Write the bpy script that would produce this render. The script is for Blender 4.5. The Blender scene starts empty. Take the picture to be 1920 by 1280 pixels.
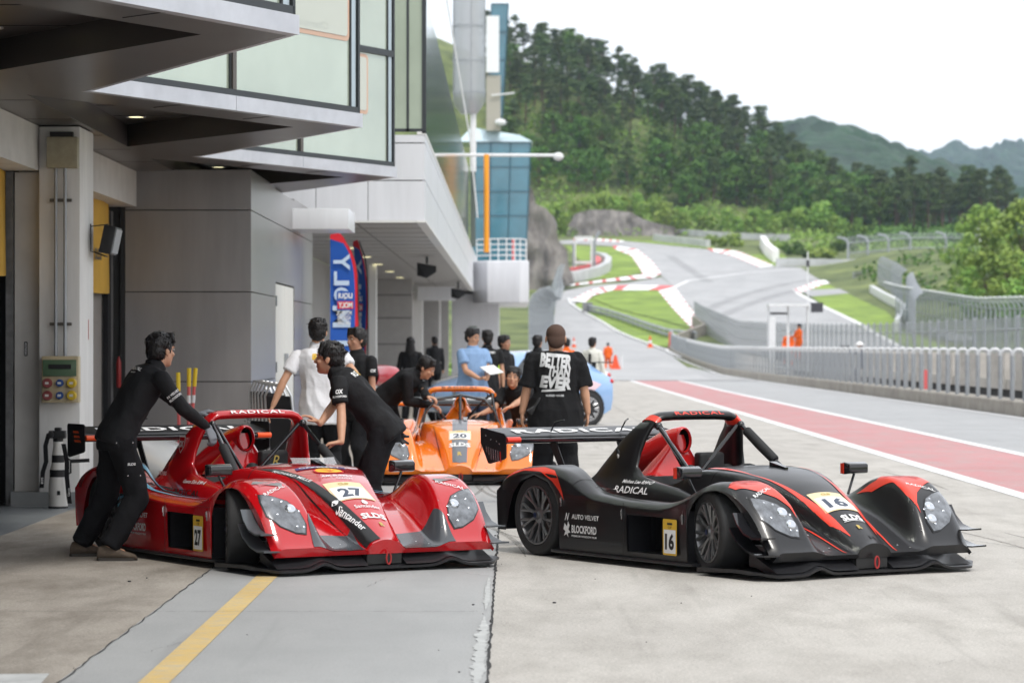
import bpy, bmesh, math, random
from mathutils import Vector, Matrix, noise
from mathutils.bvhtree import BVHTree
from math import sin, cos, pi, radians, sqrt, atan2
random.seed(7)
sc = bpy.context.scene
COL = sc.collection
# ---------------- camera ----------------
FPX, EYE, HOR = 5400.0, 1.56, 648.0
cd = bpy.data.cameras.new('camera'); cam = bpy.data.objects.new('camera', cd); COL.objects.link(cam)
sc.camera = cam
cd.sensor_width = 36.0; cd.lens = FPX/1920*36
cam.location = (0, 0, EYE)
cam.rotation_euler = (radians(90)+math.atan((HOR-640)/FPX), 0, 0)
cd.clip_start = .5; cd.clip_end = 20000
cd.dof.use_dof = True; cd.dof.focus_distance = 20.6; cd.dof.aperture_fstop = 3.8
# ---------------- light ----------------
SUN_EL, SUN_AZ = radians(58), radians(150)
w = bpy.data.worlds.new("World"); sc.world = w; w.use_nodes = True
nt = w.node_tree; nt.nodes.clear()
out = nt.nodes.new('ShaderNodeOutputWorld'); bg = nt.nodes.new('ShaderNodeBackground')
sky = nt.nodes.new('ShaderNodeTexSky'); sky.sky_type = 'NISHITA'; sky.sun_disc = False
sky.sun_elevation = SUN_EL; sky.sun_rotation = SUN_AZ; sky.dust_density = 3; sky.air_density = 1.2
mx = nt.nodes.new('ShaderNodeMix'); mx.data_type = 'RGBA'
tc = nt.nodes.new('ShaderNodeTexCoord'); nz = nt.nodes.new('ShaderNodeTexNoise'); nz.inputs['Scale'].default_value = 2.2; nz.inputs['Detail'].default_value = 6
rp = nt.nodes.new('ShaderNodeValToRGB')
rp.color_ramp.elements[0].position = .3; rp.color_ramp.elements[0].color = (.80, .80, .80, 1)
rp.color_ramp.elements[1].position = .7; rp.color_ramp.elements[1].color = (.97, .97, .97, 1)
nt.links.new(tc.outputs['Generated'], nz.inputs['Vector']); nt.links.new(nz.outputs['Fac'], rp.inputs['Fac'])
nt.links.new(rp.outputs['Color'], mx.inputs['Factor'])
nt.links.new(sky.outputs['Color'], mx.inputs[6]); mx.inputs[7].default_value = (11.3, 11.5, 11.9, 1)
nt.links.new(mx.outputs[2], bg.inputs['Color']); bg.inputs['Strength'].default_value = .10
nt.links.new(bg.outputs['Background'], out.inputs['Surface'])
sl = bpy.data.lights.new('sun', 'SUN'); sl.energy = 1.5; sl.angle = radians(10); sl.color = (1, .96, .90)
so = bpy.data.objects.new('sun', sl); COL.objects.link(so)
so.rotation_euler = (radians(90)-SUN_EL, 0, radians(180)-SUN_AZ+radians(0))
sc.view_settings.view_transform = 'Standard'; sc.view_settings.look = 'None'; sc.view_settings.gamma = 1
sc.view_settings.exposure = 0.45

# ---------------- helpers ----------------
def lin(c):
    c /= 255.; return c/12.92 if c <= .04045 else ((c+.055)/1.055)**2.4
def rgb(r, g, b): return (lin(r), lin(g), lin(b), 1)
MATS = {}
def mat(name, col, rough=.6, metal=0, var=0, vscale=4., col2=None, bump=0, bscale=60., coat=0, spec=.5, trans=0, alpha=1, stretch=None, emit=0, ior=1.45, detail=5, bdist=.01):
    if name in MATS: return MATS[name]
    m = bpy.data.materials.new(name); m.use_nodes = True; MATS[name] = m
    n = m.node_tree.nodes; L = m.node_tree.links; p = n['Principled BSDF']
    c = tuple(col)[:3]+(1,)
    p.inputs['Base Color'].default_value = c; p.inputs['Roughness'].default_value = rough
    p.inputs['Metallic'].default_value = metal; p.inputs['Coat Weight'].default_value = coat
    p.inputs['Coat Roughness'].default_value = .04
    p.inputs['Specular IOR Level'].default_value = spec; p.inputs['Transmission Weight'].default_value = trans
    p.inputs['Alpha'].default_value = alpha; p.inputs['IOR'].default_value = ior
    if emit:
        p.inputs['Emission Color'].default_value = c; p.inputs['Emission Strength'].default_value = emit
    if var or bump:
        t = n.new('ShaderNodeTexCoord'); mp = n.new('ShaderNodeMapping'); L.new(t.outputs['Object'], mp.inputs['Vector'])
        if stretch: mp.inputs['Scale'].default_value = stretch
        if var:
            z = n.new('ShaderNodeTexNoise'); z.inputs['Scale'].default_value = vscale; z.inputs['Detail'].default_value = detail
            z.inputs['Roughness'].default_value = .62
            r = n.new('ShaderNodeValToRGB'); L.new(mp.outputs['Vector'], z.inputs['Vector']); L.new(z.outputs['Fac'], r.inputs['Fac'])
            a = tuple(max(0, v*(1-var)) for v in c[:3])+(1,); b = (tuple(col2)[:3]+(1,)) if col2 else tuple(min(1, v*(1+var)) for v in c[:3])+(1,)
            r.color_ramp.elements[0].position = .32; r.color_ramp.elements[0].color = a
            r.color_ramp.elements[1].position = .68; r.color_ramp.elements[1].color = b
            L.new(r.outputs['Color'], p.inputs['Base Color'])
            rr = n.new('ShaderNodeMapRange'); rr.inputs['To Min'].default_value = max(0, rough*.85); rr.inputs['To Max'].default_value = min(1, rough*1.15)
            L.new(z.outputs['Fac'], rr.inputs['Value']); L.new(rr.outputs['Result'], p.inputs['Roughness'])
        if bump:
            z2 = n.new('ShaderNodeTexNoise'); z2.inputs['Scale'].default_value = bscale; z2.inputs['Detail'].default_value = 4
            L.new(mp.outputs['Vector'], z2.inputs['Vector'])
            bp = n.new('ShaderNodeBump'); bp.inputs['Strength'].default_value = bump; bp.inputs['Distance'].default_value = bdist
            L.new(z2.outputs['Fac'], bp.inputs['Height']); L.new(bp.outputs['Normal'], p.inputs['Normal'])
    return m

def tag(o, label=None, cat=None, group=None, kind=None):
    if label: o['label'] = label
    if cat: o['category'] = cat
    if group: o['group'] = group
    if kind: o['kind'] = kind
    return o
def empty(name, loc=(0, 0, 0), rz=0, label=None, cat=None, group=None, kind=None):
    o = bpy.data.objects.new(name, None); COL.objects.link(o); o.location = loc; o.rotation_euler = (0, 0, rz); o.empty_display_size = .1
    return tag(o, label, cat, group, kind)
class MB:
    def __init__(s): s.v = []; s.f = []; s.m = []; s.mi = 0
    def add(s, vs, fs):
        k = len(s.v); s.v += [tuple(v) for v in vs]; s.f += [tuple(i+k for i in f) for f in fs]; s.m += [s.mi]*len(fs); return s
    def box(s, x0, x1, y0, y1, z0, z1, M=None):
        vs = [Vector((x, y, z)) for z in (z0, z1) for y in (y0, y1) for x in (x0, x1)]
        if M: vs = [M @ v for v in vs]
        return s.add(vs, [(0, 2, 3, 1), (4, 5, 7, 6), (0, 1, 5, 4), (1, 3, 7, 5), (3, 2, 6, 7), (2, 0, 4, 6)])
    def cbox(s, c, d, M=None):
        return s.box(c[0]-d[0]/2, c[0]+d[0]/2, c[1]-d[1]/2, c[1]+d[1]/2, c[2]-d[2]/2, c[2]+d[2]/2, M)
    def rings(s, R, cap=True, closed=False):
        n = len(R[0]); vs = [p for r in R for p in r]; fs = []
        k = len(R)
        for i in range(k if closed else k-1):
            j = (i+1) % k
            for a in range(n):
                b = (a+1) % n; fs.append((i*n+a, i*n+b, j*n+b, j*n+a))
        if cap and not closed: fs += [tuple(range(n))[::-1], tuple((k-1)*n+a for a in range(n))]
        return s.add(vs, fs)
    def tube(s, P, r, n=10, rz=None, cap=True):
        P = [Vector(p) for p in P]; R = []
        if not isinstance(r, (list, tuple)): r = [r]*len(P)
        up = None
        for i, p in enumerate(P):
            d = (P[min(i+1, len(P)-1)]-P[max(i-1, 0)])
            d = d.normalized() if d.length > 1e-9 else Vector((0, 0, 1))
            if up is None:
                up = Vector((0, 0, 1)) if abs(d.z) < .9 else Vector((1, 0, 0))
            u = d.cross(up); u.normalize(); up = u.cross(d).normalized()
            q = rz if rz else 1
            R.append([p+(u*cos(2*pi*a/n)+up*sin(2*pi*a/n)*q)*r[i] for a in range(n)])
        return s.rings(R, cap)
    def lathe(s, prof, c=(0, 0, 0), axis='z', n=24, cap=True):
        R = []
        for rr, h in prof:
            q = []
            for a in range(n):
                t = 2*pi*a/n; x, y = rr*cos(t), rr*sin(t)
                q.append({'z': (c[0]+x, c[1]+y, c[2]+h), 'y': (c[0]+x, c[1]+h, c[2]+y), 'x': (c[0]+h, c[1]+x, c[2]+y)}[axis])
            R.append(q)
        return s.rings(R, cap)
    def ell(s, c, r, M=None, nu=16, nv=10):
        vs = [Vector((0, 0, 1))]
        for i in range(1, nv):
            t = pi*i/nv
            for a in range(nu):
                p = 2*pi*a/nu; vs.append(Vector((sin(t)*cos(p), sin(t)*sin(p), cos(t))))
        vs.append(Vector((0, 0, -1)))
        fs = [(0, 1+a, 1+(a+1) % nu) for a in range(nu)]
        for i in range(nv-2):
            for a in range(nu):
                k = 1+i*nu; b = (a+1) % nu; fs.append((k+a, k+nu+a, k+nu+b, k+b))
        k = 1+(nv-2)*nu; fs += [(len(vs)-1, k+(a+1) % nu, k+a) for a in range(nu)]
        o = []
        for v in vs:
            v = Vector((v.x*r[0], v.y*r[1], v.z*r[2]))
            if M: v = M @ v
            o.append(v+Vector(c))
        return s.add(o, fs)
    def caps(s, a, b, ra, rb, n=12):
        a = Vector(a); b = Vector(b); d = b-a; L = d.length
        if L < 1e-6: return s.ell(a, (ra,)*3)
        d /= L; P = []; r = []
        for t in (90, 60, 30): P.append(a-d*ra*sin(radians(t))); r.append(max(.0008, ra*cos(radians(t))))
        P.append(a); r.append(ra); P.append(b); r.append(rb)
        for t in (30, 60, 90): P.append(b+d*rb*sin(radians(t))); r.append(max(.0008, rb*cos(radians(t))))
        u = d.orthogonal().normalized(); w_ = d.cross(u)
        R = [[p+(u*cos(2*pi*k/n)+w_*sin(2*pi*k/n))*q for k in range(n)] for p, q in zip(P, r)]
        return s.rings(R)
    def prism(s, poly, d, y=0, plane='xz'):
        """poly in a plane extruded by thickness d along the third axis starting at y"""
        n = len(poly); f = {'xz': lambda a, b, t: (a, t, b), 'xy': lambda a, b, t: (a, b, t), 'yz': lambda a, b, t: (t, a, b)}[plane]
        vs = [f(a, b, y) for a, b in poly]+[f(a, b, y+d) for a, b in poly]
        fs = [tuple(range(n)), tuple(range(2*n-1, n-1, -1))]+[(i, i+n, (i+1) % n+n, (i+1) % n) for i in range(n)]
        return s.add(vs, fs)
    def build(s, name, mats, parent=None, smooth=35, loc=None, fix=True, link=True):
        me = bpy.data.meshes.new(name); me.from_pydata(s.v, [], s.f)
        if not isinstance(mats, (list, tuple)): mats = [mats]
        for m in mats: me.materials.append(m)
        me.polygons.foreach_set('material_index', s.m)
        if fix:
            bm = bmesh.new(); bm.from_mesh(me); bmesh.ops.recalc_face_normals(bm, faces=bm.faces); bm.to_mesh(me); bm.free()
        me.update()
        if smooth:
            me.shade_smooth(); me.set_sharp_from_angle(angle=radians(smooth))
        return mobj(name, me, parent, loc)
def mobj(name, me, parent=None, loc=None):
    o = bpy.data.objects.new(name, me); COL.objects.link(o)
    if parent: o.parent = parent
    if loc: o.location = loc
    return o
def copy_tree(o, parent=None, label=None):
    c = o.copy(); COL.objects.link(c)
    if parent: c.parent = parent
    if label: c['label'] = label
    for ch in list(o.children): copy_tree(ch, c)
    return c
def bevel(o, w_=.01, seg=2):
    me = o.data; bm = bmesh.new(); bm.from_mesh(me)
    bmesh.ops.remove_doubles(bm, verts=bm.verts, dist=1e-5)
    es = [e for e in bm.edges if len(e.link_faces) == 2 and e.calc_face_angle(0) > radians(35)]
    bmesh.ops.bevel(bm, geom=es, offset=w_, segments=seg, affect='EDGES', profile=.6, clamp_overlap=True)
    bm.to_mesh(me); bm.free(); me.shade_smooth(); me.set_sharp_from_angle(angle=radians(40)); return o
# text as a flat bmesh fitted to a box w x h, in its own xy plane, centred
_tc = {}
def text_bm(txt, w_, h_, shear=0, bold=.0, res=3, spacing=1.0):
    key = (txt, shear, bold, res, spacing)
    if key not in _tc:
        cu = bpy.data.curves.new('tmp', 'FONT'); cu.body = txt; cu.shear = shear; cu.offset = bold; cu.resolution_u = res; cu.align_x = 'CENTER'; cu.space_character = spacing
        cu.space_line = .85
        ob = bpy.data.objects.new('tmp', cu); COL.objects.link(ob)
        dg = bpy.context.evaluated_depsgraph_get(); me = bpy.data.meshes.new_from_object(ob.evaluated_get(dg))
        bpy.data.objects.remove(ob); bpy.data.curves.remove(cu)
        vs = [v.co.copy() for v in me.vertices]; fs = [tuple(p.vertices) for p in me.polygons]; bpy.data.meshes.remove(me); _tc[key] = (vs, fs)
    vs, fs = _tc[key]
    x0 = min(v.x for v in vs); x1 = max(v.x for v in vs); y0 = min(v.y for v in vs); y1 = max(v.y for v in vs)
    bm = bmesh.new()
    bv = [bm.verts.new(((v.x-(x0+x1)/2)/(x1-x0)*w_, (v.y-(y0+y1)/2)/(y1-y0)*h_, 0)) for v in vs]
    for f in fs:
        try: bm.faces.new([bv[i] for i in f])
        except ValueError: pass
    bmesh.ops.remove_doubles(bm, verts=bm.verts, dist=1e-5)
    return bm
def poly_bm(poly):
    bm = bmesh.new(); bm.faces.new([bm.verts.new((a, b, 0)) for a, b in poly])
    return bm
def rpoly(w_, h_, r, n=4):
    o = []
    for cx, cy, t0 in ((w_/2-r, h_/2-r, 0), (-w_/2+r, h_/2-r, 90), (-w_/2+r, -h_/2+r, 180), (w_/2-r, -h_/2+r, 270)):
        for k in range(n+1):
            t = radians(t0+90*k/n); o.append((cx+r*cos(t), cy+r*sin(t)))
    return o
def circ(r, n=16, cx=0, cy=0, ry=None): return [(cx+r*cos(2*pi*k/n), cy+(ry or r)*sin(2*pi*k/n)) for k in range(n)]
def frame(o, u, v):
    u = Vector(u).normalized(); v = Vector(v); v = (v-u*v.dot(u)).normalized(); n = u.cross(v)
    M = Matrix((u, v, n)).transposed().to_4x4(); M.translation = Vector(o); return M
def cut(bm, step):
    for ax in (0, 1):
        cs = [v.co[ax] for v in bm.verts]; a, b = min(cs), max(cs); k = int((b-a)/step)
        for i in range(1, k+1):
            p = [0, 0, 0]; p[ax] = a+(b-a)*i/(k+1); nn = [0, 0, 0]; nn[ax] = 1
            bmesh.ops.bisect_plane(bm, geom=bm.verts[:]+bm.edges[:]+bm.faces[:], plane_co=p, plane_no=nn, dist=1e-6)
def decal(name, bm, M, m, parent, tree=None, off=.003, step=None, back=.5, cast=None, thick=0):
    """flat bmesh placed by frame M; with a tree it is pressed onto the surface along -normal"""
    if tree and step:
        bmesh.ops.triangulate(bm, faces=bm.faces); cut(bm, step)
    N = (cast or (M.to_3x3() @ Vector((0, 0, 1)))).normalized()
    for v in bm.verts:
        p = M @ v.co
        if tree:
            hit, nn, _, _ = tree.ray_cast(p+N*back, -N)
            if hit is not None:
                if nn.dot(N) < 0: nn = -nn
                p = hit+nn*off
            else: p = p+N*off
        else: p = p+N*off
        v.co = p
    me = bpy.data.meshes.new(name); bm.to_mesh(me); bm.free()
    if not isinstance(m, (list, tuple)): m = [m]
    for q in m: me.materials.append(q)
    me.shade_smooth()
    return mobj(name, me, parent)
def plain_text(name, txt, M, w_, h_, m, parent=None, shear=0, bold=0, off=.002, spacing=1.0):
    return decal(name, text_bm(txt, w_, h_, shear, bold, spacing=spacing), M, m, parent, None, off)
def interp(t, x):
    if x <= t[0][0]: return t[0][1]
    for (a, b), (c, d) in zip(t, t[1:]):
        if x <= c: return b+(d-b)*(x-a)/(c-a)
    return t[-1][1]
def PX(px, py, D): return Vector(((px-960)*D/FPX, D, EYE-(py-HOR)*D/FPX))
# ================= materials of the setting =================
def ground_mat(name, c1, c2, c3, streak=True, rough=.8, spots=.5, scale=1.0, stain=.5):
    m = bpy.data.materials.new(name); m.use_nodes = True; n = m.node_tree.nodes; L = m.node_tree.links; p = n['Principled BSDF']
    t = n.new('ShaderNodeTexCoord')
    def noi(s, d=6, sc_=None, r=.6):
        z = n.new('ShaderNodeTexNoise'); z.inputs['Scale'].default_value = s; z.inputs['Detail'].default_value = d; z.inputs['Roughness'].default_value = r
        if sc_:
            mp = n.new('ShaderNodeMapping'); mp.inputs['Scale'].default_value = sc_; L.new(t.outputs['Object'], mp.inputs['Vector']); L.new(mp.outputs['Vector'], z.inputs['Vector'])
        else: L.new(t.outputs['Object'], z.inputs['Vector'])
        return z
    def ramp(z, a, b, ca, cb):
        r = n.new('ShaderNodeValToRGB'); r.color_ramp.elements[0].position = a; r.color_ramp.elements[1].position = b
        r.color_ramp.elements[0].color = tuple(ca)[:3]+(1,); r.color_ramp.elements[1].color = tuple(cb)[:3]+(1,); L.new(z, r.inputs['Fac']); return r.outputs['Color']
    def mix(f, a, b, mode='MIX'):
        x = n.new('ShaderNodeMix'); x.data_type = 'RGBA'; x.blend_type = mode
        if isinstance(f, float): x.inputs['Factor'].default_value = f
        else: L.new(f, x.inputs['Factor'])
        L.new(a, x.inputs[6]); L.new(b, x.inputs[7]); return x.outputs[2]
    base = ramp(noi(.35*scale, 8).outputs['Fac'], .3, .7, c1, c2)
    mid = ramp(noi(2.2*scale, 8, (1, .35, 1) if streak else None, .7).outputs['Fac'], .42, .68, (0, 0, 0), (1, 1, 1))
    c3n = n.new('ShaderNodeRGB'); c3n.outputs[0].default_value = tuple(c3)[:3]+(1,)
    st = n.new('ShaderNodeMath'); st.operation = 'MULTIPLY'; st.inputs[1].default_value = stain; L.new(mid, st.inputs[0])
    col = mix(st.outputs[0], base, c3n.outputs[0])
    fine = ramp(noi(55*scale, 3, None, .7).outputs['Fac'], .25, .75, (1-spots,)*3, (1+spots*.5,)*3)
    col = mix(1.0, col, fine, 'MULTIPLY')
    fine2 = ramp(noi(130*scale, 3).outputs['Fac'], .3, .7, (.80,)*3, (1.14,)*3)
    col = mix(1.0, col, fine2, 'MULTIPLY')
    if streak:   # rubber marks drawn along the lane
        tm = ramp(noi(3.1, 3, (1.6, .09, 1), .5).outputs['Fac'], .60, .72, (0, 0, 0), (1, 1, 1))
        dk = n.new('ShaderNodeRGB'); dk.outputs[0].default_value = tuple(v*.72 for v in tuple(c3)[:3])+(1,)
        s2 = n.new('ShaderNodeMath'); s2.operation = 'MULTIPLY'; s2.inputs[1].default_value = .35; L.new(tm, s2.inputs[0])
        col = mix(s2.outputs[0], col, dk.outputs[0])
    L.new(col, p.inputs['Base Color']); p.inputs['Roughness'].default_value = rough; p.inputs['Specular IOR Level'].default_value = .35
    bp = n.new('ShaderNodeBump'); bp.inputs['Strength'].default_value = .5; bp.inputs['Distance'].default_value = .005
    L.new(noi(140*scale, 3).outputs['Fac'], bp.inputs['Height']); L.new(bp.outputs['Normal'], p.inputs['Normal'])
    return m
CONC = ground_mat('concrete_slab', (.455, .432, .40), (.55, .525, .485), (.32, .30, .27), spots=.36, stain=.65)
CONCB = ground_mat('stained_concrete', (.32, .285, .245), (.42, .385, .335), (.19, .165, .135), spots=.4, stain=.8)
PAINTG = ground_mat('grey_floor_paint', (.335, .34, .34), (.405, .41, .405), (.27, .275, .275), spots=.16, rough=.55, stain=.4)
ASPH = ground_mat('light_asphalt', (.36, .365, .37), (.42, .425, .43), (.31, .315, .32), spots=.3, stain=.4)
TRACK = ground_mat('track_asphalt', (.38, .385, .39), (.45, .45, .455), (.30, .30, .31), spots=.15, scale=.12, stain=.6)
YELP = ground_mat('worn_yellow_paint', (.62, .42, .14), (.70, .52, .22), (.47, .42, .33), streak=False, spots=.3, stain=.75, scale=4)
WHP = ground_mat('worn_white_paint', (.72, .73, .74), (.80, .80, .80), (.55, .55, .55), streak=False, spots=.15, stain=.4)
REDP = ground_mat('worn_red_paint', (.47, .21, .215), (.54, .27, .275), (.42, .32, .31), spots=.25, stain=.85)
REDK = mat('kerb_red', (.62, .12, .12), .7, var=.15, vscale=.5)
WHK = mat('kerb_white', (.82, .82, .82), .7, var=.08, vscale=.5)
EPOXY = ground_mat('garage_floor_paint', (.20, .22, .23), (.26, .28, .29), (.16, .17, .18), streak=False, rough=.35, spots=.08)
DARK = mat('joint_black', (.03, .03, .03), .9)
GRASS = mat('mown_grass', (.16, .26, .035), .9, var=.35, vscale=.25, col2=(.27, .38, .06), bump=.4, bscale=3, bdist=.1)
WILD = mat('hillside_soil', (.075, .12, .03), .95, var=.5, vscale=.12, col2=(.20, .24, .08), bump=.6, bscale=.8, bdist=.4)
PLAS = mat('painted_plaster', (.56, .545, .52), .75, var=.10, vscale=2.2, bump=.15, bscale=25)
PLAS2 = mat('white_plaster', (.72, .715, .70), .7, var=.10, vscale=2.0, stretch=(2, 2, .4), bump=.1, bscale=25)
PANEL = mat('grey_metal_panel', (.30, .29, .29), .30, metal=.55, var=.09, vscale=1.6, stretch=(2.5, 2.5, .35))
PANELW = mat('silver_white_panel', (.68, .69, .72), .35, metal=.2, var=.07, vscale=1.5, stretch=(2.5, 2.5, .3))
FASC = mat('silver_fascia', (.52, .53, .57), .35, metal=.35, var=.10, vscale=3)
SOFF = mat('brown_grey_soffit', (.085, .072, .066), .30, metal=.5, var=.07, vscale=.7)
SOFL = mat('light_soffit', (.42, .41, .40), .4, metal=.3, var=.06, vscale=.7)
FRAME = mat('dark_window_frame', (.05, .055, .06), .4, metal=.5)
FRAMEB = mat('bronze_mullion', (.13, .115, .105), .4, metal=.6)
GLASSG = mat('green_tinted_glass', (.42, .48, .39), .03, metal=.3, var=.15, vscale=.35, spec=.9, coat=1)
GLASSB = mat('blue_glass', (.03, .16, .23), .08, var=.3, vscale=.2, spec=1, coat=1)
GLASSR = mat('mirror_glass', (.34, .42, .44), .07, metal=.75)
STEEL = mat('galvanised_steel', (.33, .35, .37), .45, metal=.5, var=.12, vscale=3)
STEELW = mat('white_painted_steel', (.70, .71, .72), .4, var=.05)
BLK = mat('black_plastic', (.015, .015, .016), .45)
LAMPM = mat('ceiling_lamp_lit', (1, .92, .55), .4, emit=1.6)
ORG = mat('orange_paint', (.85, .33, .02), .5)
YBAN = mat('yellow_banner_cloth', (.52, .30, .035), .7, var=.12, vscale=2)
DRKCL = mat('black_cloth', (.01, .01, .012), .8)

# ================= terrain =================
_ZT = [(-80, 0), (130, 0), (160, .06), (180, .2), (200, .4), (250, 1.0), (300, 3.1), (350, 6.0), (400, 9.6), (450, 13.9), (500, 18), (540, 21.4), (600, 26.2), (700, 30), (900, 34), (1400, 30)]
def zt(Y):
    k = math.floor(Y/5); f = lambda i: (interp(_ZT, i*5-5)+2*interp(_ZT, i*5)+interp(_ZT, i*5+5))/4
    u = Y/5-k; return f(k)*(1-u)+f(k+1)*u
_RH = [(-400, 38), (-5, 39), (17, 33), (28, 28), (40, 22), (52, 17), (62, 11), (71, 6), (82, 1), (94, -1), (107, -4), (130, -6), (400, -6)]
def S_(u):
    u = min(1, max(0, u)); return u*u*(3-2*u)
def gz(X, Y):
    z = zt(Y)
    if Y > 555: z += interp(_RH, X*640/Y)*S_((Y-555)/105)*(1 if Y < 700 else max(0, 1-(Y-700)/400))
    # bank right of the track and left embankment
    if X > 44: z += 4*S_((X-44)/20)*S_((Y-150)/80)*(1-S_((Y-420)/80))
    if X < -2 and Y > 125: z += 9*S_((-2-X)/30)*S_((Y-125)/60)
    return z
def GP(px, py):
    D = 14.
    while D < 900:
        X = (px-960)*D/FPX
        if HOR+(EYE-zt(D))*FPX/D <= py: return (X, D)
        D += .5 if D > 120 else .1
    return (X, D)
ys = [-60, -20, 0, 20, 40, 60, 80, 100]+[100+5*i for i in range(1, 170)]+[1000, 1100, 1300, 1600]
xs = [-900, -500, -300, -200, -150, -110, -80, -60, -45, -35, -28, -22, -16, -12, -8, -5, -2, 0]+[4*i for i in range(1, 45)]+[190, 210, 240, 280, 330, 400, 500, 700, 1000]
g = MB(); nx = len(xs)
g.v = [(x, y, gz(x, y)-.03+(noise.noise(Vector((x*.05, y*.05, 0)))*1.5*S_((y-560)/60) if y > 560 else 0)) for y in ys for x in xs]
g.f = [(j*nx+i, j*nx+i+1, (j+1)*nx+i+1, (j+1)*nx+i) for j in range(len(ys)-1) for i in range(nx-1)]; g.m = [0]*len(g.f)
tag(g.build('ground', WILD, smooth=60), kind='structure')
def drape(name, poly, m, off, kind='structure', zf=None):
    bm = bmesh.new(); bm.faces.new([bm.verts.new((x, y, 0)) for x, y in poly])
    y0 = min(p[1] for p in poly); y1 = max(p[1] for p in poly)
    k = math.floor(max(y0, 100)/5)+1
    while k*5 < y1:
        bmesh.ops.bisect_plane(bm, geom=bm.verts[:]+bm.edges[:]+bm.faces[:], plane_co=(0, k*5, 0), plane_no=(0, 1, 0), dist=1e-5); k += 1
    for v in bm.verts: v.co.z = zt(v.co.y)+off
    bmesh.ops.recalc_face_normals(bm, faces=bm.faces)
    me = bpy.data.meshes.new(name); bm.to_mesh(me); bm.free(); me.materials.append(m)
    return tag(mobj(name, me), kind=kind)
def strip_poly(L_, R_): return L_+R_[::-1]
def ribbon(name, P, wd, m, off):
    """painted line of width wd along world points"""
    A = []; B_ = []
    for i, p in enumerate(P):
        a = Vector(P[max(0, i-1)]); b = Vector(P[min(len(P)-1, i+1)]); d = (b-a).normalized(); nn = Vector((-d.y, d.x))*wd/2
        A.append(tuple(Vector(p)+nn)); B_.append(tuple(Vector(p)-nn))
    return drape(name, A+B_[::-1], m, off)
# aprons and lanes near the camera
drape('apron', [(-.11, -30), (5.2, -30), (5.2, 172), (-.11, 135)], CONC, 0)
drape('apron', [(-.11, -30), (-.11, 135), (-2.11, 135), (-2.11, 28.4), (-2.11, -30)], PAINTG, 0)
drape('apron', [(-2.11, -30), (-2.11, 135), (-4.2, 135), (-4.2, -30)], CONCB, 0)
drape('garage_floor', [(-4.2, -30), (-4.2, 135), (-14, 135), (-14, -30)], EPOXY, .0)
drape('pit_lane', [(5.2, -30), (11.25, -30), (11.25, 180), (5.2, 180)], ASPH, 0)
drape('pit_lane_marking', [(5.42, -30), (7.2, -30), (7.3, 120), (7.6, 150), (7.9, 168), (7.3, 176), (5.42, 172)], REDP, .004)
drape('yellow_line', [(-1.73, -30), (-1.585, -30), (-1.585, 60), (-1.73, 60)], YELP, .004)
drape('white_line', [(5.2, -30), (5.42, -30), (5.42, 172), (5.2, 172)], WHP, .004)
ribbon('white_line', [(7.3, -30), (7.3, 100), (7.55, 140), (7.9, 168)], .2, WHP, .008)
ribbon('white_line', [(10.95, -30), (10.95, 150), (11.6, 170), (12.2, 200), (12.9, 230), (13.9, 258)], .16, WHP, .008)
jb = MB(); rr = random.Random(3)
def crack(P0, P1, wd, seg=60, jit=.012):
    P0 = Vector(P0); P1 = Vector(P1); d = (P1-P0); nrm = Vector((-d.y, d.x)).normalized(); A = []
    for i in range(seg+1):
        p = P0+d*i/seg; o = nrm*(rr.random()-.5)*jit; ww = wd*(.4+rr.random()); A.append((p+o+nrm*ww, p+o-nrm*ww))
    vs = [(a.x, a.y, .005) for q in A for a in q]; jb.add(vs, [(2*i, 2*i+1, 2*i+3, 2*i+2) for i in range(seg)])
crack((-.115, 8), (-.115, 60), .008, 400)
crack((-4.2, 16.9), (-.2, 16.9), .003, 120); crack((-2.1, 8), (-2.1, 28), .004, 150, .02)
crack((-4.2, 25.2), (8.2, 25.0), .003, 90); crack((-4.2, 33.5), (5, 33.4), .003, 90); crack((-.1, 42), (5.1, 42), .003, 60)
crack((2.6, 25.1), (2.62, 80), .003, 90); crack((-.1, 16.95), (.6, 16.7), .0015, 60, .03)
crack((3.35, 24.2), (4.4, 20.6), .003, 60)
for _ in range(26):
    x, y = rr.uniform(-4, 4.6), rr.uniform(13, 30); a = rr.uniform(0, pi); l = rr.uniform(.1, .5)
    crack((x, y), (x+l*cos(a), y+l*sin(a)*2), .0012, 14, .03)
tag(jb.build('slab_joints', DARK, smooth=0, fix=False), kind='structure')
pt = MB()
for (x0, y0, y1, w0) in ((-.16, 13.0, 16.6, .035), (-.155, 17.0, 19.4, .02), (-.17, 20.2, 21.4, .015)):
    n_ = 60; vs = []
    for i in range(n_+1):
        y = y0+(y1-y0)*i/n_; f_ = min(1, 4*min(i, n_-i)/n_+.15); vs += [(x0-w0*f_*(.4+rr.random()), y, .0035), (x0+w0*f_*(.5+rr.random()*.6), y, .0035)]
    pt.add(vs, [(2*i, 2*i+1, 2*i+3, 2*i+2) for i in range(n_)])
q = [(-2.13, 12.6), (-2.2, 13.7), (-2.9, 13.65), (-3.6, 13.75), (-3.8, 12.6)]; pt.add([(x, y, .0035) for x, y in q], [tuple(range(5))])
tag(pt.build('cement_patch', mat('pale_cement', (.43, .44, .435), .8, var=.15, vscale=6), smooth=0, fix=False), kind='structure')
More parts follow.
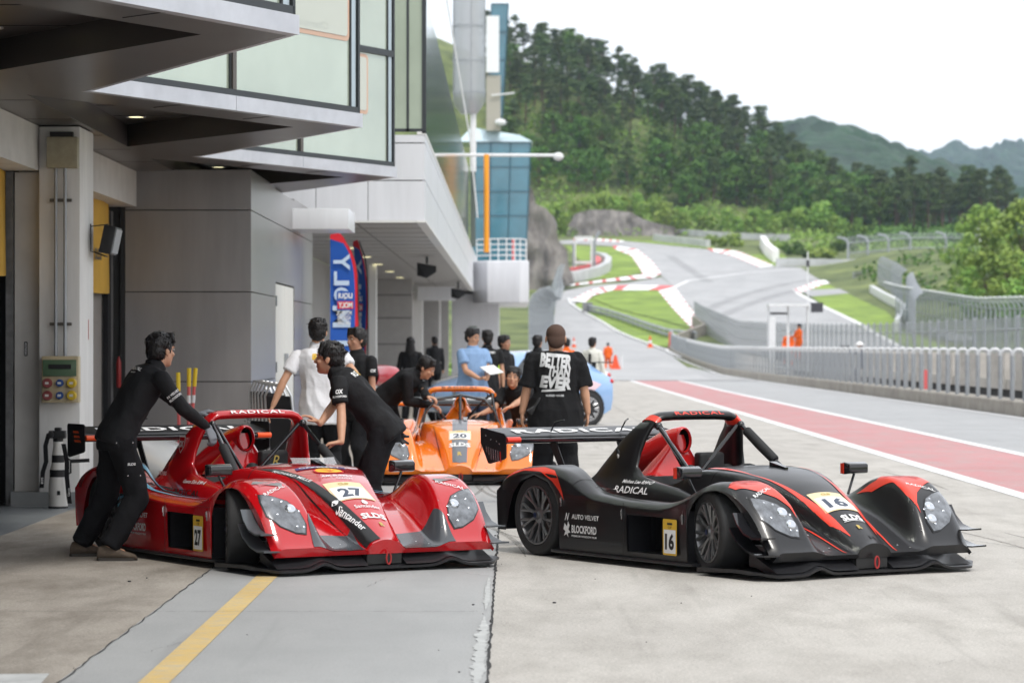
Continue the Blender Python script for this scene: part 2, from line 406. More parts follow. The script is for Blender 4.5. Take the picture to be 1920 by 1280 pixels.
# skid arcs on the slabs
sk = MB()
for _ in range(16):
    x0 = rr.uniform(-3.8, 5.0); y0 = rr.uniform(13, 34) if x0 > 0 else rr.uniform(24, 34); L_ = rr.uniform(1.5, 7); dr = rr.uniform(-.25, .25); wd = rr.uniform(.03, .10); vs = []
    for i in range(21):
        x = x0+dr*i/20*L_*.4+.05*sin(i*.2); y = y0+L_*i/20; f_ = sin(pi*i/20)*.5+.1; vs += [(x-wd*f_, y, .0028), (x+wd*f_, y, .0028)]
    sk.add(vs, [(2*i, 2*i+1, 2*i+3, 2*i+2) for i in range(20)])
for (cx, cy, r0, a0, a1, wd) in [(3.2, 27, 3.2, 190, 260, .06), (3.0, 27.2, 3.4, 195, 255, .05), (1.0, 40, 6, 200, 250, .08), (4.6, 33, 5, 170, 215, .07), (4.8, 33, 5.1, 172, 210, .06)]:
    P = [(cx+r0*cos(radians(a0+(a1-a0)*i/30)), cy+2.2*r0*sin(radians(a0+(a1-a0)*i/30))) for i in range(31)]
    vs = []
    for i, p in enumerate(P):
        d = (Vector(P[min(30, i+1)])-Vector(P[max(0, i-1)])).normalized(); nn = Vector((-d.y, d.x))*wd/2*(.5+rr.random()*.5)
        vs += [(p[0]+nn.x, p[1]+nn.y, .003), (p[0]-nn.x, p[1]-nn.y, .003)]
    sk.add(vs, [(2*i, 2*i+1, 2*i+3, 2*i+2) for i in range(30)])
tag(sk.build('skid_marks', mat('rubber_mark', (.25, .235, .215), .8, alpha=.38, var=.2, vscale=9), smooth=0, fix=False), kind='structure')
db = MB()
for _ in range(60):
    x, y = rr.uniform(-4, 4.9), rr.uniform(12.5, 26); s = .003+.007*rr.random()**3
    db.ell((x, y, s*.6), (s*rr.uniform(1, 2.4), s*rr.uniform(1, 2), s*.7), Matrix.Rotation(rr.uniform(0, 3), 3, 'Z'), 6, 4)
tag(db.build('rubber_crumbs', BLK, fix=False), kind='stuff', label='small black rubber crumbs scattered over the concrete', cat='debris')
# ---------------- circuit on the hill ----------------
G = lambda *a: [GP(x, y) for x, y in a]
drape('pit_exit_road', G((975, 700), (1000, 662), (1030, 625), (1040, 590), (1042, 562), (1060, 545), (1110, 535), (1180, 530), (1240, 520), (1262, 537), (1230, 543), (1150, 543), (1108, 553), (1078, 567), (1090, 583), (1130, 605), (1180, 630), (1250, 655), (1290, 690), (1330, 712))+[(11.25, 128), (5.2, 128), (1.5, 128)], TRACK, .02)
drape('race_track', G((1040, 452), (1115, 447), (1230, 458), (1340, 470), (1400, 480), (1450, 500), (1560, 504), (1650, 508), (1760, 500), (1830, 494), (1830, 503), (1760, 512), (1650, 522), (1530, 530), (1490, 543), (1500, 552), (1560, 580), (1620, 610), (1690, 650))+[(36, 200), (36, 60), (20, 60), (20, 250)]+G((1320, 602), (1295, 575), (1262, 537), (1240, 518), (1225, 495), (1195, 475), (1150, 462), (1090, 458), (1040, 458)), TRACK, .03)
drape('grass_island', G((1108, 560), (1147, 544), (1233, 545), (1262, 575), (1300, 618), (1240, 600), (1170, 583)), GRASS, .05)
drape('grass_island', G((1078, 572), (1108, 562), (1170, 585), (1240, 602), (1300, 620), (1250, 652), (1210, 645), (1150, 615), (1100, 590)), GRASS, .06)
drape('grass_verge', G((1060, 462), (1150, 464), (1187, 480), (1203, 513), (1150, 522), (1100, 527), (1100, 500)), GRASS, .05)
drape('grass_verge', G((1500, 545), (1560, 520), (1650, 514), (1760, 505), (1830, 500), (1830, 520), (1700, 532), (1560, 545)), GRASS, .05)
drape('grass_verge', G((1520, 556), (1625, 545), (1640, 560), (1700, 620), (1800, 660), (1695, 652), (1600, 605)), GRASS, .05)
drape('grass_verge', [(36.5, 60), (60, 60), (60, 250), (36.5, 250)], GRASS, .02)
drape('grass_verge', G((1400, 478), (1470, 476), (1480, 494), (1452, 500)), GRASS, .06)
drape('grass_verge', G((1110, 445), (1230, 452), (1340, 462), (1340, 468), (1230, 458)), GRASS, .05)
drape('service_road', G((1500, 545), (1640, 540), (1650, 546), (1520, 557)), ASPH, .08)
drape('service_road', G((1700, 540), (1770, 520), (1790, 560), (1830, 640), (1780, 640), (1715, 590)), ASPH, .08)
def kerb(A, B_, n, name='kerb', off=.09, first=0):
    A = [Vector(p) for p in A]; B_ = [Vector(p) for p in B_]
    def at(P, t):
        L = [0]
        for a, b in zip(P, P[1:]): L.append(L[-1]+(b-a).length)
        s = t*L[-1]
        for i in range(len(P)-1):
            if s <= L[i+1]+1e-9: return P[i]+(P[i+1]-P[i])*((s-L[i])/(L[i+1]-L[i]))
        return P[-1]
    mb = MB()
    for i in range(n):
        t0, t1 = i/n, (i+1)/n; split = t0+(t1-t0)*.28
        for (u, v, mi) in ((t0, split, 1), (split, t1, 0)):
            mb.mi = mi; q = [at(A, u), at(A, v), at(B_, v), at(B_, u)]
            mb.add([(p.x, p.y, zt(p.y)+off) for p in q], [(0, 1, 2, 3)])
    tag(mb.build(name, [WHK, REDK], smooth=0), kind='structure')
kerb(G((1262, 537), (1290, 572), (1318, 605), (1318, 622)), G((1233, 545), (1262, 580), (1290, 610), (1300, 620)), 11)
kerb(G((1260, 537), (1205, 535), (1150, 537), (1110, 543), (1068, 565)), G((1236, 545), (1200, 545), (1150, 545), (1112, 555), (1098, 568)), 7)
kerb(G((1150, 461), (1195, 468), (1222, 490), (1240, 514), (1225, 522)), G((1150, 467), (1183, 480), (1197, 500), (1205, 514), (1203, 518)), 9)
kerb(G((1225, 522), (1150, 528), (1060, 538)), G((1205, 515), (1150, 523), (1060, 535)), 6)
kerb(G((1325, 466), (1383, 471), (1452, 499)), G((1335, 472), (1370, 480), (1425, 503)), 9)
kerb(G((1490, 543), (1530, 528), (1600, 520)), G((1500, 550), (1545, 534), (1600, 525)), 7)
kerb(G((1075, 448), (1112, 447), (1170, 452)), G((1075, 452), (1112, 452), (1170, 455)), 6)
ribbon('white_line', G((1310, 600), (1262, 540), (1290, 527), (1400, 512), (1500, 505), (1620, 503)), .7, WHP, .07)
ribbon('white_line', G((1490, 543), (1500, 553), (1560, 583), (1620, 612), (1695, 655))+[(36, 205), (36, 60)], .7, WHP, .07)
ribbon('white_line', G((1066, 560), (1070, 570), (1085, 580), (1130, 605), (1180, 632), (1250, 658), (1280, 672)), .35, WHP, .10)
ribbon('white_line', G((1146, 676), (1162, 690), (1180, 705)), 1.1, WHP, .012)
ribbon('white_line', G((1110, 449), (1230, 459), (1340, 470), (1400, 479)), .5, WHP, .07)
# rubbered racing lines
for off_, a in ((.12, (1310, 590, 1400, 540, 1560, 520)), (.13, (1340, 600, 1430, 552, 1580, 528)), (.14, (1255, 480, 1290, 505, 1330, 530))):
    P = []
    for i in range(25):
        t = i/24; x = (1-t)**2*a[0]+2*t*(1-t)*a[2]+t*t*a[4]; y = (1-t)**2*a[1]+2*t*(1-t)*a[3]+t*t*a[5]; P.append(GP(x, y))
    ribbon('rubber_line', P, 1.6, mat('track_rubber', (.26, .26, .265), .8, alpha=.18, var=.15, vscale=.3), off_*.5+.02)
# ================= pit building =================
bld = empty('pit_building', (-3, 30, 0), label='long silver and glass pit building with sawtooth upper floor and garages', cat='building')
BP = Vector((-3, 30, 0))
def bpart(mb, name, m, parent=None, **k):
    o = mb.build(name, m, parent or bld, **k)
    if (parent or bld) is bld: o.location = -BP
    return o
SZ = 3.70; TX, CX_ = -3.58, -1.52
tips = [(TX, 15.8+8.4*k) for k in range(-1, 3)]; cors = [(CX_, 19.8+8.4*k) for k in range(-1, 3)]
# soffit : sawtooth outline with triangular recesses
sof = MB()
for k in range(4):
    (tx, ty), (cx, cy) = tips[k], cors[k]
    ny = ty+8.4
    # frame beam under the glass side and under the return side, 0.35 wide, bottom at SZ
    def quad(a, b, c, d, z=SZ): sof.add([(p[0], p[1], z) for p in (a, b, c, d)], [(0, 1, 2, 3)])
    T = Vector((tx, ty)); C = Vector((cx, cy)); N = Vector((tx, ny)); LX = -4.14
    # inner triangle (recess opening)
    A = Vector((cx-.62, cy+.02)); Bn = Vector((LX, ty+.35)); Bf = Vector((LX, ty+6.8))
    quad(T, C, A, Bn); quad(C, N, Bf, A); 
    sof.add([(-4.95, ty-.02, SZ), (tx, ty, SZ), (Bn.x, Bn.y, SZ), (-4.95, Bn.y, SZ)], [(0, 1, 2, 3)])
    sof.add([(-4.95, Bn.y, SZ), (Bn.x, Bn.y, SZ), (Bf.x, Bf.y, SZ), (-4.95, Bf.y, SZ)], [(0, 1, 2, 3)])
    sof.add([(-4.95, Bf.y, SZ), (Bf.x, Bf.y, SZ), (N.x, N.y, SZ), (-4.95, N.y-.02, SZ)], [(0, 1, 2, 3)])
    zz = SZ+.24
    sof.mi = 1
    for a, b in ((A, Bn), (Bn, Bf), (Bf, A)):
        sof.add([(a.x, a.y, SZ), (b.x, b.y, SZ), (b.x, b.y, zz), (a.x, a.y, zz)], [(0, 1, 2, 3)])
    sof.mi = 0
    sof.add([(p.x, p.y, zz) for p in (A, Bn, Bf)], [(0, 1, 2)])
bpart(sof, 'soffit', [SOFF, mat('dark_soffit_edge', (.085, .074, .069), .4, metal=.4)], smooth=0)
sm = MB()
for k in range(4):
    ty = tips[k][1]
    for i in range(4):
        y = ty+.9+i*2.1; sm.box(-4.9, -4.16, y, y+.012, SZ-.002, SZ+.004)
    for i in range(3): 
        y = ty+3.0+i*1.3; x1 = -4.10+ (1.9*(1-abs(y-(ty+4.1))/2.9))
        sm.box(-4.12, x1, y, y+.012, SZ+.236, SZ+.243)
    T = Vector((TX, ty)); C = Vector((CX_, ty+4))
    for t in (.33, .66):
        p = T.lerp(C, t); sm.tube([(p.x, p.y+.02, SZ-.001), (p.x-.32, p.y+.35, SZ-.001)], .004, 4)
bpart(sm, 'soffit_seam', DARK, smooth=0)
# fascia, glass and frames for each tooth
for k in range(4):
    T = Vector((tips[k][0], tips[k][1], 0)); C = Vector((cors[k][0], cors[k][1], 0)); N = Vector((TX, tips[k][1]+8.4, 0))
    d = (C-T).normalized(); nrm = Vector((d.y, -d.x, 0)); L = (C-T).length
    M = Matrix((d, nrm, Vector((0, 0, 1)))).transposed().to_4x4(); M.translation = T
    fa = MB(); fa.box(.0, L/2-.004, -.05, .05, SZ-.004, SZ+.13, M); fa.box(L/2+.004, L+.03, -.05, .05, SZ-.004, SZ+.13, M)
    d2 = (N-C).normalized(); M2 = Matrix((d2, Vector((-d2.y, d2.x, 0)), Vector((0, 0, 1)))).transposed().to_4x4(); M2.translation = C; L2 = (N-C).length
    fa.box(.06, L2-.05, -.05, .0, SZ-.002, SZ+.128, M2)
    bpart(fa, 'fascia', FASC, smooth=0)
    gl = MB(); gl.box(.12, L/2-.03, -.02, 0, SZ+.19, 5.22, M); gl.box(L/2+.03, L-.02, -.02, 0, SZ+.19, 5.22, M)
    gl.box(.12, L/2-.03, -.02, 0, 5.30, 8.6, M); gl.box(L/2+.03, L-.02, -.02, 0, 5.30, 8.6, M)
    gl.box(.05, L2-.2, -.02, 0, SZ+.13, 8.6, M2)
    go = bpart(gl, 'glazing', GLASSG, smooth=0)
    fr = MB(); fr.mi = 0
    fr.box(.06, L-.002, -.03, .03, SZ+.132, SZ+.19, M); fr.box(.1, L, -.03, .03, 5.22, 5.30, M)
    fr.mi = 1; fr.box(L/2-.03, L/2+.03, -.04, .035, SZ+.19, 8.6, M); fr.mi = 0
    fr.box(L/2-.055, L/2-.032, -.03, .02, SZ+.19, 8.6, M)
    fr.box(L-.022, L+.012, -.03, .03, SZ+.132, 8.6, M); fr.mi = 2; fr.box(L-.13, L-.04, -.035, .012, SZ+.19, 8.6, M)
    fr.mi = 0; fr.box(L-.15, L-.13, -.03, .018, SZ+.19, 8.6, M)
    bpart(fr, 'window_frame', [FRAME, FRAMEB, mat('pale_steel_frame', (.45, .52, .56), .3, metal=.5)], smooth=0)
    # sign reflection laid on the panes as colour: pale board with border
    if k in (1, 2, 3):
        hb = MB(); x0, x1, z0, z1 = (L*.55, L*.965, 4.52, 5.02) if k == 2 else ((L*.04, L*.9, 4.0, 5.2) if k == 1 else (L*.60, L*.86, 4.45, 5.2))
        hb.mi = 0; hb.prism([(a+(x0+x1)/2, b+(z0+z1)/2) for a, b in rpoly(x1-x0, z1-z0, .06)], .004, .004)
        hb.mi = 1; hb.prism([(a+(x0+x1)/2, b+(z0+z1)/2) for a, b in rpoly(x1-x0-.09, z1-z0-.09, .04)], .004, .0095)
        hb.v = [tuple(M @ Vector(v)) for v in hb.v]
        bpart(hb, 'reflected_sign', [mat('reflected_orange', (.55, .36, .26), .25) if k > 1 else mat('reflected_maroon', (.22, .03, .07), .3), mat('reflected_pale', (.50, .53, .47), .12)], smooth=0)
_T = Vector((tips[2][0], tips[2][1], 0)); _d = (Vector((cors[2][0], cors[2][1], 0))-_T).normalized()
_wt = plain_text('lettering', 'Championship', frame(_T+_d*(4.47*.78)+Vector((0, 0, 4.62))+Vector((_d.y, -_d.x, 0))*.012, -_d, (0, 0, 1)), .9, .09, mat('reflected_letter', (.42, .45, .41), .3), bld, off=-.002); _wt.location = -BP  # mirrored letters of the reflected sign, coloured onto the pane
for k in range(4):
    for (x, y) in ((-3.93, 26.6), (-3.91, 28.35)):
        yy = y+8.4*(k-1); dl = MB()
        dl.mi = 0; dl.lathe([(.0, 0), (.085, 0), (.105, -.006), (.105, .004)], (x, yy+1.6, SZ+.237), n=20)
        dl.mi = 1; dl.lathe([(.0, -.0), (.078, 0)], (x, yy+1.6, SZ+.2355), n=20, cap=False)
        bpart(dl, 'downlight', [FASC, LAMPM])
# garage front: columns, lintels, doors, pier walls
def col_at(Y, w_=.9):
    m = MB(); m.box(-4.6, -4.2, Y, Y+w_, 0, 3.69); o = bpart(m, 'column', PLAS2); bevel(o, .015)
for Y in (19.6-.1, 28.0): col_at(Y)
lm = MB()
for y0, y1 in ((10, 19.5), (20.4, 28.0), (28.9, 35.3)): lm.box(-4.95, -4.602, y0+.01, y1-.01, 3.26, 3.695)
bpart(lm, 'lintel', PLAS)
jm = MB(); jm.box(-4.86, -4.602, 28.15, 28.6, 0.0, 3.255); jm.box(-4.86, -4.602, 29.02, 29.3, 0, 3.255)
bpart(jm, 'door_jamb', PLAS)
pl = MB(); pl.box(-4.87, -4.185, 27.985, 28.93, .0, .14); bpart(pl, 'skirting', mat('grey_skirting', (.26, .27, .27), .7, var=.1))
for q_ in ((-4.94, -4.87, 28.1, 28.6, 0, 3.255), (-4.95, -4.88, 34.75, 35.25, 0, 3.2)):
    fr = MB(); fr.box(*q_); bpart(fr, 'door_track', mat('worn_track', (.20, .20, .20), .5, metal=.5, var=.3, vscale=6))
# garage interior walls
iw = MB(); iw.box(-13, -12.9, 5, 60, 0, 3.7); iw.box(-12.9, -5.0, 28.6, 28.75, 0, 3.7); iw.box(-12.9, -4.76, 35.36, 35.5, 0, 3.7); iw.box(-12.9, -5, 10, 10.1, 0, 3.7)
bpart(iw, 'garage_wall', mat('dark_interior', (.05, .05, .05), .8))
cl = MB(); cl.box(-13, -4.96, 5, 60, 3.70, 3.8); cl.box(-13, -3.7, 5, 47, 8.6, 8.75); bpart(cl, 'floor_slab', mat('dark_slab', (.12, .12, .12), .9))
gd = MB(); gd.box(-4.99, -4.95, 29.3, 35.3, 0, 2.35)
for i in range(14): gd.box(-4.95, -4.944, 29.3, 34.9, .08+i*.16, .085+i*.16)
bpart(gd, 'garage_door', mat('shutter_grey_brown', (.27, .25, .23), .55, var=.08))
# pier wall with big flat panels
pw = MB(); X0, X1, Y0 = -4.74, -3.2, 35.3
zs = [0, 1.12, 2.22, 3.22, 3.72]
for a, b in zip(zs, zs[1:]):
    pw.box(X0, X1, Y0, Y0+.05, a+.006, b-.006)
    for ya, yb in ((35.36, 39.0), (42.3, 43.9), (43.92, 46.2)): pw.box(X1-.05, X1, ya, yb, a+.006, b-.006)
for a, b in ((2.42, 3.22), (3.22, 3.69)): pw.box(X1-.05, X1, 39.0, 42.3, a+.006, b-.006)
o = bpart(pw, 'wall_panel', PANEL)
pc = MB(); pc.box(X0-.06, X0-.005, Y0, Y0+.05, 0, 3.72); pc.box(X0, X1-.06, Y0+.055, Y0+.08, 0, 3.69); pc.box(X1-.08, X1-.055, Y0+.1, 46.2, 0, 3.69); pc.box(-4.6, X1-.06, 46.15, 46.2, 0, 3.69)
bpart(pc, 'wall_backing', DARK)
wd = MB(); wd.box(X1-.045, X1-.005, 39.05, 40.6, 0, 2.4); wd.box(X1-.045, X1-.005, 40.62, 42.2, 0, 2.4)
dd = bpart(wd, 'service_door', mat('cream_white_door', (.66, .65, .60), .45))
hm = MB()
for y in (40.5, 40.75): hm.box(X1-.005, X1+.03, y, y+.1, 1.15, 1.45)
for z in (.3, 1.2, 2.1): hm.box(X1-.004, X1+.012, 39.06, 39.12, z, z+.14)
bpart(hm, 'handle', STEEL, dd)
cn = MB(); cn.box(-3.42, -2.38, 42.0, 43.6, 3.26, 3.56); o = bpart(cn, 'canopy', PANELW); bevel(o, .01)
# far block
FB = 47.0
fb = MB()
for (z0, z1) in ((3.6, 4.25), (4.26, 4.86), (4.87, 5.0)):
    xs_ = [-4.6, -3.95, -3.2, -2.35, -1.42] if z0 < 4.8 else [-4.6, -1.42]
    for a, b in zip(xs_, xs_[1:]): fb.box(a+.005, b-.005, FB, FB+.06, z0+.004, z1-.004)
    y = FB+.06
    while y < 118: fb.box(-1.47, -1.42+.0, y+.01, min(118, y+7.9), z0+.004, z1-.004); y += 8
bpart(fb, 'parapet_panel', PANELW)
fbk = MB(); fbk.box(-4.55, -1.49, FB+.07, FB+.1, 3.62, 5); fbk.box(-1.52, -1.48, FB+.1, 118, 3.62, 5); bpart(fbk, 'parapet_backing', DARK)
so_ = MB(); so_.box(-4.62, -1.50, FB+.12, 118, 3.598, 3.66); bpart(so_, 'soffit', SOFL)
sl_ = MB(); sl_.box(-1.56, -1.40, FB-.02, 118, 3.57, 3.603); sl_.box(-4.6, -1.57, FB-.02, FB+.13, 3.57, 3.6); sl_.box(-1.55, -1.41, FB-.01, 118, 5.0, 5.05)
bpart(sl_, 'edge_trim', mat('white_trim', (.70, .70, .68), .5))
ss = MB()
for i in range(34): ss.box(-4.55, -1.57, FB+1+i*2, FB+1.02+i*2, 3.592, 3.6)
ss.box(-2.6, -2.58, FB+.2, 117, 3.59, 3.6); bpart(ss, 'soffit_seam', mat('seam_grey', (.2, .19, .18), .8), smooth=0)
wl = MB(); wl.box(-3.6, -1.44, FB+.02, FB+.05, 5.05, 9.5); bpart(wl, 'glazing', GLASSG)
wf = MB(); wf.box(-1.47, -1.40, FB-.01, FB+.06, 5.02, 9.5); wf.box(-1.72, -1.68, FB, FB+.06, 5.05, 9.5); wf.box(-3.6, -1.47, FB, FB+.06, 5.05, 5.10); wf.box(-2.4, -2.36, FB, FB+.06, 5.1, 9.5)
bpart(wf, 'window_frame', FRAME)
gs = MB()
y = FB+.5
while y < 96: gs.box(-1.50, -1.47, y, y+1.96, 5.06, 7.55); y += 2.0
bpart(gs, 'glass_screen', GLASSR)
for y in (55, 60, 66, 72, 79, 86, 94):
    dl2 = MB(); dl2.lathe([(.0, 0), (.13, 0)], (-3.35, y, 3.585), n=16, cap=False); bpart(dl2, 'downlight', [LAMPM])
for q_ in ((-4.6, -4.2, 57, 57.6, 0, 3.59), (-3.58, -3.40, 72.0, 72.6, 0, 3.59), (-3.35, -2.95, 95, 95.6, 0, 3.35), (-2.62, -2.55, 103, 103.3, 0, 3.35)):
    rc = MB(); rc.box(*q_); bpart(rc, 'column', PLAS2)
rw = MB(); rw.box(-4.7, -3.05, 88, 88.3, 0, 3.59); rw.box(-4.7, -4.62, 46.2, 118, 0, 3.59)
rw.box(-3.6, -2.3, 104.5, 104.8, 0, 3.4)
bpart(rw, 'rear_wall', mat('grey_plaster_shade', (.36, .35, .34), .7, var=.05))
rs = MB()
for z in (.8, 1.6, 2.4, 3.1): rs.box(-4.6, -3.05, 87.985, 87.999, z, z+.02)
bpart(rs, 'wall_seam', DARK)
eb = MB(); eb.box(-2.26, -.5, 108, 117, 0, 3.5); eo = bpart(eb, 'end_wall', PANELW)
ew = MB(); ew.box(-1.62, -1.32, 107.97, 108.0, 1.9, 2.3); bpart(ew, 'window', mat('frosted_pane', (.3, .36, .33), .2))
cb = MB(); cb.box(-3.1, -1.9, 94.6, 95.4, 3.05, 3.5); bpart(cb, 'canopy', PANELW)
# balcony at the far end
bc = MB(); outline = [(-1.42, 106), (-.9, 105.2), (.3, 105.0), (.62, 105.2), (.62, 118), (-1.42, 118)]
bc.prism(outline, 1.55, 3.12, 'xy'); bo = bpart(bc, 'balcony', PANELW); bevel(bo, .05, 3)
rl = MB(); arc = [(-1.3, 106.2), (-.8, 105.6), (-.2, 105.35), (.3, 105.5), (.52, 106.2), (.55, 110)]
for z in (.2, .4, .6, .8): rl.tube([(x, y, 4.67+z) for x, y in arc], .022, 6)
for x, y in arc+[(-.5, 105.45), (.1, 105.4)]: rl.tube([(x, y, 4.67), (x, y, 5.47)], .022, 6)
bpart(rl, 'railing', STEELW)
cnb = MB(); cnb.box(.0, .12, 106.6, 106.7, 4.67, 5.5); bpart(cnb, 'warning_post', REDK)
# ---- things fixed to the front ----
def box_thing(name, label, cat, loc, build): 
    r = empty(name, loc, label=label, cat=cat); build(r); return r
def _jb(r):
    m = MB(); m.box(-.15, .15, -.12, 0, -.15, .15); bevel(m.build('case', mat('aged_beige_steel', (.34, .31, .22), .5, var=.15, vscale=8), r), .012)
    m = MB(); m.box(-.12, .1, -.10, -.02, .15, .20); m.build('bracket', BLK, r)
    for s in (-.07, .02):
        m = MB(); m.tube([(s, -.05, -.15), (s, -.05, -1.97)], .017, 10); m.build('conduit', STEEL, r)
    for z in (-.46, -1.66):
        m = MB(); m.box(-.13, .08, -.045, 0, z-.015, z+.015); m.build('clamp', mat('rusty_clamp', (.10, .09, .08), .7), r)
box_thing('junction_box', 'beige steel junction box with two conduits, high on the white column', 'junction box', (-4.355, 27.98, 3.43), _jb)
def _db(r):
    m = MB(); m.box(-.18, .18, -.13, 0, -.225, .225); bevel(m.build('case', mat('aged_beige_plastic', (.50, .42, .27), .5, var=.12, vscale=9), r), .012)
    m = MB(); m.box(-.165, .16, -.15, -.13, .03, .19); bevel(m.build('breaker_window', mat('green_cover', (.09, .15, .09), .25), r), .006)
    m = MB(); m.box(-.11, .11, -.154, -.15, .10, .145)
    for i in range(10): m.box(-.1+i*.02, -.09+i*.02, -.158, -.154, .112, .132)
    m.build('breaker_row', BLK, r)
    for i, (cx, c) in enumerate(((-.12, (.22, .05, .05)), (0, (.02, .07, .25)), (.115, (.55, .38, .02)))):
        for z in (-.035, -.155):
            rad = .047 if i != 1 else .036
            m = MB(); m.mi = 0; m.lathe([(rad, 0), (rad, -.045), (rad*.85, -.055), (0, -.055)], (cx, -.13, z), 'y', 18)
            m.mi = 1; m.box(cx-.017, cx+.017, -.1875, -.185, z-.011, z+.011); m.build('socket', [mat('socket_%d' % i, c, .45), mat('pale_label', (.6, .6, .58), .6)], r)
box_thing('distribution_board', 'beige power socket board with red, blue and yellow round sockets on the white column', 'socket board', (-4.37, 27.98, 1.235), _db)
def _fl(r):
    m = MB(); m.box(-.02, .10, -.22, .22, -.14, .14, Matrix.Rotation(radians(12), 4, 'Y')); bevel(m.build('housing', BLK, r), .01)
    m = MB(); m.box(.10, .112, -.2, .2, -.12, .12, Matrix.Rotation(radians(12), 4, 'Y')); m.build('lamp_glass', STEEL, r)
    m = MB(); m.tube([(-.14, -.1, .15), (-.14, -.1, -.12), (.0, -.1, -.17), (.0, .1, -.17), (-.14, .1, -.12)], .006, 6); m.tube([(-.16, 0, .13), (.02, 0, .15)], .006, 6); m.build('bracket', BLK, r)
box_thing('floodlight', 'black floodlight on a wire bracket on the side of the white column', 'floodlight', (-4.05, 28.75, 2.62), _fl)
def _sp(r):
    m = MB(); m.rings([[( -.22, -.2, .1), (-.22, -.2, -.2), (.0, -.25, -.26), (.22, -.2, -.12), (.22, -.2, .02)], [(-.18, .2, .1), (-.18, .2, -.15), (.0, .2, -.2), (.18, .2, -.1), (.18, .2, .02)]]); m.build('cabinet', BLK, r)
    m = MB(); m.tube([(0, 0, .08), (0, 0, .3)], .03, 8); m.build('hanger', BLK, r)
box_thing('loudspeaker', 'black loudspeaker hanging under the pale canopy, nearer of the two', 'loudspeaker', (-1.95, 66, 3.36), _sp)
box_thing('loudspeaker', 'smaller farther black loudspeaker hanging at the end of the pale canopy', 'loudspeaker', (-1.72, 92, 3.3), _sp)
# cloth banners above the garage doors
def banner(label, x, y0, y1, z0, z1, txts):
    m = MB(); n = 14
    R = []
    for i in range(n+1):
        t = i/n; y = y0+(y1-y0)*t; b = .03*sin(t*17)+.03*t*t
        R.append([(x+b, y, z1), (x+b*1.6, y, (z0+z1)/2), (x+b*1.2+.02*sin(t*9), y, z0+.03*sin(t*6)), (x+b*1.2-.012, y, z0+.03*sin(t*6)), (x+b-.012, y, z1)])
    m.rings(R); r = m.build('banner', YBAN, None); tag(r, label, 'banner')
    for (tx, y, z, w_, h_) in txts:
        plain_text('lettering', tx, frame((x+.075, y, z), (0, 1, 0), (0, 0, 1)), w_, h_, BLK, r, bold=.03)
    return r
banner('yellow cloth banner hanging over the second garage door beside the white column', -4.86, 29.2, 34.7, 2.2, 3.3, [('SLDS', 33.3, 2.62, .55, .13), ('BEST', 32.2, 2.62, .5, .1)])
banner('yellow cloth banner at the left edge over the nearest garage door', -4.925, 24.0, 27.98, 2.25, 3.25, [])
m = MB(); m.box(-4.93, -4.87, 34.72, 34.98, 0, 3.2); tag(m.build('curtain', DRKCL), 'narrow black curtain beside the second yellow banner', 'curtain')
# stickers
for (M_, poly, mt, lb) in ((frame((-4.75, 28.14, 1.53), (1, 0, 0), (0, 0, 1)), rpoly(.035, .14, .008), WHP, 'small upright white sticker with black letters on the door jamb'),):
    s_ = decal('sticker', poly_bm(poly), M_, BLK, None, off=.002); tag(s_, lb, 'sticker')
    plain_text('lettering', 'HOONIGAN', frame((-4.75, 28.14, 1.53), (0, 0, -1), (1, 0, 0)), .12, .022, WHP, s_, bold=.03, off=.004)
s_ = decal('sticker', poly_bm(rpoly(.05, .20, .004)), frame((-4.2, 28.55, 1.72), (0, 1, 0), (0, 0, 1)), mat('sticker_red', (.4, .05, .03), .5), None, off=.002); tag(s_, 'narrow red and orange sticker on the side of the white column', 'sticker')
m = MB(); m.lathe([(.02, 0), (.03, .02), (.03, .30), (.02, .34), (.01, .36), (.01, .4)], (0, 0, 0)); eo = m.build('cylinder', mat('extinguisher_red', (.28, .02, .02), .4))
ex = empty('fire_extinguisher', (-4.80, 35.15, 1.05), label='red fire extinguisher hung by the second garage door', cat='fire extinguisher'); eo.parent = ex
m = MB(); m.box(-.03, .03, -.01, .01, .38, .41); m.build('handle', BLK, ex)

# ---- upper mast, pylon and tower ----
mast = empty('service_mast', (-1.4, 100, 5), label='white mast with a wire cage cylinder above the pit building roof', cat='mast')
m = MB(); m.tube([(.05, 0, .0), (.05, 0, 2.6)], .09, 10); m.build('pole_base', mat('dark_green_steel', (.08, .10, .09), .5), mast)
m = MB(); m.tube([(.05, 0, 2.6), (.05, 0, 9)], .11, 10); m.build('pole', STEELW, mast)
m = MB(); m.lathe([(.28, 4.6), (.52, 4.9), (.55, 5.3), (.55, 9.2)], (-.1, 0, 0), n=20); m.build('cage', mat('mesh_silver', (.48, .5, .52), .35, metal=.6, alpha=.75), mast)
m = MB()
for z in (5.3, 6.4, 7.6): m.lathe([(.57, z), (.57, z+.06)], (-.1, 0, 0), n=20, cap=False)
for a in (0, 60, 120, 200, 280): m.tube([(-.1+.56*cos(radians(a)), .56*sin(radians(a)), 5), (-.1+.56*cos(radians(a)), .56*sin(radians(a)), 9.2)], .02, 6)
m.build('cage_ring', STEEL, mast)
m = MB(); m.tube([(-1.0, -3, 9.4), (-.05, -.4, 3.7), (.2, 0, 1.0)], .03, 6); tag(m.build('stay_cable', STEELW, None, loc=(-1.4, 100, 5)), 'slack pale cable slanting in front of the mast', 'cable')
la = empty('street_lamp', (-1.3, 98, 8.05), label='long white horizontal arm with a round lamp at its end', cat='lamp')
m = MB(); m.tube([(-1.3, 0, 0), (2.85, 0, -.02)], .055, 8); m.build('arm', STEELW, la)
m = MB(); m.ell((2.88, 0, -.06), (.18, .18, .14)); m.build('lamp_head', STEELW, la)
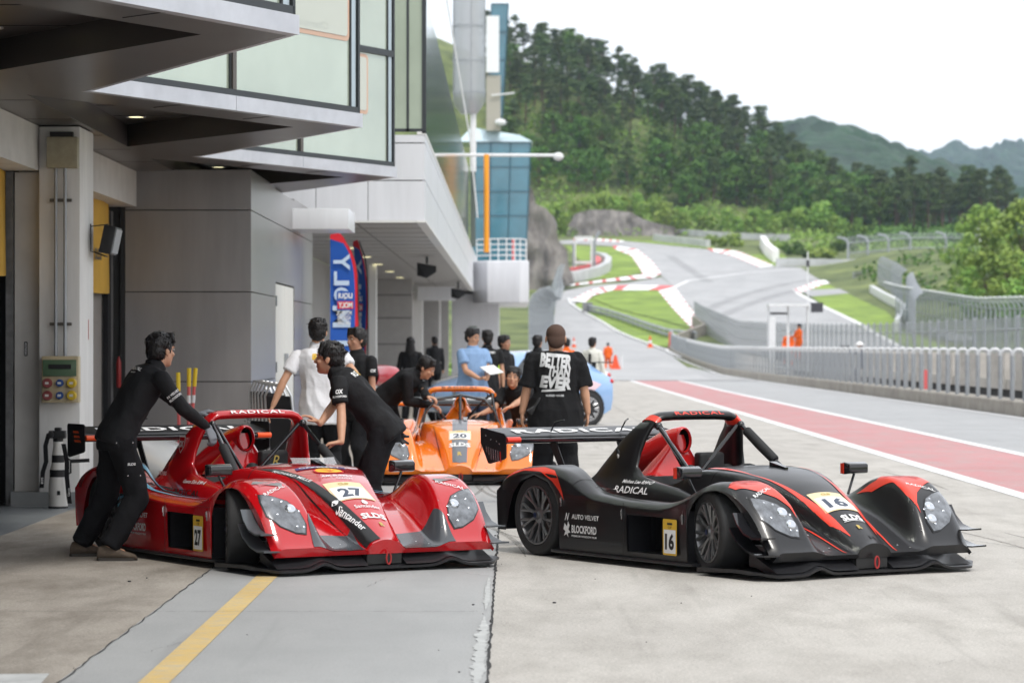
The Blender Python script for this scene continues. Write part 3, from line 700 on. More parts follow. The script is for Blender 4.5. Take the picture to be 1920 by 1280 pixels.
m = MB(); m.tube([(-.86, 97, 4.7), (-.86, 97, 8.0)], .09, 12); tag(m.build('orange_pole', ORG), 'bright orange upright pole in front of the blue glass tower', 'pole')
tw = empty('control_tower', (-1, 225, 0), label='blue glass control tower with leaning sides behind the pit building', cat='tower')
def glassbox(x0, x1, x0t, x1t, z0, z1, nz_, nx_, d=6.):
    m = MB(); mu = MB()
    m.rings([[(x0, 0, z0), (x1, 0, z0), (x1, d, z0), (x0, d, z0)], [(x0t, -.3, z1), (x1t, -.3, z1), (x1t, d, z1), (x0t, d, z1)]]); m.build('glass_facade', GLASSB, tw, smooth=0)
    for i in range(nz_+1):
        t = i/nz_; z = z0+(z1-z0)*t; a = x0+(x0t-x0)*t; b = x1+(x1t-x1)*t; mu.box(a-.03, b+.03, -.3*t-.06, d, z-.05, z+.05)
    for i in range(nx_+1):
        u = i/nx_; mu.tube([(x0+(x1-x0)*u, -.04, z0), (x0t+(x1t-x0t)*u, -.34, z1)], .05, 4)
    mu.build('mullion', mat('blue_mullion', (.04, .12, .17), .5), tw, smooth=0)
glassbox(-2.2, 2.0, -2.2, 2.45, 6, 17.4, 6, 3)
m = MB(); m.rings([[(-3.2, -.5, 17.45), (2.6, -.5, 17.45), (2.6, 6, 17.45), (-3.2, 6, 17.45)], [(-2.2, 0, 18.6), (1.6, 0, 18.0), (1.6, 5, 18.0), (-2.2, 5, 18.6)]]); m.build('roof', mat('pale_blue_roof', (.5, .62, .68), .3, metal=.3), tw, smooth=0)
m = MB(); m.box(-1.0, .3, -.02, .0, 10.8, 13.2); m.mi = 0; m.box(.8, 1.5, -.1, .0, 10.9, 12.9); m.build('open_window', mat('dark_pane', (.02, .04, .05), .2), tw)
glassbox(-.9, .25, -.6, .72, 19.5, 28.2, 4, 1, 3)
m = MB(); m.box(-1.0, .0, -1.0, -.9, 22.8, 27.2); m.build('white_board', mat('board_white', (.8, .82, .85), .5), tw)
m = MB(); m.box(-1.0, .1, -.8, 2, 18.3, 22.6); m.build('stair_core', mat('stone_beige', (.40, .38, .33), .7), tw)
m = MB(); m.ell((.1, -1.2, 18.9), (.45, .3, .28)); m.build('dish', STEELW, tw); m = MB(); m.tube([(-.6, -1, 21), (1.2, -1, 21.2)], .07, 6); m.build('antenna_arm', STEELW, tw)
# ================= fences, barriers =================
MESHF = mat('wire_mesh_grey', (.33, .36, .38), .6, metal=.4, alpha=.34)
MESHG = mat('wire_mesh_green', (.07, .22, .18), .6, alpha=.5)
def along(P, step):
    P = [Vector(p) for p in P]; out = []; carry = 0
    for a, b in zip(P, P[1:]):
        L = (b-a).length; s = carry
        while s < L: out.append((a.lerp(b, s/L), (b-a).normalized())); s += step
        carry = s-L
    return out
def catch_fence(label, P, h, curl, step, side, mm=MESHF, pr=.05, name='catch_fence', cat='fence'):
    r = empty(name, (P[0][0], P[0][1], zt(P[0][1])), label=label, cat=cat); O = Vector(r.location)
    pts = along(P, step); base = None
    for p, d in pts[:100]:
        n = Vector((-d.y, d.x, 0))*side; z = zt(p.y)
        if base is None:
            m = MB(); Q = [(0, 0, 0), (0, 0, h)]
            if curl: Q = [(0, 0, 0), (0, 0, h*.8)]+[(n.x*curl*(1-cos(t)), n.y*curl*(1-cos(t)), h*.8+h*.2*sin(t)) for t in (.5, 1.0, 1.5)]
            m.tube(Q, pr, 6); o = m.build('post', STEEL, r); base = o
        else: o = base.copy(); COL.objects.link(o); o.parent = r
        o.location = Vector((p.x, p.y, z))-O
    m = MB(); vs = []; n_ = len(pts)
    for p, d in pts:
        n = Vector((-d.y, d.x, 0))*side; z = zt(p.y)
        prof = [(0, 0), (0, h*.8)]+([(curl*(1-cos(t)), h*.8+h*.2*sin(t)) for t in (.7, 1.4)] if curl else [(0, h*.97)])
        vs += [Vector((p.x, p.y, z))+n*a+Vector((0, 0, b))-O for a, b in prof]
    k = len(prof); m.add(vs, [(i*k+j, i*k+j+1, (i+1)*k+j+1, (i+1)*k+j) for i in range(n_-1) for j in range(k-1)])
    m.build('wire_mesh', mm, r, fix=False)
    m = MB()
    for zz in (.1, h*.45, h*.8): m.tube([(p.x-O.x, p.y-O.y, zt(p.y)+zz-O.z) for p, d in pts], pr*.5, 5)
    m.build('rail', STEEL, r)
    return r
def wall_along(name, label, cat, P, h, th, m_, z0=0, lip=None):
    m = MB(); R = []
    for i, p in enumerate(P):
        a = Vector(P[max(0, i-1)]); b = Vector(P[min(len(P)-1, i+1)]); d = (b-a).normalized(); n = Vector((-d.y, d.x))*th/2; p = Vector(p); z = zt(p.y)+z0
        R.append([(p.x+n.x, p.y+n.y, z), (p.x-n.x, p.y-n.y, z), (p.x-n.x, p.y-n.y, z+h), (p.x+n.x, p.y+n.y, z+h)])
    m.rings(R); return tag(m.build(name, m_), label, cat)
# pit wall rail with its hoops
PWALL = [(11.42, 20), (11.42, 150), (12.0, 170), (12.7, 200), (13.4, 230), (14.4, 262)]
pw = empty('pit_wall_railing', (11.42, 60, 0), label='long low concrete kerb with a row of silver hoop posts along the pit lane', cat='railing')
KC = ground_mat('kerb_concrete', (.33, .30, .26), (.42, .39, .34), (.22, .20, .17), streak=False, spots=.3, stain=.8)
m = MB(); R = []
for i in range(60):
    y = 20+i*(262-20)/59; x = interp([(b, a) for a, b in PWALL], y); z = zt(y)
    R.append([(x-.22-11.42, y-60, z-.02), (x+.22-11.42, y-60, z-.02), (x+.22-11.42, y-60, z+.33), (x-.19-11.42, y-60, z+.33), (x-.22-11.42, y-60, z+.30)])
m.rings(R); m.build('kerb_wall', KC, pw)
base = None; n_ = 0; rest = MB(); HOOP = [(-.13, 0, .33), (-.13, 0, 1.33), (-.10, 0, 1.42), (-.04, 0, 1.47), (.06, 0, 1.47), (.12, 0, 1.42), (.14, 0, 1.33), (.14, 0, .33)]
for i in range(130):
    y = 52+i*1.62; x = interp([(b, a) for a, b in PWALL], y)
    loc = (x-11.42, y-60, zt(y))
    if n_ < 100:
        if base is None:
            m = MB(); m.mi = 0; m.tube(HOOP[:2], .048, 8); m.tube(HOOP[-2:], .048, 8); m.mi = 1; m.tube(HOOP[1:-1], .05, 8); base = o = m.build('hoop_post', [STEEL, mat('hoop_top_zinc', (.50, .51, .52), .45, metal=.4)], pw)
        else: o = base.copy(); COL.objects.link(o); o.parent = pw
        o.location = loc; n_ += 1
    else: rest.tube([(a+loc[0], b+loc[1], c+loc[2]) for a, b, c in HOOP], .042, 6)
o = rest.build('hoop_post', STEEL, pw); o['kind'] = 'stuff'
m = MB()
for zz in (.6,): m.tube([(interp([(b, a) for a, b in PWALL], y)-11.42+.0, y-60, zt(y)+zz) for y in range(110, 262, 8)], .03, 5)
m.build('rail', STEEL, pw)
# platform and low wall between pit lane and straight
drape('pit_wall_platform', [(11.6, 20), (19.5, 20), (19.5, 262), (14.6, 262), (11.6, 150)], CONC, .01)
lw = empty('timing_stand_wall', (15, 60, 0), label='pale concrete block wall with dark openings behind the hoop railing', cat='wall')
m = MB()
for i in range(22):
    y = i*5.2-20; m.box(-.15, .15, y, y+3.4, .25, 1.35)
    m.box(-.1, .1, y+3.4, y+5.2, .25, .55)
m.build('block', CONC, lw)
m = MB(); m.box(-.05, .05, -20, 92, .0, .25); m.build('base_gap', DARK, lw)
catch_fence('mesh fence of straight grey posts between the pit wall and the track', [(19.6, 70), (19.6, 310)], 2.75, 0, 2.6, 1, mm=mat('wire_mesh_pale', (.28, .30, .31), .6, alpha=.5), pr=.06)
catch_fence('tall curled grey catch fence left of the pit exit road', [(.9, 150), (2.0, 200), (3.4, 260), (4.35, 300), (4.6, 330), (5.8, 372)], 4.6, 1.2, 3.2, -1)
catch_fence('curled catch fence standing on end at the middle of the right-hand grass', [GP(1647, 545), GP(1672, 560), GP(1692, 578)], 4.6, .8, 3, 1, pr=.1)
catch_fence('narrow end-on catch fence in front of the pale winding barrier', [GP(1700, 592), GP(1716, 655)], 5.0, .8, 3, 1, pr=.1)
catch_fence('green mesh catch fence with curled posts at the right edge of the photo', [(41.4, 310), (41.6, 220)], 4.7, 1.5, 2.4, -1, mm=mat('wire_mesh_green_grey', (.10, .20, .18), .6, alpha=.20), pr=.11)
catch_fence('far arc of curled catch fence posts below the pine trees', [GP(1590, 500), GP(1650, 494), GP(1720, 488), GP(1790, 488), GP(1850, 492)], 4.6, 2.0, 7, 1, pr=.2, mm=mat('wire_mesh_faint', (.3, .33, .34), .6, alpha=.22))
catch_fence('low dark mesh fence on the far verge right of the striped kerb', [GP(1600, 530), GP(1640, 522), GP(1700, 514), GP(1780, 508), GP(1850, 508)], 1.6, 0, 4.5, 1, mm=mat('wire_mesh_dark', (.12, .13, .13), .6, alpha=.6), pr=.08)
WB = mat('barrier_grey_white', (.50, .51, .52), .6, var=.15, vscale=.6)
wall_along('tyre_barrier', 'grey white tyre barrier curving below the rock face', 'barrier', [GP(990, 540), GP(1040, 533), GP(1085, 527), GP(1118, 520), GP(1138, 510), GP(1141, 500), GP(1130, 492), GP(1112, 489)], 1.5, 1.0, WB)
wall_along('barrier', 'red and white painted barrier inside the bend of the tyre barrier', 'barrier', [GP(1060, 522), GP(1100, 515), GP(1122, 506), GP(1122, 499), GP(1112, 495)], 1.4, .8, REDK)
gr = empty('guard_rail', GP(1103, 586)+(0,), label='grey double guard rail across the grass triangle', cat='guard rail'); gr.location.z = 0; O = Vector(gr.location)
P = [GP(1103, 586), GP(1135, 594), GP(1172, 606), GP(1215, 622), GP(1250, 634), GP(1305, 640)]
m = MB()
for zz in (.35, .8): m.tube([(x-O.x, y-O.y, zt(y)+zz) for x, y in P], .17, 6)
m.build('rail_beam', STEEL, gr)
m = MB()
for p, d in along(P, 4): m.box(p.x-O.x-.08, p.x-O.x+.08, p.y-O.y+.1, p.y-O.y+.25, zt(p.y), zt(p.y)+1)
m.build('rail_post', STEEL, gr); m = MB(); x, y = P[0]; m.box(-.7, .5, -.3, .3, zt(y), zt(y)+1.2); m.build('end_block', mat('end_block_grey', (.22, .22, .23), .7), gr)
wall_along('barrier', 'grey barrier with a red end beside the top grass verge', 'barrier', [GP(1228, 452), GP(1260, 456), GP(1300, 460), GP(1328, 464)], 1.3, .8, WB)
wall_along('barrier', 'short red and white barrier climbing beside the far kerb', 'barrier', [GP(1430, 463), GP(1440, 480), GP(1455, 492)], 2.0, 1.0, WHK)
wall_along('barrier', 'long low white barrier along the far edge of the track', 'barrier', [GP(1455, 500), GP(1500, 500), GP(1580, 502), GP(1650, 500), GP(1700, 496)], 1.3, .8, WB)
wall_along('barrier', 'pale winding barrier beside the right-hand grass', 'barrier', [GP(1634, 553), GP(1655, 566), GP(1682, 580), GP(1695, 592), GP(1690, 606), GP(1682, 622)], 1.3, .5, STEELW)
wall_along('barrier', 'far pale barrier under the curled fence posts', 'barrier', [GP(1600, 503), GP(1700, 489), GP(1800, 487)], 1.2, .5, WB)
wall_along('barrier', 'bright red block barrier far away in front of the pines', 'barrier', [GP(1710, 484), GP(1760, 482)], 1.3, .8, REDK)
wall_along('barrier', 'upper pale barrier on the hillside path above the track', 'barrier', [GP(1262, 440), GP(1340, 446), GP(1420, 450), GP(1480, 452)], 1.2, .8, WB)
wall_along('concrete_wall', 'low brown concrete wall at the start of the inner fence', 'wall', [(15, 262), (17, 275), (19.4, 290), (19.5, 310)], 1.1, .3, KC)
# rock faces
def rock(name, label, P, D, dep, seed):
    """rock mass: outline at its real distance, sloping back"""
    P = [PX(x, y, D) for x, y in P]; c = sum(P, Vector())/len(P); bm = bmesh.new()
    f = [bm.verts.new(p) for p in P]; b = [bm.verts.new(Vector((p.x, p.y+dep*(.25+.9*(p.z-min(q.z for q in P))/(max(q.z for q in P)-min(q.z for q in P))), p.z))) for p in P]
    for i, v in enumerate(f): v.co.y += dep*.6*(P[i].z-min(q.z for q in P))/(max(q.z for q in P)-min(q.z for q in P))
    bm.faces.new(f)
    for i in range(len(f)): bm.faces.new([f[i], b[i], b[(i+1) % len(f)], f[(i+1) % len(f)]])
    bmesh.ops.triangulate(bm, faces=bm.faces)
    for _ in range(4): bmesh.ops.subdivide_edges(bm, edges=[e for e in bm.edges if e.calc_length() > 1.2], cuts=1, use_grid_fill=False); bmesh.ops.triangulate(bm, faces=bm.faces)
    bm.normal_update()
    for v in bm.verts:
        q = v.co*.35; v.co += Vector((noise.noise(q+Vector((seed, 0, 0)))*.8, noise.noise(q*Vector((1, 1, .3)).x+Vector((seed+9, 0, 0)))*1.8, 0))*.9
    me = bpy.data.meshes.new(name); bm.to_mesh(me); bm.free(); me.materials.append(mat('rock_grey', (.17, .155, .15), .95, var=.55, vscale=.5, col2=(.26, .24, .22), stretch=(1.5, 1, .35), bump=.9, bscale=1.5, bdist=.3)); me.shade_smooth(); me.set_sharp_from_angle(angle=radians(40))
    return tag(mobj(name, me), label, 'rock')
rock('rock_face', 'tall grey stepped rock face beside the blue tower', [(905, 560), (905, 300), (975, 330), (1000, 352), (1003, 378), (1024, 388), (1036, 402), (1044, 430), (1048, 448), (1062, 468), (1070, 500), (1074, 530), (1040, 545)], 395, 10, 3)
rock('rock_face', 'low grey rock cutting at the top of the track', [(1050, 452), (1068, 420), (1085, 398), (1110, 391), (1150, 391), (1185, 396), (1205, 408), (1228, 416), (1262, 425), (1275, 436), (1240, 452)], 556, 8, 5)
# marshal booth on the pit wall
bo = empty('marshal_booth', (12.6, 133, 0), label='white framed marshal booth with black steps on the pit wall', cat='booth')
m = MB()
for x in (-.75, .15, 1.05):
    m.box(x-.05, x+.05, -.05, .05, .3, 3.45)
m.box(-.8, 1.1, -.5, .5, 3.38, 3.5); m.build('frame', STEELW, bo)
m = MB(); m.box(-.7, .1, -.12, -.06, .95, 1.35); m.box(-.68, .1, -.12, -.06, 3.0, 3.1); m.build('black_panel', BLK, bo)
m = MB(); m.box(-.75, -.45, -.3, .3, .8, 2.9); m.build('cabinet', STEELW, bo)
m = MB()
for i in range(5): m.box(-.42, .02, -.5-.15*i, -.2-.15*i, .25+i*.2, .32+i*.2)
m.build('step', BLK, bo)
m = MB(); m.tube([(1.05, -.1, .3), (1.05, -.1, 5.9)], .03, 8); m.build('pole', STEELW, bo); m = MB(); m.box(1.2, 1.75, -.15, -.05, 3.1, 3.55); m.build('monitor', mat('monitor_dark', (.05, .05, .06), .5), bo); m = MB(); m.box(.98, 1.12, -.15, -.05, 5.2, 5.5); m.build('beacon', MATS['monitor_dark'], bo)
# gantry on the hill
ga = empty('timing_gantry', (10.9, 430, zt(430)), label='small white steel gantry cabin beside the upper grass', cat='cabin')
m = MB()
for x in (-1.5, 1.0): m.box(x-.14, x+.14, -.2, .2, 0, 5.4)
m.box(-1.6, 1.1, -.3, .3, 5.2, 5.7); m.box(-1.6, 1.1, -.3, .3, 1.6, 2.0); m.build('frame', STEELW, ga)
m = MB(); m.box(-1.9, -1.6, -.2, .2, .5, 4.6); m.tube([(1.4, 0, 0), (1.4, 0, 5), (2.2, 0, 6.4)], .25, 6); m.build('dark_post', STEEL, ga)
m = MB(); m.box(-.9, .3, -.2, .2, 0, 1.5); m.build('cabinet', mat('gantry_brown', (.2, .15, .12), .7), ga)
# cones and barriers
def cone(loc, label, s=1.0):
    r = empty('traffic_cone', loc, label=label, cat='traffic cone')
    m = MB(); m.box(-.2*s, .2*s, -.2*s, .2*s, 0, .04*s); m.build('base', ORG, r)
    m = MB(); m.mi = 0; m.lathe([(.15*s, .04*s), (.115*s, .25*s)]); m.mi = 1; m.lathe([(.115*s, .25*s), (.08*s, .45*s)], cap=False); m.mi = 0; m.lathe([(.08*s, .45*s), (.03*s, .72*s), (0, .73*s)]); m.build('body', [mat('cone_red', (.75, .08, .02), .5), STEELW], r)
x, y = GP(1219, 652); cone((x, y, zt(y)), 'small red and white cone on the grass beside the pit exit', 1.5)
x, y = GP(1076, 652); cone((x, y, zt(y)), 'distant red cone at the left edge of the pit exit road', 1.3)
rb = empty('water_barrier', (6.45, 172, 0), label='red and white plastic barriers where the red pit line begins', cat='barrier')
m = MB()
for i in range(1): m.rings([[(-.6+i*.9, -.2, 0), (.1+i*.9, -.2, 0), (.1+i*.9, .2, 0), (-.6+i*.9, .2, 0)], [(-.45+i*.9, -.08, .55), (-.1+i*.9, -.08, .55), (-.1+i*.9, .08, .55), (-.45+i*.9, .08, .55)], [(-.35+i*.9, -.05, 1.0), (-.2+i*.9, -.05, 1.0), (-.2+i*.9, .05, 1.0), (-.35+i*.9, .05, 1.0)]])
m.build('body', mat('cone_red', (.75, .08, .02), .5), rb); m = MB(); m.tube([(.1, 0, 0), (.1, 0, 1.0)], .07, 6); m.build('white_post', STEELW, rb)
m = MB(); m.box(-.17, .17, -.1, .1, 0, 1.5); m.mi = 0; tag(m.build('marker_post', mat('marker_red', (.6, .12, .08), .6), loc=(14.1, 256, zt(256))), 'red and grey marker post where the pit wall starts', 'post')
m = MB(); m.box(-.1, .1, -.05, .05, .1, .75); tag(m.build('sign_board', REDK, loc=(13.9, 97, 0)), 'small red and white board leaning behind the hoop railing', 'sign')
m = MB(); m.tube([(0, 0, 0), (0, 0, 5.5)], .25, 8); m.tube([(.2, 0, 5.6), (-1.0, 0, 5.9)], .2, 6); x, y = GP(1836, 470); tag(m.build('lamp_post', STEELW, loc=(x, y, zt(y))), 'short white lamp post in front of the pines at right', 'lamp post')
# ================= vegetation =================
def leaf_mat(name, c1, c2, rnd=.25):
    m = bpy.data.materials.new(name); m.use_nodes = True; n = m.node_tree.nodes; L = m.node_tree.links; p = n['Principled BSDF']
    oi = n.new('ShaderNodeObjectInfo'); t = n.new('ShaderNodeTexCoord'); z = n.new('ShaderNodeTexNoise'); z.inputs['Scale'].default_value = .9; z.inputs['Detail'].default_value = 4
    L.new(t.outputs['Object'], z.inputs['Vector']); r = n.new('ShaderNodeValToRGB'); r.color_ramp.elements[0].position = .33; r.color_ramp.elements[1].position = .68
    r.color_ramp.elements[0].color = tuple(c1)+(1,); r.color_ramp.elements[1].color = tuple(c2)+(1,); L.new(z.outputs['Fac'], r.inputs['Fac'])
    h = n.new('ShaderNodeHueSaturation'); mr = n.new('ShaderNodeMapRange'); mr.inputs['To Min'].default_value = 1-rnd; mr.inputs['To Max'].default_value = 1+rnd
    L.new(oi.outputs['Random'], mr.inputs['Value']); L.new(mr.outputs['Result'], h.inputs['Value'])
    mr2 = n.new('ShaderNodeMapRange'); mr2.inputs['To Min'].default_value = .485; mr2.inputs['To Max'].default_value = .52; L.new(oi.outputs['Random'], mr2.inputs['Value']); L.new(mr2.outputs['Result'], h.inputs['Hue'])
    L.new(r.outputs['Color'], h.inputs['Color']); L.new(h.outputs['Color'], p.inputs['Base Color']); p.inputs['Roughness'].default_value = .6; p.inputs['Specular IOR Level'].default_value = .3
    p.inputs['Subsurface Weight'].default_value = 0
    return m
LEAFB = leaf_mat('broad_leaves', (.038, .085, .010), (.11, .205, .028))
LEAFP = leaf_mat('pine_needles', (.030, .052, .012), (.085, .125, .032))
LEAFL = leaf_mat('light_leaves', (.12, .22, .03), (.30, .42, .08), .15)
BARK = mat('bark', (.11, .075, .05), .9, var=.3, vscale=3)
def leaves(mb, c, r, n, s, rnd, flat=.8):
    for _ in range(n):
        while True:
            d = Vector((rnd.uniform(-1, 1), rnd.uniform(-1, 1), rnd.uniform(-1, 1)))
            if .1 < d.length < 1: break
        d = d.normalized()*(d.length**.4); p = Vector(c)+Vector((d.x*r[0], d.y*r[1], d.z*r[2]))
        nn = (d+Vector((rnd.uniform(-.8, .8), rnd.uniform(-.8, .8), rnd.uniform(-.3, 1)))).normalized()
        u = nn.orthogonal().normalized(); u.rotate(Matrix.Rotation(rnd.uniform(0, 6.28), 3, nn)); v = nn.cross(u); a = s*rnd.uniform(.6, 1.4)
        mb.add([p-u*a, p+v*a*.55, p+u*a, p-v*a*.55], [(0, 1, 2, 3)])
def broadleaf(seed, h=11, w_=4.2, lm=None, n=46, per=34, ls=.33):
    rd = random.Random(seed); mb = MB(); tr = MB()
    tr.tube([(0, 0, -1), (.1, 0, h*.25), (.2*rd.uniform(-1, 1), .2, h*.55), (.3, .1, h*.8)], [.28, .22, .14, .05], 7)
    for _ in range(n):
        a = rd.uniform(0, 6.28); t = rd.uniform(.0, 1); z = h*(.28+.68*t); R = w_*(sin(pi*min(1, (.12+t*.85)))**.7)*rd.uniform(.35, 1)
        c = (R*cos(a), R*sin(a), z); q = rd.uniform(.7, 1.35)
        leaves(mb, c, (q, q, q*.75), per, ls, rd)
        if rd.random() < .3: tr.tube([(0, 0, z*.6), (c[0]*.5, c[1]*.5, z*.85), c], [.1, .06, .03], 5)
    return tr, mb, lm or LEAFB
def pine(seed, h=13, w_=3.6, n=30, per=60):
    rd = random.Random(seed); mb = MB(); tr = MB(); lean = rd.uniform(-.5, .5)
    tr.tube([(0, 0, -1), (lean*.3, 0, h*.35), (lean, .2, h*.7), (lean*1.3, .1, h*.97)], [.26, .2, .13, .04], 7)
    for i in range(n):
        t = rd.uniform(.0, 1)**.8; z = h*(.42+.56*t); R = w_*(1.05-t)*rd.uniform(.3, 1)+.2; a = rd.uniform(0, 6.28); x0 = lean*(z/h)
        c = (x0+R*cos(a), R*sin(a), z+rd.uniform(-.2, .2)); q = rd.uniform(.8, 1.6)
        leaves(mb, c, (q, q, q*.34), per, .26, rd)
        tr.tube([(x0, 0, z-.5), c], [.07, .03], 4)
    return tr, mb, LEAFP
def make_tree(name, fn, cat, group, label, *a, **k):
    tr, mb, lm = fn(*a, **k); r = empty(name, label=label, cat=cat, group=group)
    tr.build('trunk', BARK, r); mb.build('crown', lm, r, smooth=0, fix=False); return r
GB, GP_ = 'broadleaf trees on the hillside forest', 'pines on the hillside forest'
LB, LP = 'dark green broadleaf tree within the hillside forest', 'dark pine with flat layered branches within the hillside forest'
kinds = [(make_tree('broadleaf_tree', broadleaf, 'tree', GB, LB, s, h=h), 0) for s, h in ((1, 11), (2, 9.5), (3, 12))]+[(make_tree('pine_tree', pine, 'tree', GP_, LP, s, h=h), 1) for s, h in ((5, 14), (6, 12.5), (7, 15), (8, 13))]
lt = [make_tree('young_tree', broadleaf, 'tree', 'light green young trees at the foot of the hill', 'light green young tree at the foot of the wooded hill', s, h=6.5, w_=2.6, lm=LEAFL, n=26) for s in (11, 12)]
used = set()
def put(src, x, y, s=1, rz=0, dz=0, label=None, group=None):
    o = src if src.name not in used else copy_tree(src); used.add(src.name)
    o.location = (x, y, gz(x, y)+dz-.2); o.scale = (s, s, s*random.uniform(.92, 1.1)); o.rotation_euler = (0, 0, rz)
    if label: o['label'] = label
    if group: o['group'] = group
    elif label and 'group' in o: del o['group']
    return o
rt = random.Random(21); cnt = 0; cells = []
for j in range(15):
    for i in range(30):
        Y = 566+j*7.6+rt.uniform(-2.5, 2.5); px = 925+i*34+rt.uniform(-13, 13)+(j % 2)*17; X = (px-960)*Y/FPX
        if px > 1900: continue
        ztop = HOR-(gz(X, Y)-EYE)*FPX/Y
        foot = interp([(900, 300), (1000, 345), (1100, 372), (1250, 395), (1400, 415), (1550, 440), (1650, 450), (1900, 455)], px)
        if ztop > foot: continue
        if j > 0 and j < 15 and gz(X, Y) < gz(X*.97, Y-14)+.3 and Y > 640: 
            if rt.random() < .75: continue
        cells.append((Y, X, j, px))
rt.shuffle(cells); cells = cells[:285]
for Y, X, j, px in cells:
    up = (HOR-(gz(X, Y)-EYE)*FPX/Y) < interp([(900, 230), (1100, 260), (1400, 330), (1600, 380), (1700, 460), (1900, 460)], px)
    k = rt.choice(kinds[3:]) if (up and rt.random() < .8) or rt.random() < .25 else rt.choice(kinds[:3])
    put(k[0], X, Y, rt.uniform(.66, .96), rt.uniform(0, 6.28))
for i in range(34):
    px = 990+i*18.5+rt.uniform(-8, 8); Y = 556+rt.uniform(0, 14); X = (px-960)*Y/FPX
    if 1060 < px < 1245: Y += 14
    put(rt.choice(lt), X, Y, rt.uniform(.45, 1.0), rt.uniform(0, 6.28))
# right-hand big bright trees
big = make_tree('roadside_tree', broadleaf, 'tree', None, 'tallest bright green tree at the right edge of the photo', 31, h=15, w_=6.0, lm=LEAFL, n=90, per=60, ls=.30)
for (px, Y, s, lb) in ((1925, 300, 1.05, None), (1893, 285, .70, 'rounded bright green tree in front of the tallest one, above the green mesh fence'), (1850, 312, .60, 'lower bright green tree left of the rounded one at the right edge'), (1812, 335, .45, 'smallest of the bright trees, nearest the white lamp post'), (1960, 270, .75, 'bright green tree cut by the right border of the photo'), (1845, 345, .82, 'darker bushy tree rising behind the low bright trees at right')):
    put(big, (px-960)*Y/FPX, Y, s, rt.uniform(0, 6), -2.5, label=lb)
# shrubs
def shrub(label, px, py, s, lm=LEAFB, D=None, group=None):
    x, y = GP(px, py) if D is None else ((px-960)*D/FPX, D)
    rd = random.Random(int(px)); mb = MB()
    for _ in range(9): leaves(mb, (rd.uniform(-1, 1)*s, rd.uniform(-.5, .5)*s, rd.uniform(.25, 1)*s), (s*.5, s*.5, s*.4), 55, .12*s+.08, rd)
    tag(mb.build('shrub', lm, loc=(x, y, gz(x, y)), smooth=0, fix=False), label, 'shrub', group)
shrub('round dark shrub above the long white barrier', 1604, 462, 2.6)
shrub('upright light shrub right of the low rock cutting', 1345, 462, 1.8, LEAFL)
shrub('twin light shrub beside the upright one on the verge', 1372, 463, 1.9, LEAFL)
shrub('dark shrub behind the climbing red and white barrier', 1480, 478, 1.7)
shrub('light pointed shrub above the white barrier', 1545, 492, 2.0, LEAFL)
shrub('small dark shrub near the far curled fence', 1585, 482, 1.8)
shrub('low dark shrub in the middle of the rough grass', 1510, 486, 1.3)
shrub('green shrub at the foot of the left curled fence', 985, 640, 1.0, LEAFL, 170)
shrub('second green shrub nearer the pit building end', 962, 640, .9, LEAFL, 155)
# undergrowth on slopes
ug = MB(); ru = random.Random(5)
def patch(n, f, s, r):
    for _ in range(n):
        x, y = f(); leaves(ug, (x, y, gz(x, y)+r*.3), (r, r, r*.7), 16, s, ru)
patch(900, lambda: ((lambda Y, p: ((p-960)*Y/FPX, Y))(ru.uniform(556, 640), ru.uniform(940, 1700))), .36, 1.7)
patch(160, lambda: ((lambda Y, p: ((p-960)*Y/FPX, Y))(ru.uniform(640, 700), ru.uniform(925, 1900))), .5, 2.6)
patch(260, lambda: ((lambda Y, p: ((p-960)*Y/FPX, Y))(ru.uniform(495, 560), ru.uniform(1440, 1900))), .3, 1.1)
tag(ug.build('undergrowth', LEAFL, smooth=0, fix=False), kind='stuff', label='light green undergrowth covering the slopes below the forest', cat='undergrowth')
ug = MB()
patch(90, lambda: (ru.uniform(-3.5, 2.2), ru.uniform(128, 200)), .14, .5)
tag(ug.build('roadside_weeds', LEAFL, smooth=0, fix=False), kind='stuff', label='bright weeds on the bank beyond the end of the pit building', cat='weeds')
ug = MB()
patch(420, lambda: (ru.uniform(50, 90), ru.uniform(230, 420)), .35, 1.5)
patch(800, lambda: ((lambda Y, p: ((p-960)*Y/FPX, Y))(ru.uniform(590, 668), ru.uniform(930, 1640))), .42, 2.2)
patch(500, lambda: ((lambda Y, p: ((p-960)*Y/FPX, Y))(ru.uniform(520, 640), ru.uniform(1640, 1900))), .45, 2.0)
tag(ug.build('thicket', LEAFB, smooth=0, fix=False), kind='stuff', label='dark green thicket under the trees and on the right-hand bank', cat='thicket')
# far mountains
def ridge(name, P, D, dep, m_, seed):
    m = MB(); n = 420; R = []
    x0, x1 = P[0][0], P[-1][0]; vs = []; rows = 44
    for j in range(rows):
        t = j/(rows-1)
        for i in range(n+1):
            px = x0+(x1-x0)*i/n; top = EYE+(HOR-interp(P, px))*D/FPX; X = (px-960)*D/FPX
            nz_ = noise.fractal(Vector((X*.004, t*3, seed)), 1, 2, 4)
            z = -20+(top+20)*(1-(1-t)**1.6)+nz_*D*.006*(1 if j < rows-1 else .35)
            tz = abs(noise.noise(Vector((X*.09, t*60, seed))))*D*.0035+noise.noise(Vector((X*.03, t*22, seed+5)))*D*.004
            vs.append((X, D-dep*(1-t)+nz_*dep*.1, z+tz))
    for i in range(n+1):
        a = vs[(rows-1)*(n+1)+i]; vs.append((a[0], a[1]+dep, -20))
    m.add(vs, [(j*(n+1)+i, j*(n+1)+i+1, (j+1)*(n+1)+i+1, (j+1)*(n+1)+i) for j in range(rows) for i in range(n)])
    tag(m.build(name, m_, smooth=80, fix=False), kind='structure')
FORM = mat('far_forest', (.020, .050, .020), .95, var=.6, vscale=.06, bump=1, bscale=.03, bdist=15, detail=9)
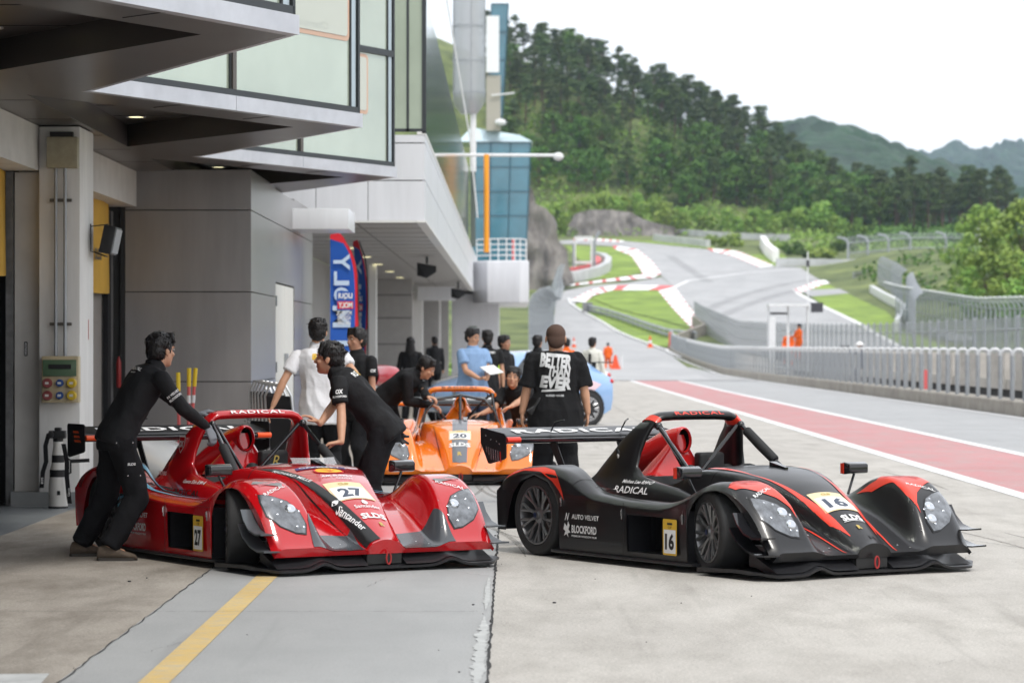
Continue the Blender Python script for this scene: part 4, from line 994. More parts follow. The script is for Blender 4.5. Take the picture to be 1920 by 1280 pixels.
ridge('hill', [(1200, 330), (1400, 262), (1462, 236), (1520, 232), (1580, 250), (1620, 262), (1665, 283), (1700, 305), (1780, 322), (1850, 345), (1960, 380), (2200, 420)], 1500, 500, FORM, 1)
ridge('mountain', [(1500, 350), (1650, 318), (1700, 303), (1745, 286), (1790, 279), (1850, 290), (1900, 283), (1960, 285), (2200, 270), (2400, 330)], 3000, 800, FORM, 4)
# ================= race cars =================
def S(u):
    u = min(1, max(0, u)); return u*u*(3-2*u)
def smax(a, b, k=.05):
    h = max(k-abs(a-b), 0)/k
    return max(a, b)+h*h*k*.25
def smooth(t, n=400, w=9):
    x0, x1 = t[0][0], t[-1][0]; xs = [x0+(x1-x0)*i/n for i in range(n+1)]; ys = [interp(t, x) for x in xs]
    for _ in range(2): ys = [sum(ys[max(0, min(n, i+k))] for k in range(-w, w+1))/(2*w+1) for i in range(n+1)]
    return xs, ys
def fast(t,w=9):
    xs,ys=smooth(t,400,w); x0=xs[0]; dx=xs[1]-xs[0]; n=len(xs)-1
    def f(x):
        u=(x-x0)/dx; i=int(min(n-1,max(0,math.floor(u)))); u=min(1,max(0,u-i)); return ys[i]*(1-u)+ys[i+1]*u
    return f
FEND=fast([(-1.56,.47),(-1.52,.56),(-1.43,.615),(-1.23,.654),(-.945,.676),(-.70,.65),(-.54,.60),(-.43,.545),(-.30,.495),(.07,.468),(.53,.46),(.68,.475),(.83,.52),(.97,.583),(1.12,.63),(1.25,.640),(1.37,.625),(1.48,.575),(1.58,.50),(1.66,.41),(1.73,.30),(1.78,.20),(1.82,.145)],7)
BASE=fast([(-1.56,.40),(-1.0,.45),(-.6,.46),(.0,.445),(.6,.45),(.8,.46),(1.0,.44),(1.3,.36),(1.5,.28),(1.65,.215),(1.75,.165),(1.82,.145)],8)
NZ=fast([(-1.56,.43),(-1.3,.50),(-.8,.58),(-.5,.62),(-.2,.60),(.0,.58),(.25,.62),(.36,.70),(.55,.708),(.75,.693),(.95,.655),(1.12,.605),(1.42,.47),(1.6,.36),(1.72,.28),(1.80,.225),(1.82,.21)],5)
NW=fast([(-1.56,.32),(-.9,.40),(-.3,.49),(.3,.48),(.6,.42),(.8,.36),(1.12,.25),(1.5,.165),(1.82,.12)],8)
NF=fast([(-1.56,.10),(-.3,.10),(.3,.10),(.8,.20),(1.2,.16),(1.82,.07)],8)
YIN=fast([(-1.56,.40),(-1.0,.44),(-.5,.60),(.5,.62),(.8,.52),(1.1,.46),(1.5,.42),(1.82,.40)],8)
def HF(x,y):
    a=abs(y)
    zb=BASE(x); zf=FEND(x); yi=YIN(x)
    f=zb+(zf-zb)*S((a-yi)/.15)
    if a>.80: f-= .055*((a-.80)/.10)**2
    w=NW(x); zc=NZ(x)
    n=zc-.035*(a/w)**2 if a<w else zc-.035-(a-w)*.7
    n = n-(zc-.035-.0)*S((a-w)/NF(x))*.9 if a>w else n
    return smax(f,n,.04)
BOT = [(-1.56, .17), (-1.44, .17), (-1.40, .33), (-1.33, .46), (-1.22, .55), (-1.04, .60), (-.86, .555), (-.765, .47), (-.715, .37), (-.70, .30), (-.699, .065), (.888, .065), (.889, .37), (.93, .455), (1.00, .52), (1.10, .56), (1.22, .575), (1.33, .555), (1.42, .50), (1.53, .40), (1.62, .30), (1.72, .20), (1.82, .12)]
RUB = mat('tyre_rubber', (.022, .022, .023), .7, var=.25, vscale=14, bump=.15, bscale=70, bdist=.004)
RIM = mat('satin_grey_alloy', (.20, .20, .205), .38, metal=.7)
CARB = mat('satin_carbon', (.018, .018, .02), .32, var=.2, vscale=40)
GLOB = mat('gloss_black', (.012, .012, .014), .12, coat=.6)
MATB = mat('padded_black', (.016, .016, .017), .65, bump=.3, bscale=60, bdist=.004)
LENSG = mat('headlamp_reflector', (.15, .16, .175), .18, metal=.3, var=.45, vscale=16, coat=1)
LENSC = mat('headlamp_lens', (.55, .58, .62), .08, metal=.8, coat=1)
SILV = mat('bright_pin', (.6, .6, .6), .25, metal=.9)
BPL = mat('board_yellow', (.68, .42, .04), .5)
CRM = mat('board_cream', (.74, .60, .36), .5)
WDEC = mat('decal_white', (.78, .78, .78), .45)
KDEC = mat('decal_black', (.012, .012, .013), .4)
GLDC = mat('decal_gold', (.52, .38, .10), .4, metal=.4)
NAVY = mat('decal_number_navy', (.05, .065, .10), .5)
def wheel_proto(R, W, name):
    r = empty(name)
    t = MB(); prof = [(R*.72, -W*.42), (R*.80, -W*.49), (R*.93, -W*.485), (R*.985, -W*.43), (R, -W*.36), (R, W*.36), (R*.985, W*.43), (R*.93, W*.485), (R*.80, W*.49), (R*.72, W*.42), (R*.72, 0)]
    n = 56; m = MB(); RR = [[(rr*cos(2*pi*a/n), h, rr*sin(2*pi*a/n)) for a in range(n)] for rr, h in prof]
    m.rings(RR, cap=False, closed=True); m.build('tyre', RUB, r, smooth=50)
    m = MB(); q = R*.725
    for s in (-1, 1): m.lathe([(q, s*W*.40), (q*1.01, s*W*.46), (q*.96, s*W*.465), (q*.93, s*W*.40), (q*.90, s*W*.1)], axis='y', n=40, cap=False)
    m.lathe([(q*.9, -W*.1), (q*.9, W*.1)], axis='y', n=40, cap=False)
    for k in range(10):
        a = 2*pi*k/10
        for da in (-.13, .13):
            p0 = Vector((cos(a)*q*.22, -W*.30, sin(a)*q*.22)); pm = Vector((cos(a)*q*.5, -W*.36, sin(a)*q*.5)); p1 = Vector((cos(a+da)*q*.94, -W*.43, sin(a+da)*q*.94))
            m.tube([p0, pm, p1], [.016, .012, .013], 6)
    m.lathe([(q*.30, -W*.24), (q*.28, -W*.36), (q*.16, -W*.40), (q*.14, -W*.47), (0, -W*.47)], axis='y', n=20)
    m.build('rim', RIM, r)
    m = MB(); m.lathe([(q*.72, -W*.06), (q*.72, W*.02), (0, W*.02)], axis='y', n=30); m.lathe([(q*.72, -W*.06), (q*.3, -W*.06)], axis='y', n=30, cap=False); m.build('brake_disc', mat('brake_disc_steel', (.12, .11, .10), .5, metal=.6), r)
    m = MB(); m.lathe([(q*.10, -W*.50), (q*.07, -W*.52), (0, -W*.52)], axis='y', n=12); m.build('wheel_nut', mat('nut_blue', (.02, .03, .08), .4, metal=.5), r)
    return r
WP = {}
def place_wheel(root, key, R, W, loc, steer=0, flip=False):
    if key not in WP: WP[key] = w_ = wheel_proto(R, W, 'wheel')
    else: w_ = copy_tree(WP[key])
    w_.parent = root; w_.location = loc; w_.rotation_euler = (0, random.uniform(0, 3), radians(steer)+(pi if flip else 0)); return w_
def pp(P3, M):
    Mi = M.inverted(); return [tuple((Mi @ Vector(p))[:2]) for p in P3]
def ribpoly(P):
    """P: (x, y, halfwidth) centre line in plan -> polygon"""
    A = []; B_ = []
    for i, (x, y, h) in enumerate(P):
        a = P[max(0, i-1)]; b = P[min(len(P)-1, i+1)]; d = Vector((b[0]-a[0], b[1]-a[1])).normalized(); A.append((x-d.y*h, y+d.x*h)); B_.append((x+d.y*h, y-d.x*h))
    return A+B_[::-1]
def race_car(c, label, loc, deg):
    root = empty('race_car', (loc[0], loc[1], 0), radians(deg), label=label, cat='race car')
    BODY = c['body']; ACC = c['accent']
    # ---- shell ----
    xs_ = sorted(set([-1.56+i*(1.82+1.56)/150 for i in range(151)]+[.17, .615, -.70, -.699, .888, .889, -.42, .34]))
    ys_ = [-.9+1.8*i/120 for i in range(121)]
    def ysc(x): return 1-.035*S((x-1.35)/.4)-.012*S((-1.2-x)/.3)
    m = MB(); nx_ = len(xs_); ny_ = len(ys_)
    m.v = [(x, y*ysc(x), HF(x, y)) for x in xs_ for y in ys_]
    def hole(x, y):
        if -.40 < x < .34: return abs(y) < .43-.10*S((x-.12)/.22)-.06*S((-.25-x)/.15)
        return False
    for i in range(nx_-1):
        for j in range(ny_-1):
            if hole((xs_[i]+xs_[i+1])/2, (ys_[j]+ys_[j+1])/2): continue
            m.f.append((i*ny_+j, (i+1)*ny_+j, (i+1)*ny_+j+1, i*ny_+j+1)); m.m.append(0)
    # side skirts with arches and duct opening
    rows = [1.0, .8, .6, .47, .365, .24, .105, 0]
    for s, j in ((-1, 0), (1, ny_-1)):
        def col(x):
            top = HF(x, .9); b = min(interp(BOT, x), top-.004); yy = .9*ysc(x)
            out = []
            for k, rz in enumerate(rows):
                z = top if k == 0 else (b if k == len(rows)-1 else (rz if rz < .5 else b+(top-b)*((rz-.47)/.53) if rz > .47 else rz))
                z = max(b, min(top, z)); u = (z-b)/(top-b+1e-6)
                out.append((x, s*(yy-.012*(1-u)**2), z))
            return out
        cols = [col(x) for x in xs_]
        for i in range(nx_-1):
            xm = (xs_[i]+xs_[i+1])/2
            for k in range(len(rows)-1):
                a, b, cc, d = cols[i][k], cols[i][k+1], cols[i+1][k+1], cols[i+1][k]
                if a[2]-b[2] < 1e-4 and d[2]-cc[2] < 1e-4: continue
                zm = (a[2]+b[2])/2
                if .17 < xm < .615 and .105 < zm < .365: continue
                m.add([a, b, cc, d], [(0, 1, 2, 3)])
    # nose front and tail closures
    fr = [m.v[(nx_-1)*ny_+j] for j in range(ny_)]; k0 = len(m.v)
    m.add([p for p in fr]+[(p[0]-.025, p[1], min(p[2]-.02, .125)) for p in fr], [(j, j+1, j+1+ny_, j+ny_) for j in range(ny_-1)])
    re = [m.v[j] for j in range(ny_)]
    m.add([p for p in re]+[(p[0]+.03, p[1], .17 if abs(p[1]) > .45 else .3) for p in re], [(j, j+1, j+1+ny_, j+ny_) for j in range(ny_-1)])
    me = bpy.data.meshes.new('bodywork'); me.from_pydata(m.v, [], m.f)
    bm = bmesh.new(); bm.from_mesh(me); bmesh.ops.remove_doubles(bm, verts=bm.verts, dist=2e-4); bmesh.ops.recalc_face_normals(bm, faces=bm.faces); bm.normal_update()
    tree = BVHTree.FromBMesh(bm); bm.to_mesh(me); bm.free(); me.materials.append(BODY); me.shade_smooth(); me.set_sharp_from_angle(angle=radians(50))
    body = mobj('bodywork', me, root)
    Zu = Vector((0, 0, 1))
    def top(name, poly, mt, off=.003, st=.014, parent=body): return decal(name, poly_bm(poly), Matrix.Translation((0, 0, 1.2)), mt, parent, tree, off+.0015, st)
    def ttop(txt, x, y, w_, h_, mt, ang=0, sh=0, bold=0, off=.005, z=1.2, name='lettering', parent=body):
        # reads from in front: text right = +y (car's left), up = -x ; ang turns it
        u = Vector((sin(ang), cos(ang), 0)); M = frame((x, y, z), u, Vector((-cos(ang), sin(ang), 0)))
        return decal(name, text_bm(txt, w_, h_, sh, bold, 2), M, mt, parent, tree, off+.001, .02)
    # inner tub, floor and splitter
    m = MB(); m.box(-1.45, .9, -.50, .50, .07, .40); m.rings([[(.9, -.44, .07), (.9, .44, .07), (.9, .44, .40), (.9, -.44, .40)], [(1.62, -.30, .07), (1.62, .30, .07), (1.60, .12, .17), (1.60, -.12, .17)]]); m.box(-.66, .86, -.875, .875, .06, .10)
    m.box(-.66, .14, -.86, -.5, .1, .42); m.box(-.66, .14, .5, .86, .1, .42); m.box(.64, .86, -.86, -.5, .1, .42); m.box(.64, .86, .5, .86, .1, .42)
    m.box(1.47, 1.64, -.80, -.50, .075, .22); m.box(1.47, 1.64, .50, .80, .075, .22); m.build('inner_tub', CARB, root)
    m = MB(); m.box(.14, .64, -.62, -.55, .1, .40); m.box(.14, .64, .55, .62, .1, .40)
    for i in range(7): m.box(.2+i*.06, .205+i*.06, -.70, -.62, .11, .36)
    m.build('side_duct', KDEC, root)
    m = MB(); P = [(-.80, .90), (-.70, .93), (.90, .93), (.97, .90)]
    m.prism([(x, -y) for x, y in P]+[(x, y) for x, y in P[::-1]], .02, .045, 'xy'); bevel(m.build('floor', CARB, root), .006)
    m = MB(); ny2 = 72; prof = []
    def lipz(y):
        a = abs(y); return .046+.042*math.exp(-((a-.50)/.085)**2)+(.018*S((a-.84)/.12))
    def front(y): a = abs(y); return 1.83+.045*S((a-.25)/.3)-.16*S((a-.80)/.2)
    R = []
    for i in range(ny2+1):
        y = -.965+1.93*i/ny2; f = front(y); z = lipz(y); b = 1.10 if abs(y) > .55 else 1.5
        R.append([(b, y, z*.4+.03), (1.55, y, z+.004), (f-.02, y, z), (f, y, z-.006), (f-.004, y, z-.022), (f-.03, y, z-.026), (1.5, y, z-.02), (b, y, z*.4)])
    m.rings(R); m.build('front_splitter', CARB, root, smooth=50)
    m = MB(); P = []
    for i in range(61):
        y = -.84+1.68*i/60; a = abs(y)
        if a < .16: continue
    m = MB()
    for s in (-1, 1):
        R = []
        for i in range(25):
            y = s*(.15+.70*i/24); z = lipz(y)+.006
            R.append([(1.84, y, z), (1.70, y, .13+.02*sin(i*.2)), (1.60, y, .15), (1.60, y, .08), (1.75, y, z-.01)])
        m.rings(R)
    m.build('splitter_ramp', c.get('ramp', CARB), root, smooth=60)
    m = MB(); m.box(1.70, 1.79, -.135, .135, .055, .175); m.build('grille', mat('grille_black', (.02, .02, .02), .6, bump=1, bscale=220, bdist=.01), root)
    m = MB(); m.tube([(1.80+.05*sin(t)*0+.03, .012+.018*cos(t), .095+.04*sin(t)) for t in [2*pi*k/14 for k in range(15)]], .0065, 6); m.build('tow_loop', mat('tow_strap', (.32, .02, .02), .6), root)
    for s in (-1, 1):      # lettering on the splitter
        plain_text('lettering', 'SAMSUNG' if False else 'HANKOOK', frame((1.775, s*.36+.05, lipz(.36)+.012), (0, 1, 0), (-1, 0, .12)), .26, .03, WDEC, root, shear=.3, bold=.02, off=.006)
    # ---- dive planes ----
    for s in (-1, 1):
        for P in ([(1.50, .44), (1.545, .37), (1.62, .31), (1.72, .283), (1.81, .288)], [(1.46, .34), (1.53, .26), (1.64, .20), (1.76, .172), (1.86, .175)]):
            m = MB(); R = []
            for x, z in P: R.append([(x, s*.84, z), (x+.004, s*.965, z+.004), (x+.004, s*.965, z-.008), (x-.004, s*.84, z-.01)])
            m.rings(R); m.build('dive_plane', c.get('dive', GLOB), root, smooth=50)
    # fender end plate and rear valance
    # ---- wheels ----
    place_wheel(root, 'r', .30, .26, (-1.04, -.755, .30)); place_wheel(root, 'r', .30, .26, (-1.04, .755, .30), 0, True)
    place_wheel(root, 'f', .288, .23, (1.10, -.755, .288), c['steer']); place_wheel(root, 'f', .288, .23, (1.10, .755, .288), c['steer'], True)
    # ---- fins and hoop ----
    SEC = [(.42, .62, -.95, .565, .055), (.47, .56, -.93, .558, .052), (.51, .46, -.91, .545, .05), (.545, .30, -.87, .530, .048), (.575, .04, -.83, .515, .046), (.61, -.17, -.78, .503, .044), (.68, -.275, -.71, .487, .04), (.78, -.265, -.605, .465, .038), (.88, -.235, -.51, .44, .038), (.95, -.205, -.42, .415, .038), (1.0, -.18, -.36, .385, .036)]
    fin_v = [v.co.copy() for v in me.vertices]; fin_f = [tuple(p.vertices) for p in me.polygons]
    for s in (-1, 1):
        m = MB(); R = []
        for z, xf, xr, y, t in SEC:
            cx = (xf+xr)/2; a = (xf-xr)/2; ring = []
            for k in range(20):
                th = 2*pi*k/20; ex = abs(cos(th))**.75*(1 if cos(th) > 0 else -1); ring.append((cx+a*ex, s*(y+t*sin(th)), z))
            R.append(ring)
        # curl the top into the hoop
        m.rings(R); fo = m.build('roll_hoop_fin', BODY, root, smooth=60); kk = len(fin_v); fin_v.extend([v.co.copy() for v in fo.data.vertices]); fin_f.extend([tuple(i+kk for i in p.vertices) for p in fo.data.polygons])
    HP = [(-.27, -.388, .97), (-.265, -.375, 1.0), (-.255, -.345, 1.027), (-.245, -.30, 1.042), (-.24, -.2, 1.047), (-.24, 0, 1.049)]
    HP = HP+[(x, -y, z) for x, y, z in HP[-2::-1]]
    m = MB(); R = []
    for i, p in enumerate(HP):
        a = Vector(HP[max(0, i-1)]); b = Vector(HP[min(len(HP)-1, i+1)]); d = (b-a).normalized(); f = Vector((1, 0, 0)); n = d.cross(f).normalized(); wx = .05+.035*abs(p[1]/.39)**4
        R.append([Vector(p)+f*wx*cos(t)+n*.034*sin(t) for t in [2*pi*k/16 for k in range(16)]])
    m.rings(R); hoop = m.build('roll_hoop', c.get('hoop', BODY), root, smooth=60)
    plain_text('lettering', 'RADICAL', frame((-.178, 0, 1.067), (0, 1, 0), (-.62, 0, .50)), .44, .036, c['hooptext'], hoop, shear=0, bold=.015, off=.0, spacing=1.15)
    if c.get('bands'):
        for s in (-1, 1):
            m = MB(); R = []
            for i in (1, 2): 
                p = HP[i]; p2 = HP[i+1]
                for q in ((p, .5), (p2, .5)):
                    pass
            A = Vector((HP[1][0], s*abs(HP[1][1]), HP[1][2])); B_ = Vector((HP[2][0], s*abs(HP[2][1]), HP[2][2])); A2 = A+(A-B_)*.25; d = (B_-A).normalized(); f = Vector((1, 0, 0)); n = d.cross(f).normalized()
            for p, wx in ((A2, .092), (A, .088), (B_, .078)): R.append([p+f*wx*cos(t)+n*.038*sin(t) for t in [2*pi*k/16 for k in range(16)]])
            m.rings(R); m.build('hoop_band', ACC, hoop)
    # ---- stays ----
    for s in (-1, 1):
        a = Vector((-.17, s*.375, .975)); b = Vector((.42, s*.44, .565)) if not c.get('halo') else Vector((.50, s*.44, .62))
        m = MB(); m.tube([a, b], .0165, 10); m.ell(a, (.03, .03, .03)); m.build('front_stay', GLOB, root)
        if s in c['pads']:
            t0, t1 = c['pads'][s]; p0, p1 = a.lerp(b, t0), a.lerp(b, t1); d = (p1-p0).normalized()
            m = MB(); m.tube([p0, p0+d*.01, p0.lerp(p1, .5)+Vector((0, 0, -.002)), p1-d*.01, p1], [.030, .036, .038, .036, .028], 14); m.build('stay_padding', MATB, root)
        m = MB(); m.tube([(-.18, s*.345, .97), (-.15, -.08+s*.04, .60)], .0145, 10); m.build('diagonal_stay', GLOB, root)
    # ---- engine cover scoop ----
    SC = c.get('scoop', BODY); m = MB(); R = []
    def oval(x, cz, ry, rz, n=24, cy=0): return [(x, cy+ry*cos(2*pi*k/n), cz+rz*sin(2*pi*k/n)) for k in range(n)]
    for x, cz, ry, rz in ((-.375, .86, .052, .080), (-.36, .86, .060, .089), (-.365, .86, .070, .098), (-.40, .86, .076, .103), (-.47, .845, .085, .11), (-.60, .80, .11, .13), (-.80, .71, .16, .13), (-1.05, .60, .2, .10), (-1.3, .52, .2, .05)): R.append(oval(x, cz, ry, rz))
    m.rings(R, cap=False)
    R = []
    for z, cx, rx, ry in ((.50, -.50, .16, .36), (.57, -.50, .15, .33), (.63, -.50, .13, .27), (.70, -.49, .11, .20), (.77, -.47, .085, .135), (.83, -.455, .06, .09), (.9, -.45, .04, .05)): R.append([(cx+rx*cos(2*pi*k/24), ry*sin(2*pi*k/24), z) for k in range(24)])
    m.rings(R); sco = m.build('air_scoop', SC, root, smooth=60)
    m = MB(); m.rings([oval(-.3755, .86, .0515, .0795), oval(-.42, .86, .046, .072), oval(-.47, .86, .040, .065)], cap=False); n_o = len(m.v); m.f.append(tuple(range(n_o-24, n_o))); m.m.append(0); m.build('scoop_mouth', mat('duct_black', (.004, .004, .004), .9, spec=.1), sco)
    # ---- cockpit ----
    m = MB(); m.box(-.42, .36, -.44, .44, .10, .14); m.box(-.46, -.40, -.44, .44, .1, .56); m.box(-.42, .36, -.45, -.43, .1, .52); m.box(-.42, .36, .43, .45, .1, .52); m.box(-.40, .30, -.02, .02, .1, .5)
    m.build('cockpit_liner', mat('cockpit_dark', (.02, .02, .022), .6), root)
    for y, h in ((.20, .17), (-.22, .0)):
        m = MB(); m.rings([[(-.34, y-.15, .3), (-.2, y-.17, .3), (-.2, y+.17, .3), (-.34, y+.15, .3)], [(-.38, y-.14, .6), (-.30, y-.15, .6), (-.30, y+.15, .6), (-.38, y+.14, .6)]]); m.build('seat', MATB, root)
        if h:
            m = MB(); m.box(-.37, -.28, y-.115, y+.115, .60, .60+h); bevel(m.build('headrest', MATB, root), .03, 4)
            m = MB(); m.ell((-.33, y-.17, .63), (.06, .05, .05)); m.ell((-.33, y+.17, .63), (.06, .05, .05)); m.build('shoulder_bolster', MATB, root)
            if c.get('rmark'): plain_text('lettering', 'R', frame((-.278, y, .69), (0, 1, 0), (0, 0, 1)), .06, .085, GLDC, root, shear=.3, off=.004)
    m = MB(); m.tube([(.14+.0*cos(t), .20+.13*cos(t), .60+.09*sin(t)) for t in [2*pi*k/18 for k in range(19)]], .014, 8); m.tube([(.15, .08, .60), (.15, .32, .60)], .014, 6); m.tube([(.15, .2, .6), (.4, .2, .58)], .02, 6); m.build('steering_wheel', MATB, root)
    if c.get('screen'):
        m = MB(); R = []
        for k in range(13):
            y = -.02+.36*k/12; x = .45+.10*sin(pi*k/12); R.append([(x, y, .69), (x-.05, y, .74), (x-.053, y, .74), (x-.004, y, .69)])
        m.rings(R); m.build('wind_deflector', mat('clear_screen', (.75, .78, .8), .05, alpha=.25), root)
    m = MB(); m.rings([[(.62, .03, .69), (.62, .09, .69), (.62, .09, .735), (.62, .03, .735)], [(.78, .045, .685), (.78, .075, .685), (.78, .075, .70), (.78, .045, .70)]]); m.build('bonnet_scoop', GLOB, root)
    # ---- mirrors ----
    for s in (-1, 1):
        mr = empty('wing_mirror', (0, 0, 0)); mr.parent = root; y = s*.745
        m = MB(); m.rings([[(.66, y-.09, .632), (.66, y+.09, .632), (.66, y+.09, .715), (.66, y-.09, .715)], [(.70, y-.098, .632), (.70, y+.098, .632), (.70, y+.098, .720), (.70, y-.098, .720)], [(.755, y-.085, .642), (.755, y+.085, .642), (.755, y+.085, .705), (.755, y-.085, .705)]]); bevel(m.build('housing', GLOB, mr), .012, 3)
        m = MB(); m.tube([(.70, y, .64), (.72, s*.67, .49)], .010, 8); m.build('stem', GLOB, mr)
        m = MB(); m.box(.6555, .659, y-.08, y+.08, .64, .708); m.build('mirror_glass', LENSC, mr)
        if c.get('mirror_end'):
            m = MB(); m.box(.665, .70, y-.102, y-.0985, .637, .712); m.build('end_cap', ACC, mr)
    # ---- headlights ----
    LP = [(1.539, .842, .549), (1.568, .749, .537), (1.602, .663, .508), (1.658, .602, .444), (1.714, .578, .357), (1.753, .599, .289), (1.747, .67, .298), (1.721, .774, .346), (1.668, .845, .417), (1.589, .852, .502)]
    for s in (-1, 1):
        hl = empty('headlight'); hl.parent = root; N = Vector((.76, s*.12, .62)); o3 = Vector((1.66, s*.71, .43)); u = Vector((0, 1, 0)); v = N.cross(u); M = frame(o3+N*.3, u, v)
        pol = pp([(x, s*y*.985, z) for x, y, z in LP], M)
        if s > 0: pol = pol[::-1]
        cxy = (sum(p[0] for p in pol)/len(pol), sum(p[1] for p in pol)/len(pol))
        big_ = [((p[0]-cxy[0])*1.07+cxy[0], (p[1]-cxy[1])*1.07+cxy[1]) for p in pol]
        decal('bezel', poly_bm(big_), M, KDEC, hl, tree, .004, .02); decal('reflector', poly_bm(pol), M, LENSG, hl, tree, .007, .02)
        for q, (a, b, rr_) in enumerate(((-.02*s, .03, .042), (.05*s*-1, -.07, .040))[:c.get('lamps', 2)]):
            m = MB(); P = M @ Vector((cxy[0]+a, cxy[1]+b, 0)); h_, n_, _, _ = tree.ray_cast(P, -N)
            if h_ is None: continue
            m.ell(h_+n_*.004, (rr_, rr_, rr_*.55), Vector((0, 0, 1)).rotation_difference(n_).to_matrix(), 18, 10); m.build('lens', LENSC, hl)
        for q in range(6):
            t = q/6; i = int(t*len(pol)); p = Vector(pol[i]).lerp(Vector(cxy), .30); P = M @ Vector((p.x, p.y, 0)); h_, n_, _, _ = tree.ray_cast(P, -N)
            if h_ is None: continue
            m = MB(); m.ell(h_+n_*.005, (.009, .009, .004), Vector((0, 0, 1)).rotation_difference(n_).to_matrix(), 10, 6); m.build('led', LENSC, hl)
    # ---- rear wing ----
    rw_ = empty('rear_wing'); rw_.parent = root
    def foil(x0, z0, x1, z1, t, name, mt, y0=-.80, y1=.80):
        d = Vector((x1-x0, 0, z1-z0)); n = Vector((-d.z, 0, d.x)).normalized(); n = n if n.z > 0 else -n; pr = []
        for u, th in ((0, 0), (.02, .45), (.1, .85), (.3, 1), (.6, .75), (1, .08)): pr.append((u, th))
        pts = [(Vector((x0, 0, z0))+d*u+n*t*th*.25) for u, th in pr]+[(Vector((x0, 0, z0))+d*u-n*t*th*.75) for u, th in pr[::-1]]
        m = MB(); m.rings([[(p.x, y, p.z) for p in pts] for y in (y0, y1)]); return m.build(name, mt, rw_, smooth=50)
    foil(-1.60, .862, -1.86, .925, .03, 'main_plane', CARB); foil(-1.545, .845, -1.62, .838, .04, 'lower_plane', GLOB)
    for s in (-1, 1):
        m = MB(); m.lathe([(.0225, 0), (.0225, .12)] if s < 0 else [(.0225, -.12), (.0225, 0)], (-1.56, s*.80, .842), 'y', 12); m.build('plane_end', ACC, rw_)
    plain_text('lettering', 'RADICAL', frame((-1.715, 0, .899), (0, 1, 0), (-.26, 0, .063)), 1.28, .105, WDEC, rw_, bold=.03, off=.004, spacing=1.12)
    EP = c['plate']
    for s in (-1, 1):
        m = MB(); m.prism(EP, .008, s*.80-.004); e = m.build('endplate', CARB, rw_)
        if c.get('louvre'):
            for i in range(7):
                m = MB(); x = -1.845+i*.033; zt_ = .79-.006*i; zb_ = .70-.004*i if i > 1 else .745-.02*i; m.prism([(x, zb_), (x+.014, zb_-.003), (x+.008, zt_-.004), (x-.006, zt_)], .0096, s*.80-.0048); m.build('louvre', ACC if i == 6 else SILV, e)
        else:
            for i in range(3):
                m = MB(); z = .895-.035*i; m.prism([(-1.80+.012*i, z), (-1.70+.02*i, z), (-1.68+.02*i, z-.018), (-1.79+.012*i, z-.018)], .011, s*.80-.0055); m.build('stripe', ACC if s < 0 else WDEC, e)
        m = MB()
        for x, z in ((-1.85, .87), (-1.78, .84), (-1.70, .83), (-1.66, .81)): m.ell((x, s*.80, z), (.006, .007, .006))
        m.build('rivet', SILV, e)
    for s in (-1, 1):
        m = MB(); m.rings([[(-1.50, s*.30-.004, .50), (-1.42, s*.30-.004, .50), (-1.42, s*.30+.004, .50), (-1.50, s*.30+.004, .50)], [(-1.74, s*.32-.004, .87), (-1.62, s*.32-.004, .86), (-1.62, s*.32+.004, .86), (-1.74, s*.32+.004, .87)]]); m.build('wing_support', CARB, rw_)
        m = MB(); m.tube([(-1.66, s*.33, .90), (-1.60, s*.33, .97), (-1.52, s*.30, .99)], .006, 6); m.build('cable', GLOB, rw_)
    # ---- side decals (right side and mirrored text on the left) ----
    def side(txt, x, z, w_, h_, mt, **k):
        for s in (-1, 1):
            plain_text('lettering', txt, frame((x, s*.904, z), (-s, 0, 0), (0, 0, 1)), w_, h_, mt, body, **k)
    def spoly(name, poly, mt, off=0):
        for s in (-1, 1): decal(name, poly_bm(poly if s < 0 else poly[::-1]), Matrix(((1, 0, 0, 0), (0, 0, -1 if s < 0 else 1, 0), (0, 1 if s < 0 else 1, 0, 0), (0, 0, 0, 1))) if False else frame((0, s*(.9035+off), 0), (-s, 0, 0), (0, 0, 1)), mt, body)
    side('AUTO VELVET', -.34, .318, .35, .036, WDEC, shear=.05, bold=.02); side('N', -.575, .315, .06, .055, WDEC, shear=.5, bold=.02)
    side('BLOCKFORD', -.355, .228, .32, .058, WDEC, bold=.035); side('PREMIUM WINDOW FILM', -.355, .178, .32, .014, WDEC, bold=.02)
    for s in (-1, 1):
        bk = [(-.045, .0), (-.03, .045), (.0, .02), (.015, .06), (.035, .03), (.02, -.0), (.045, -.02), (.01, -.03), (.02, -.06), (-.005, -.035), (-.04, -.05), (-.02, -.015)]
        decal('bear_emblem', poly_bm(bk), frame((-.575, s*.904, .222), (-s, 0, 0), (0, 0, 1)), WDEC, body)
    for s in (-1, 1):
        M = frame((.708, s*.905, .234), (-s, 0, 0), (0, 0, 1)); nb = decal('number_board', poly_bm(rpoly(.165, .25, .012)), M, BPL, root)
        decal('board_panel', poly_bm([(-.07, -.112), (.07, -.112), (.07, .052), (-.07, .052)]), M, WDEC, nb, off=.004)
        decal('lettering', text_bm(c['num'], .105, .115, 0, .04), M @ Matrix.Translation((0, -.03, 0)), KDEC, nb, off=.006)
        decal('lettering', poly_bm([(-.03, .085), (.03, .085), (.03, .1), (-.03, .1)]), M, KDEC, nb, off=.004); decal('lettering', text_bm('CUP', .04, .018), M @ Matrix.Translation((0, .067, 0)), KDEC, nb, off=.004)
        for x, z in ((.12, .40), (.85, .40), (-.655, .455)):
            m = MB(); m.tube([(x, s*.906, z), (x, s*.906, z-.07)], .0045, 6); m.tube([(x-.003, s*.91, z-.01), (x+.003, s*.91, z-.045)], .007, 6); m.build('latch', SILV, body)
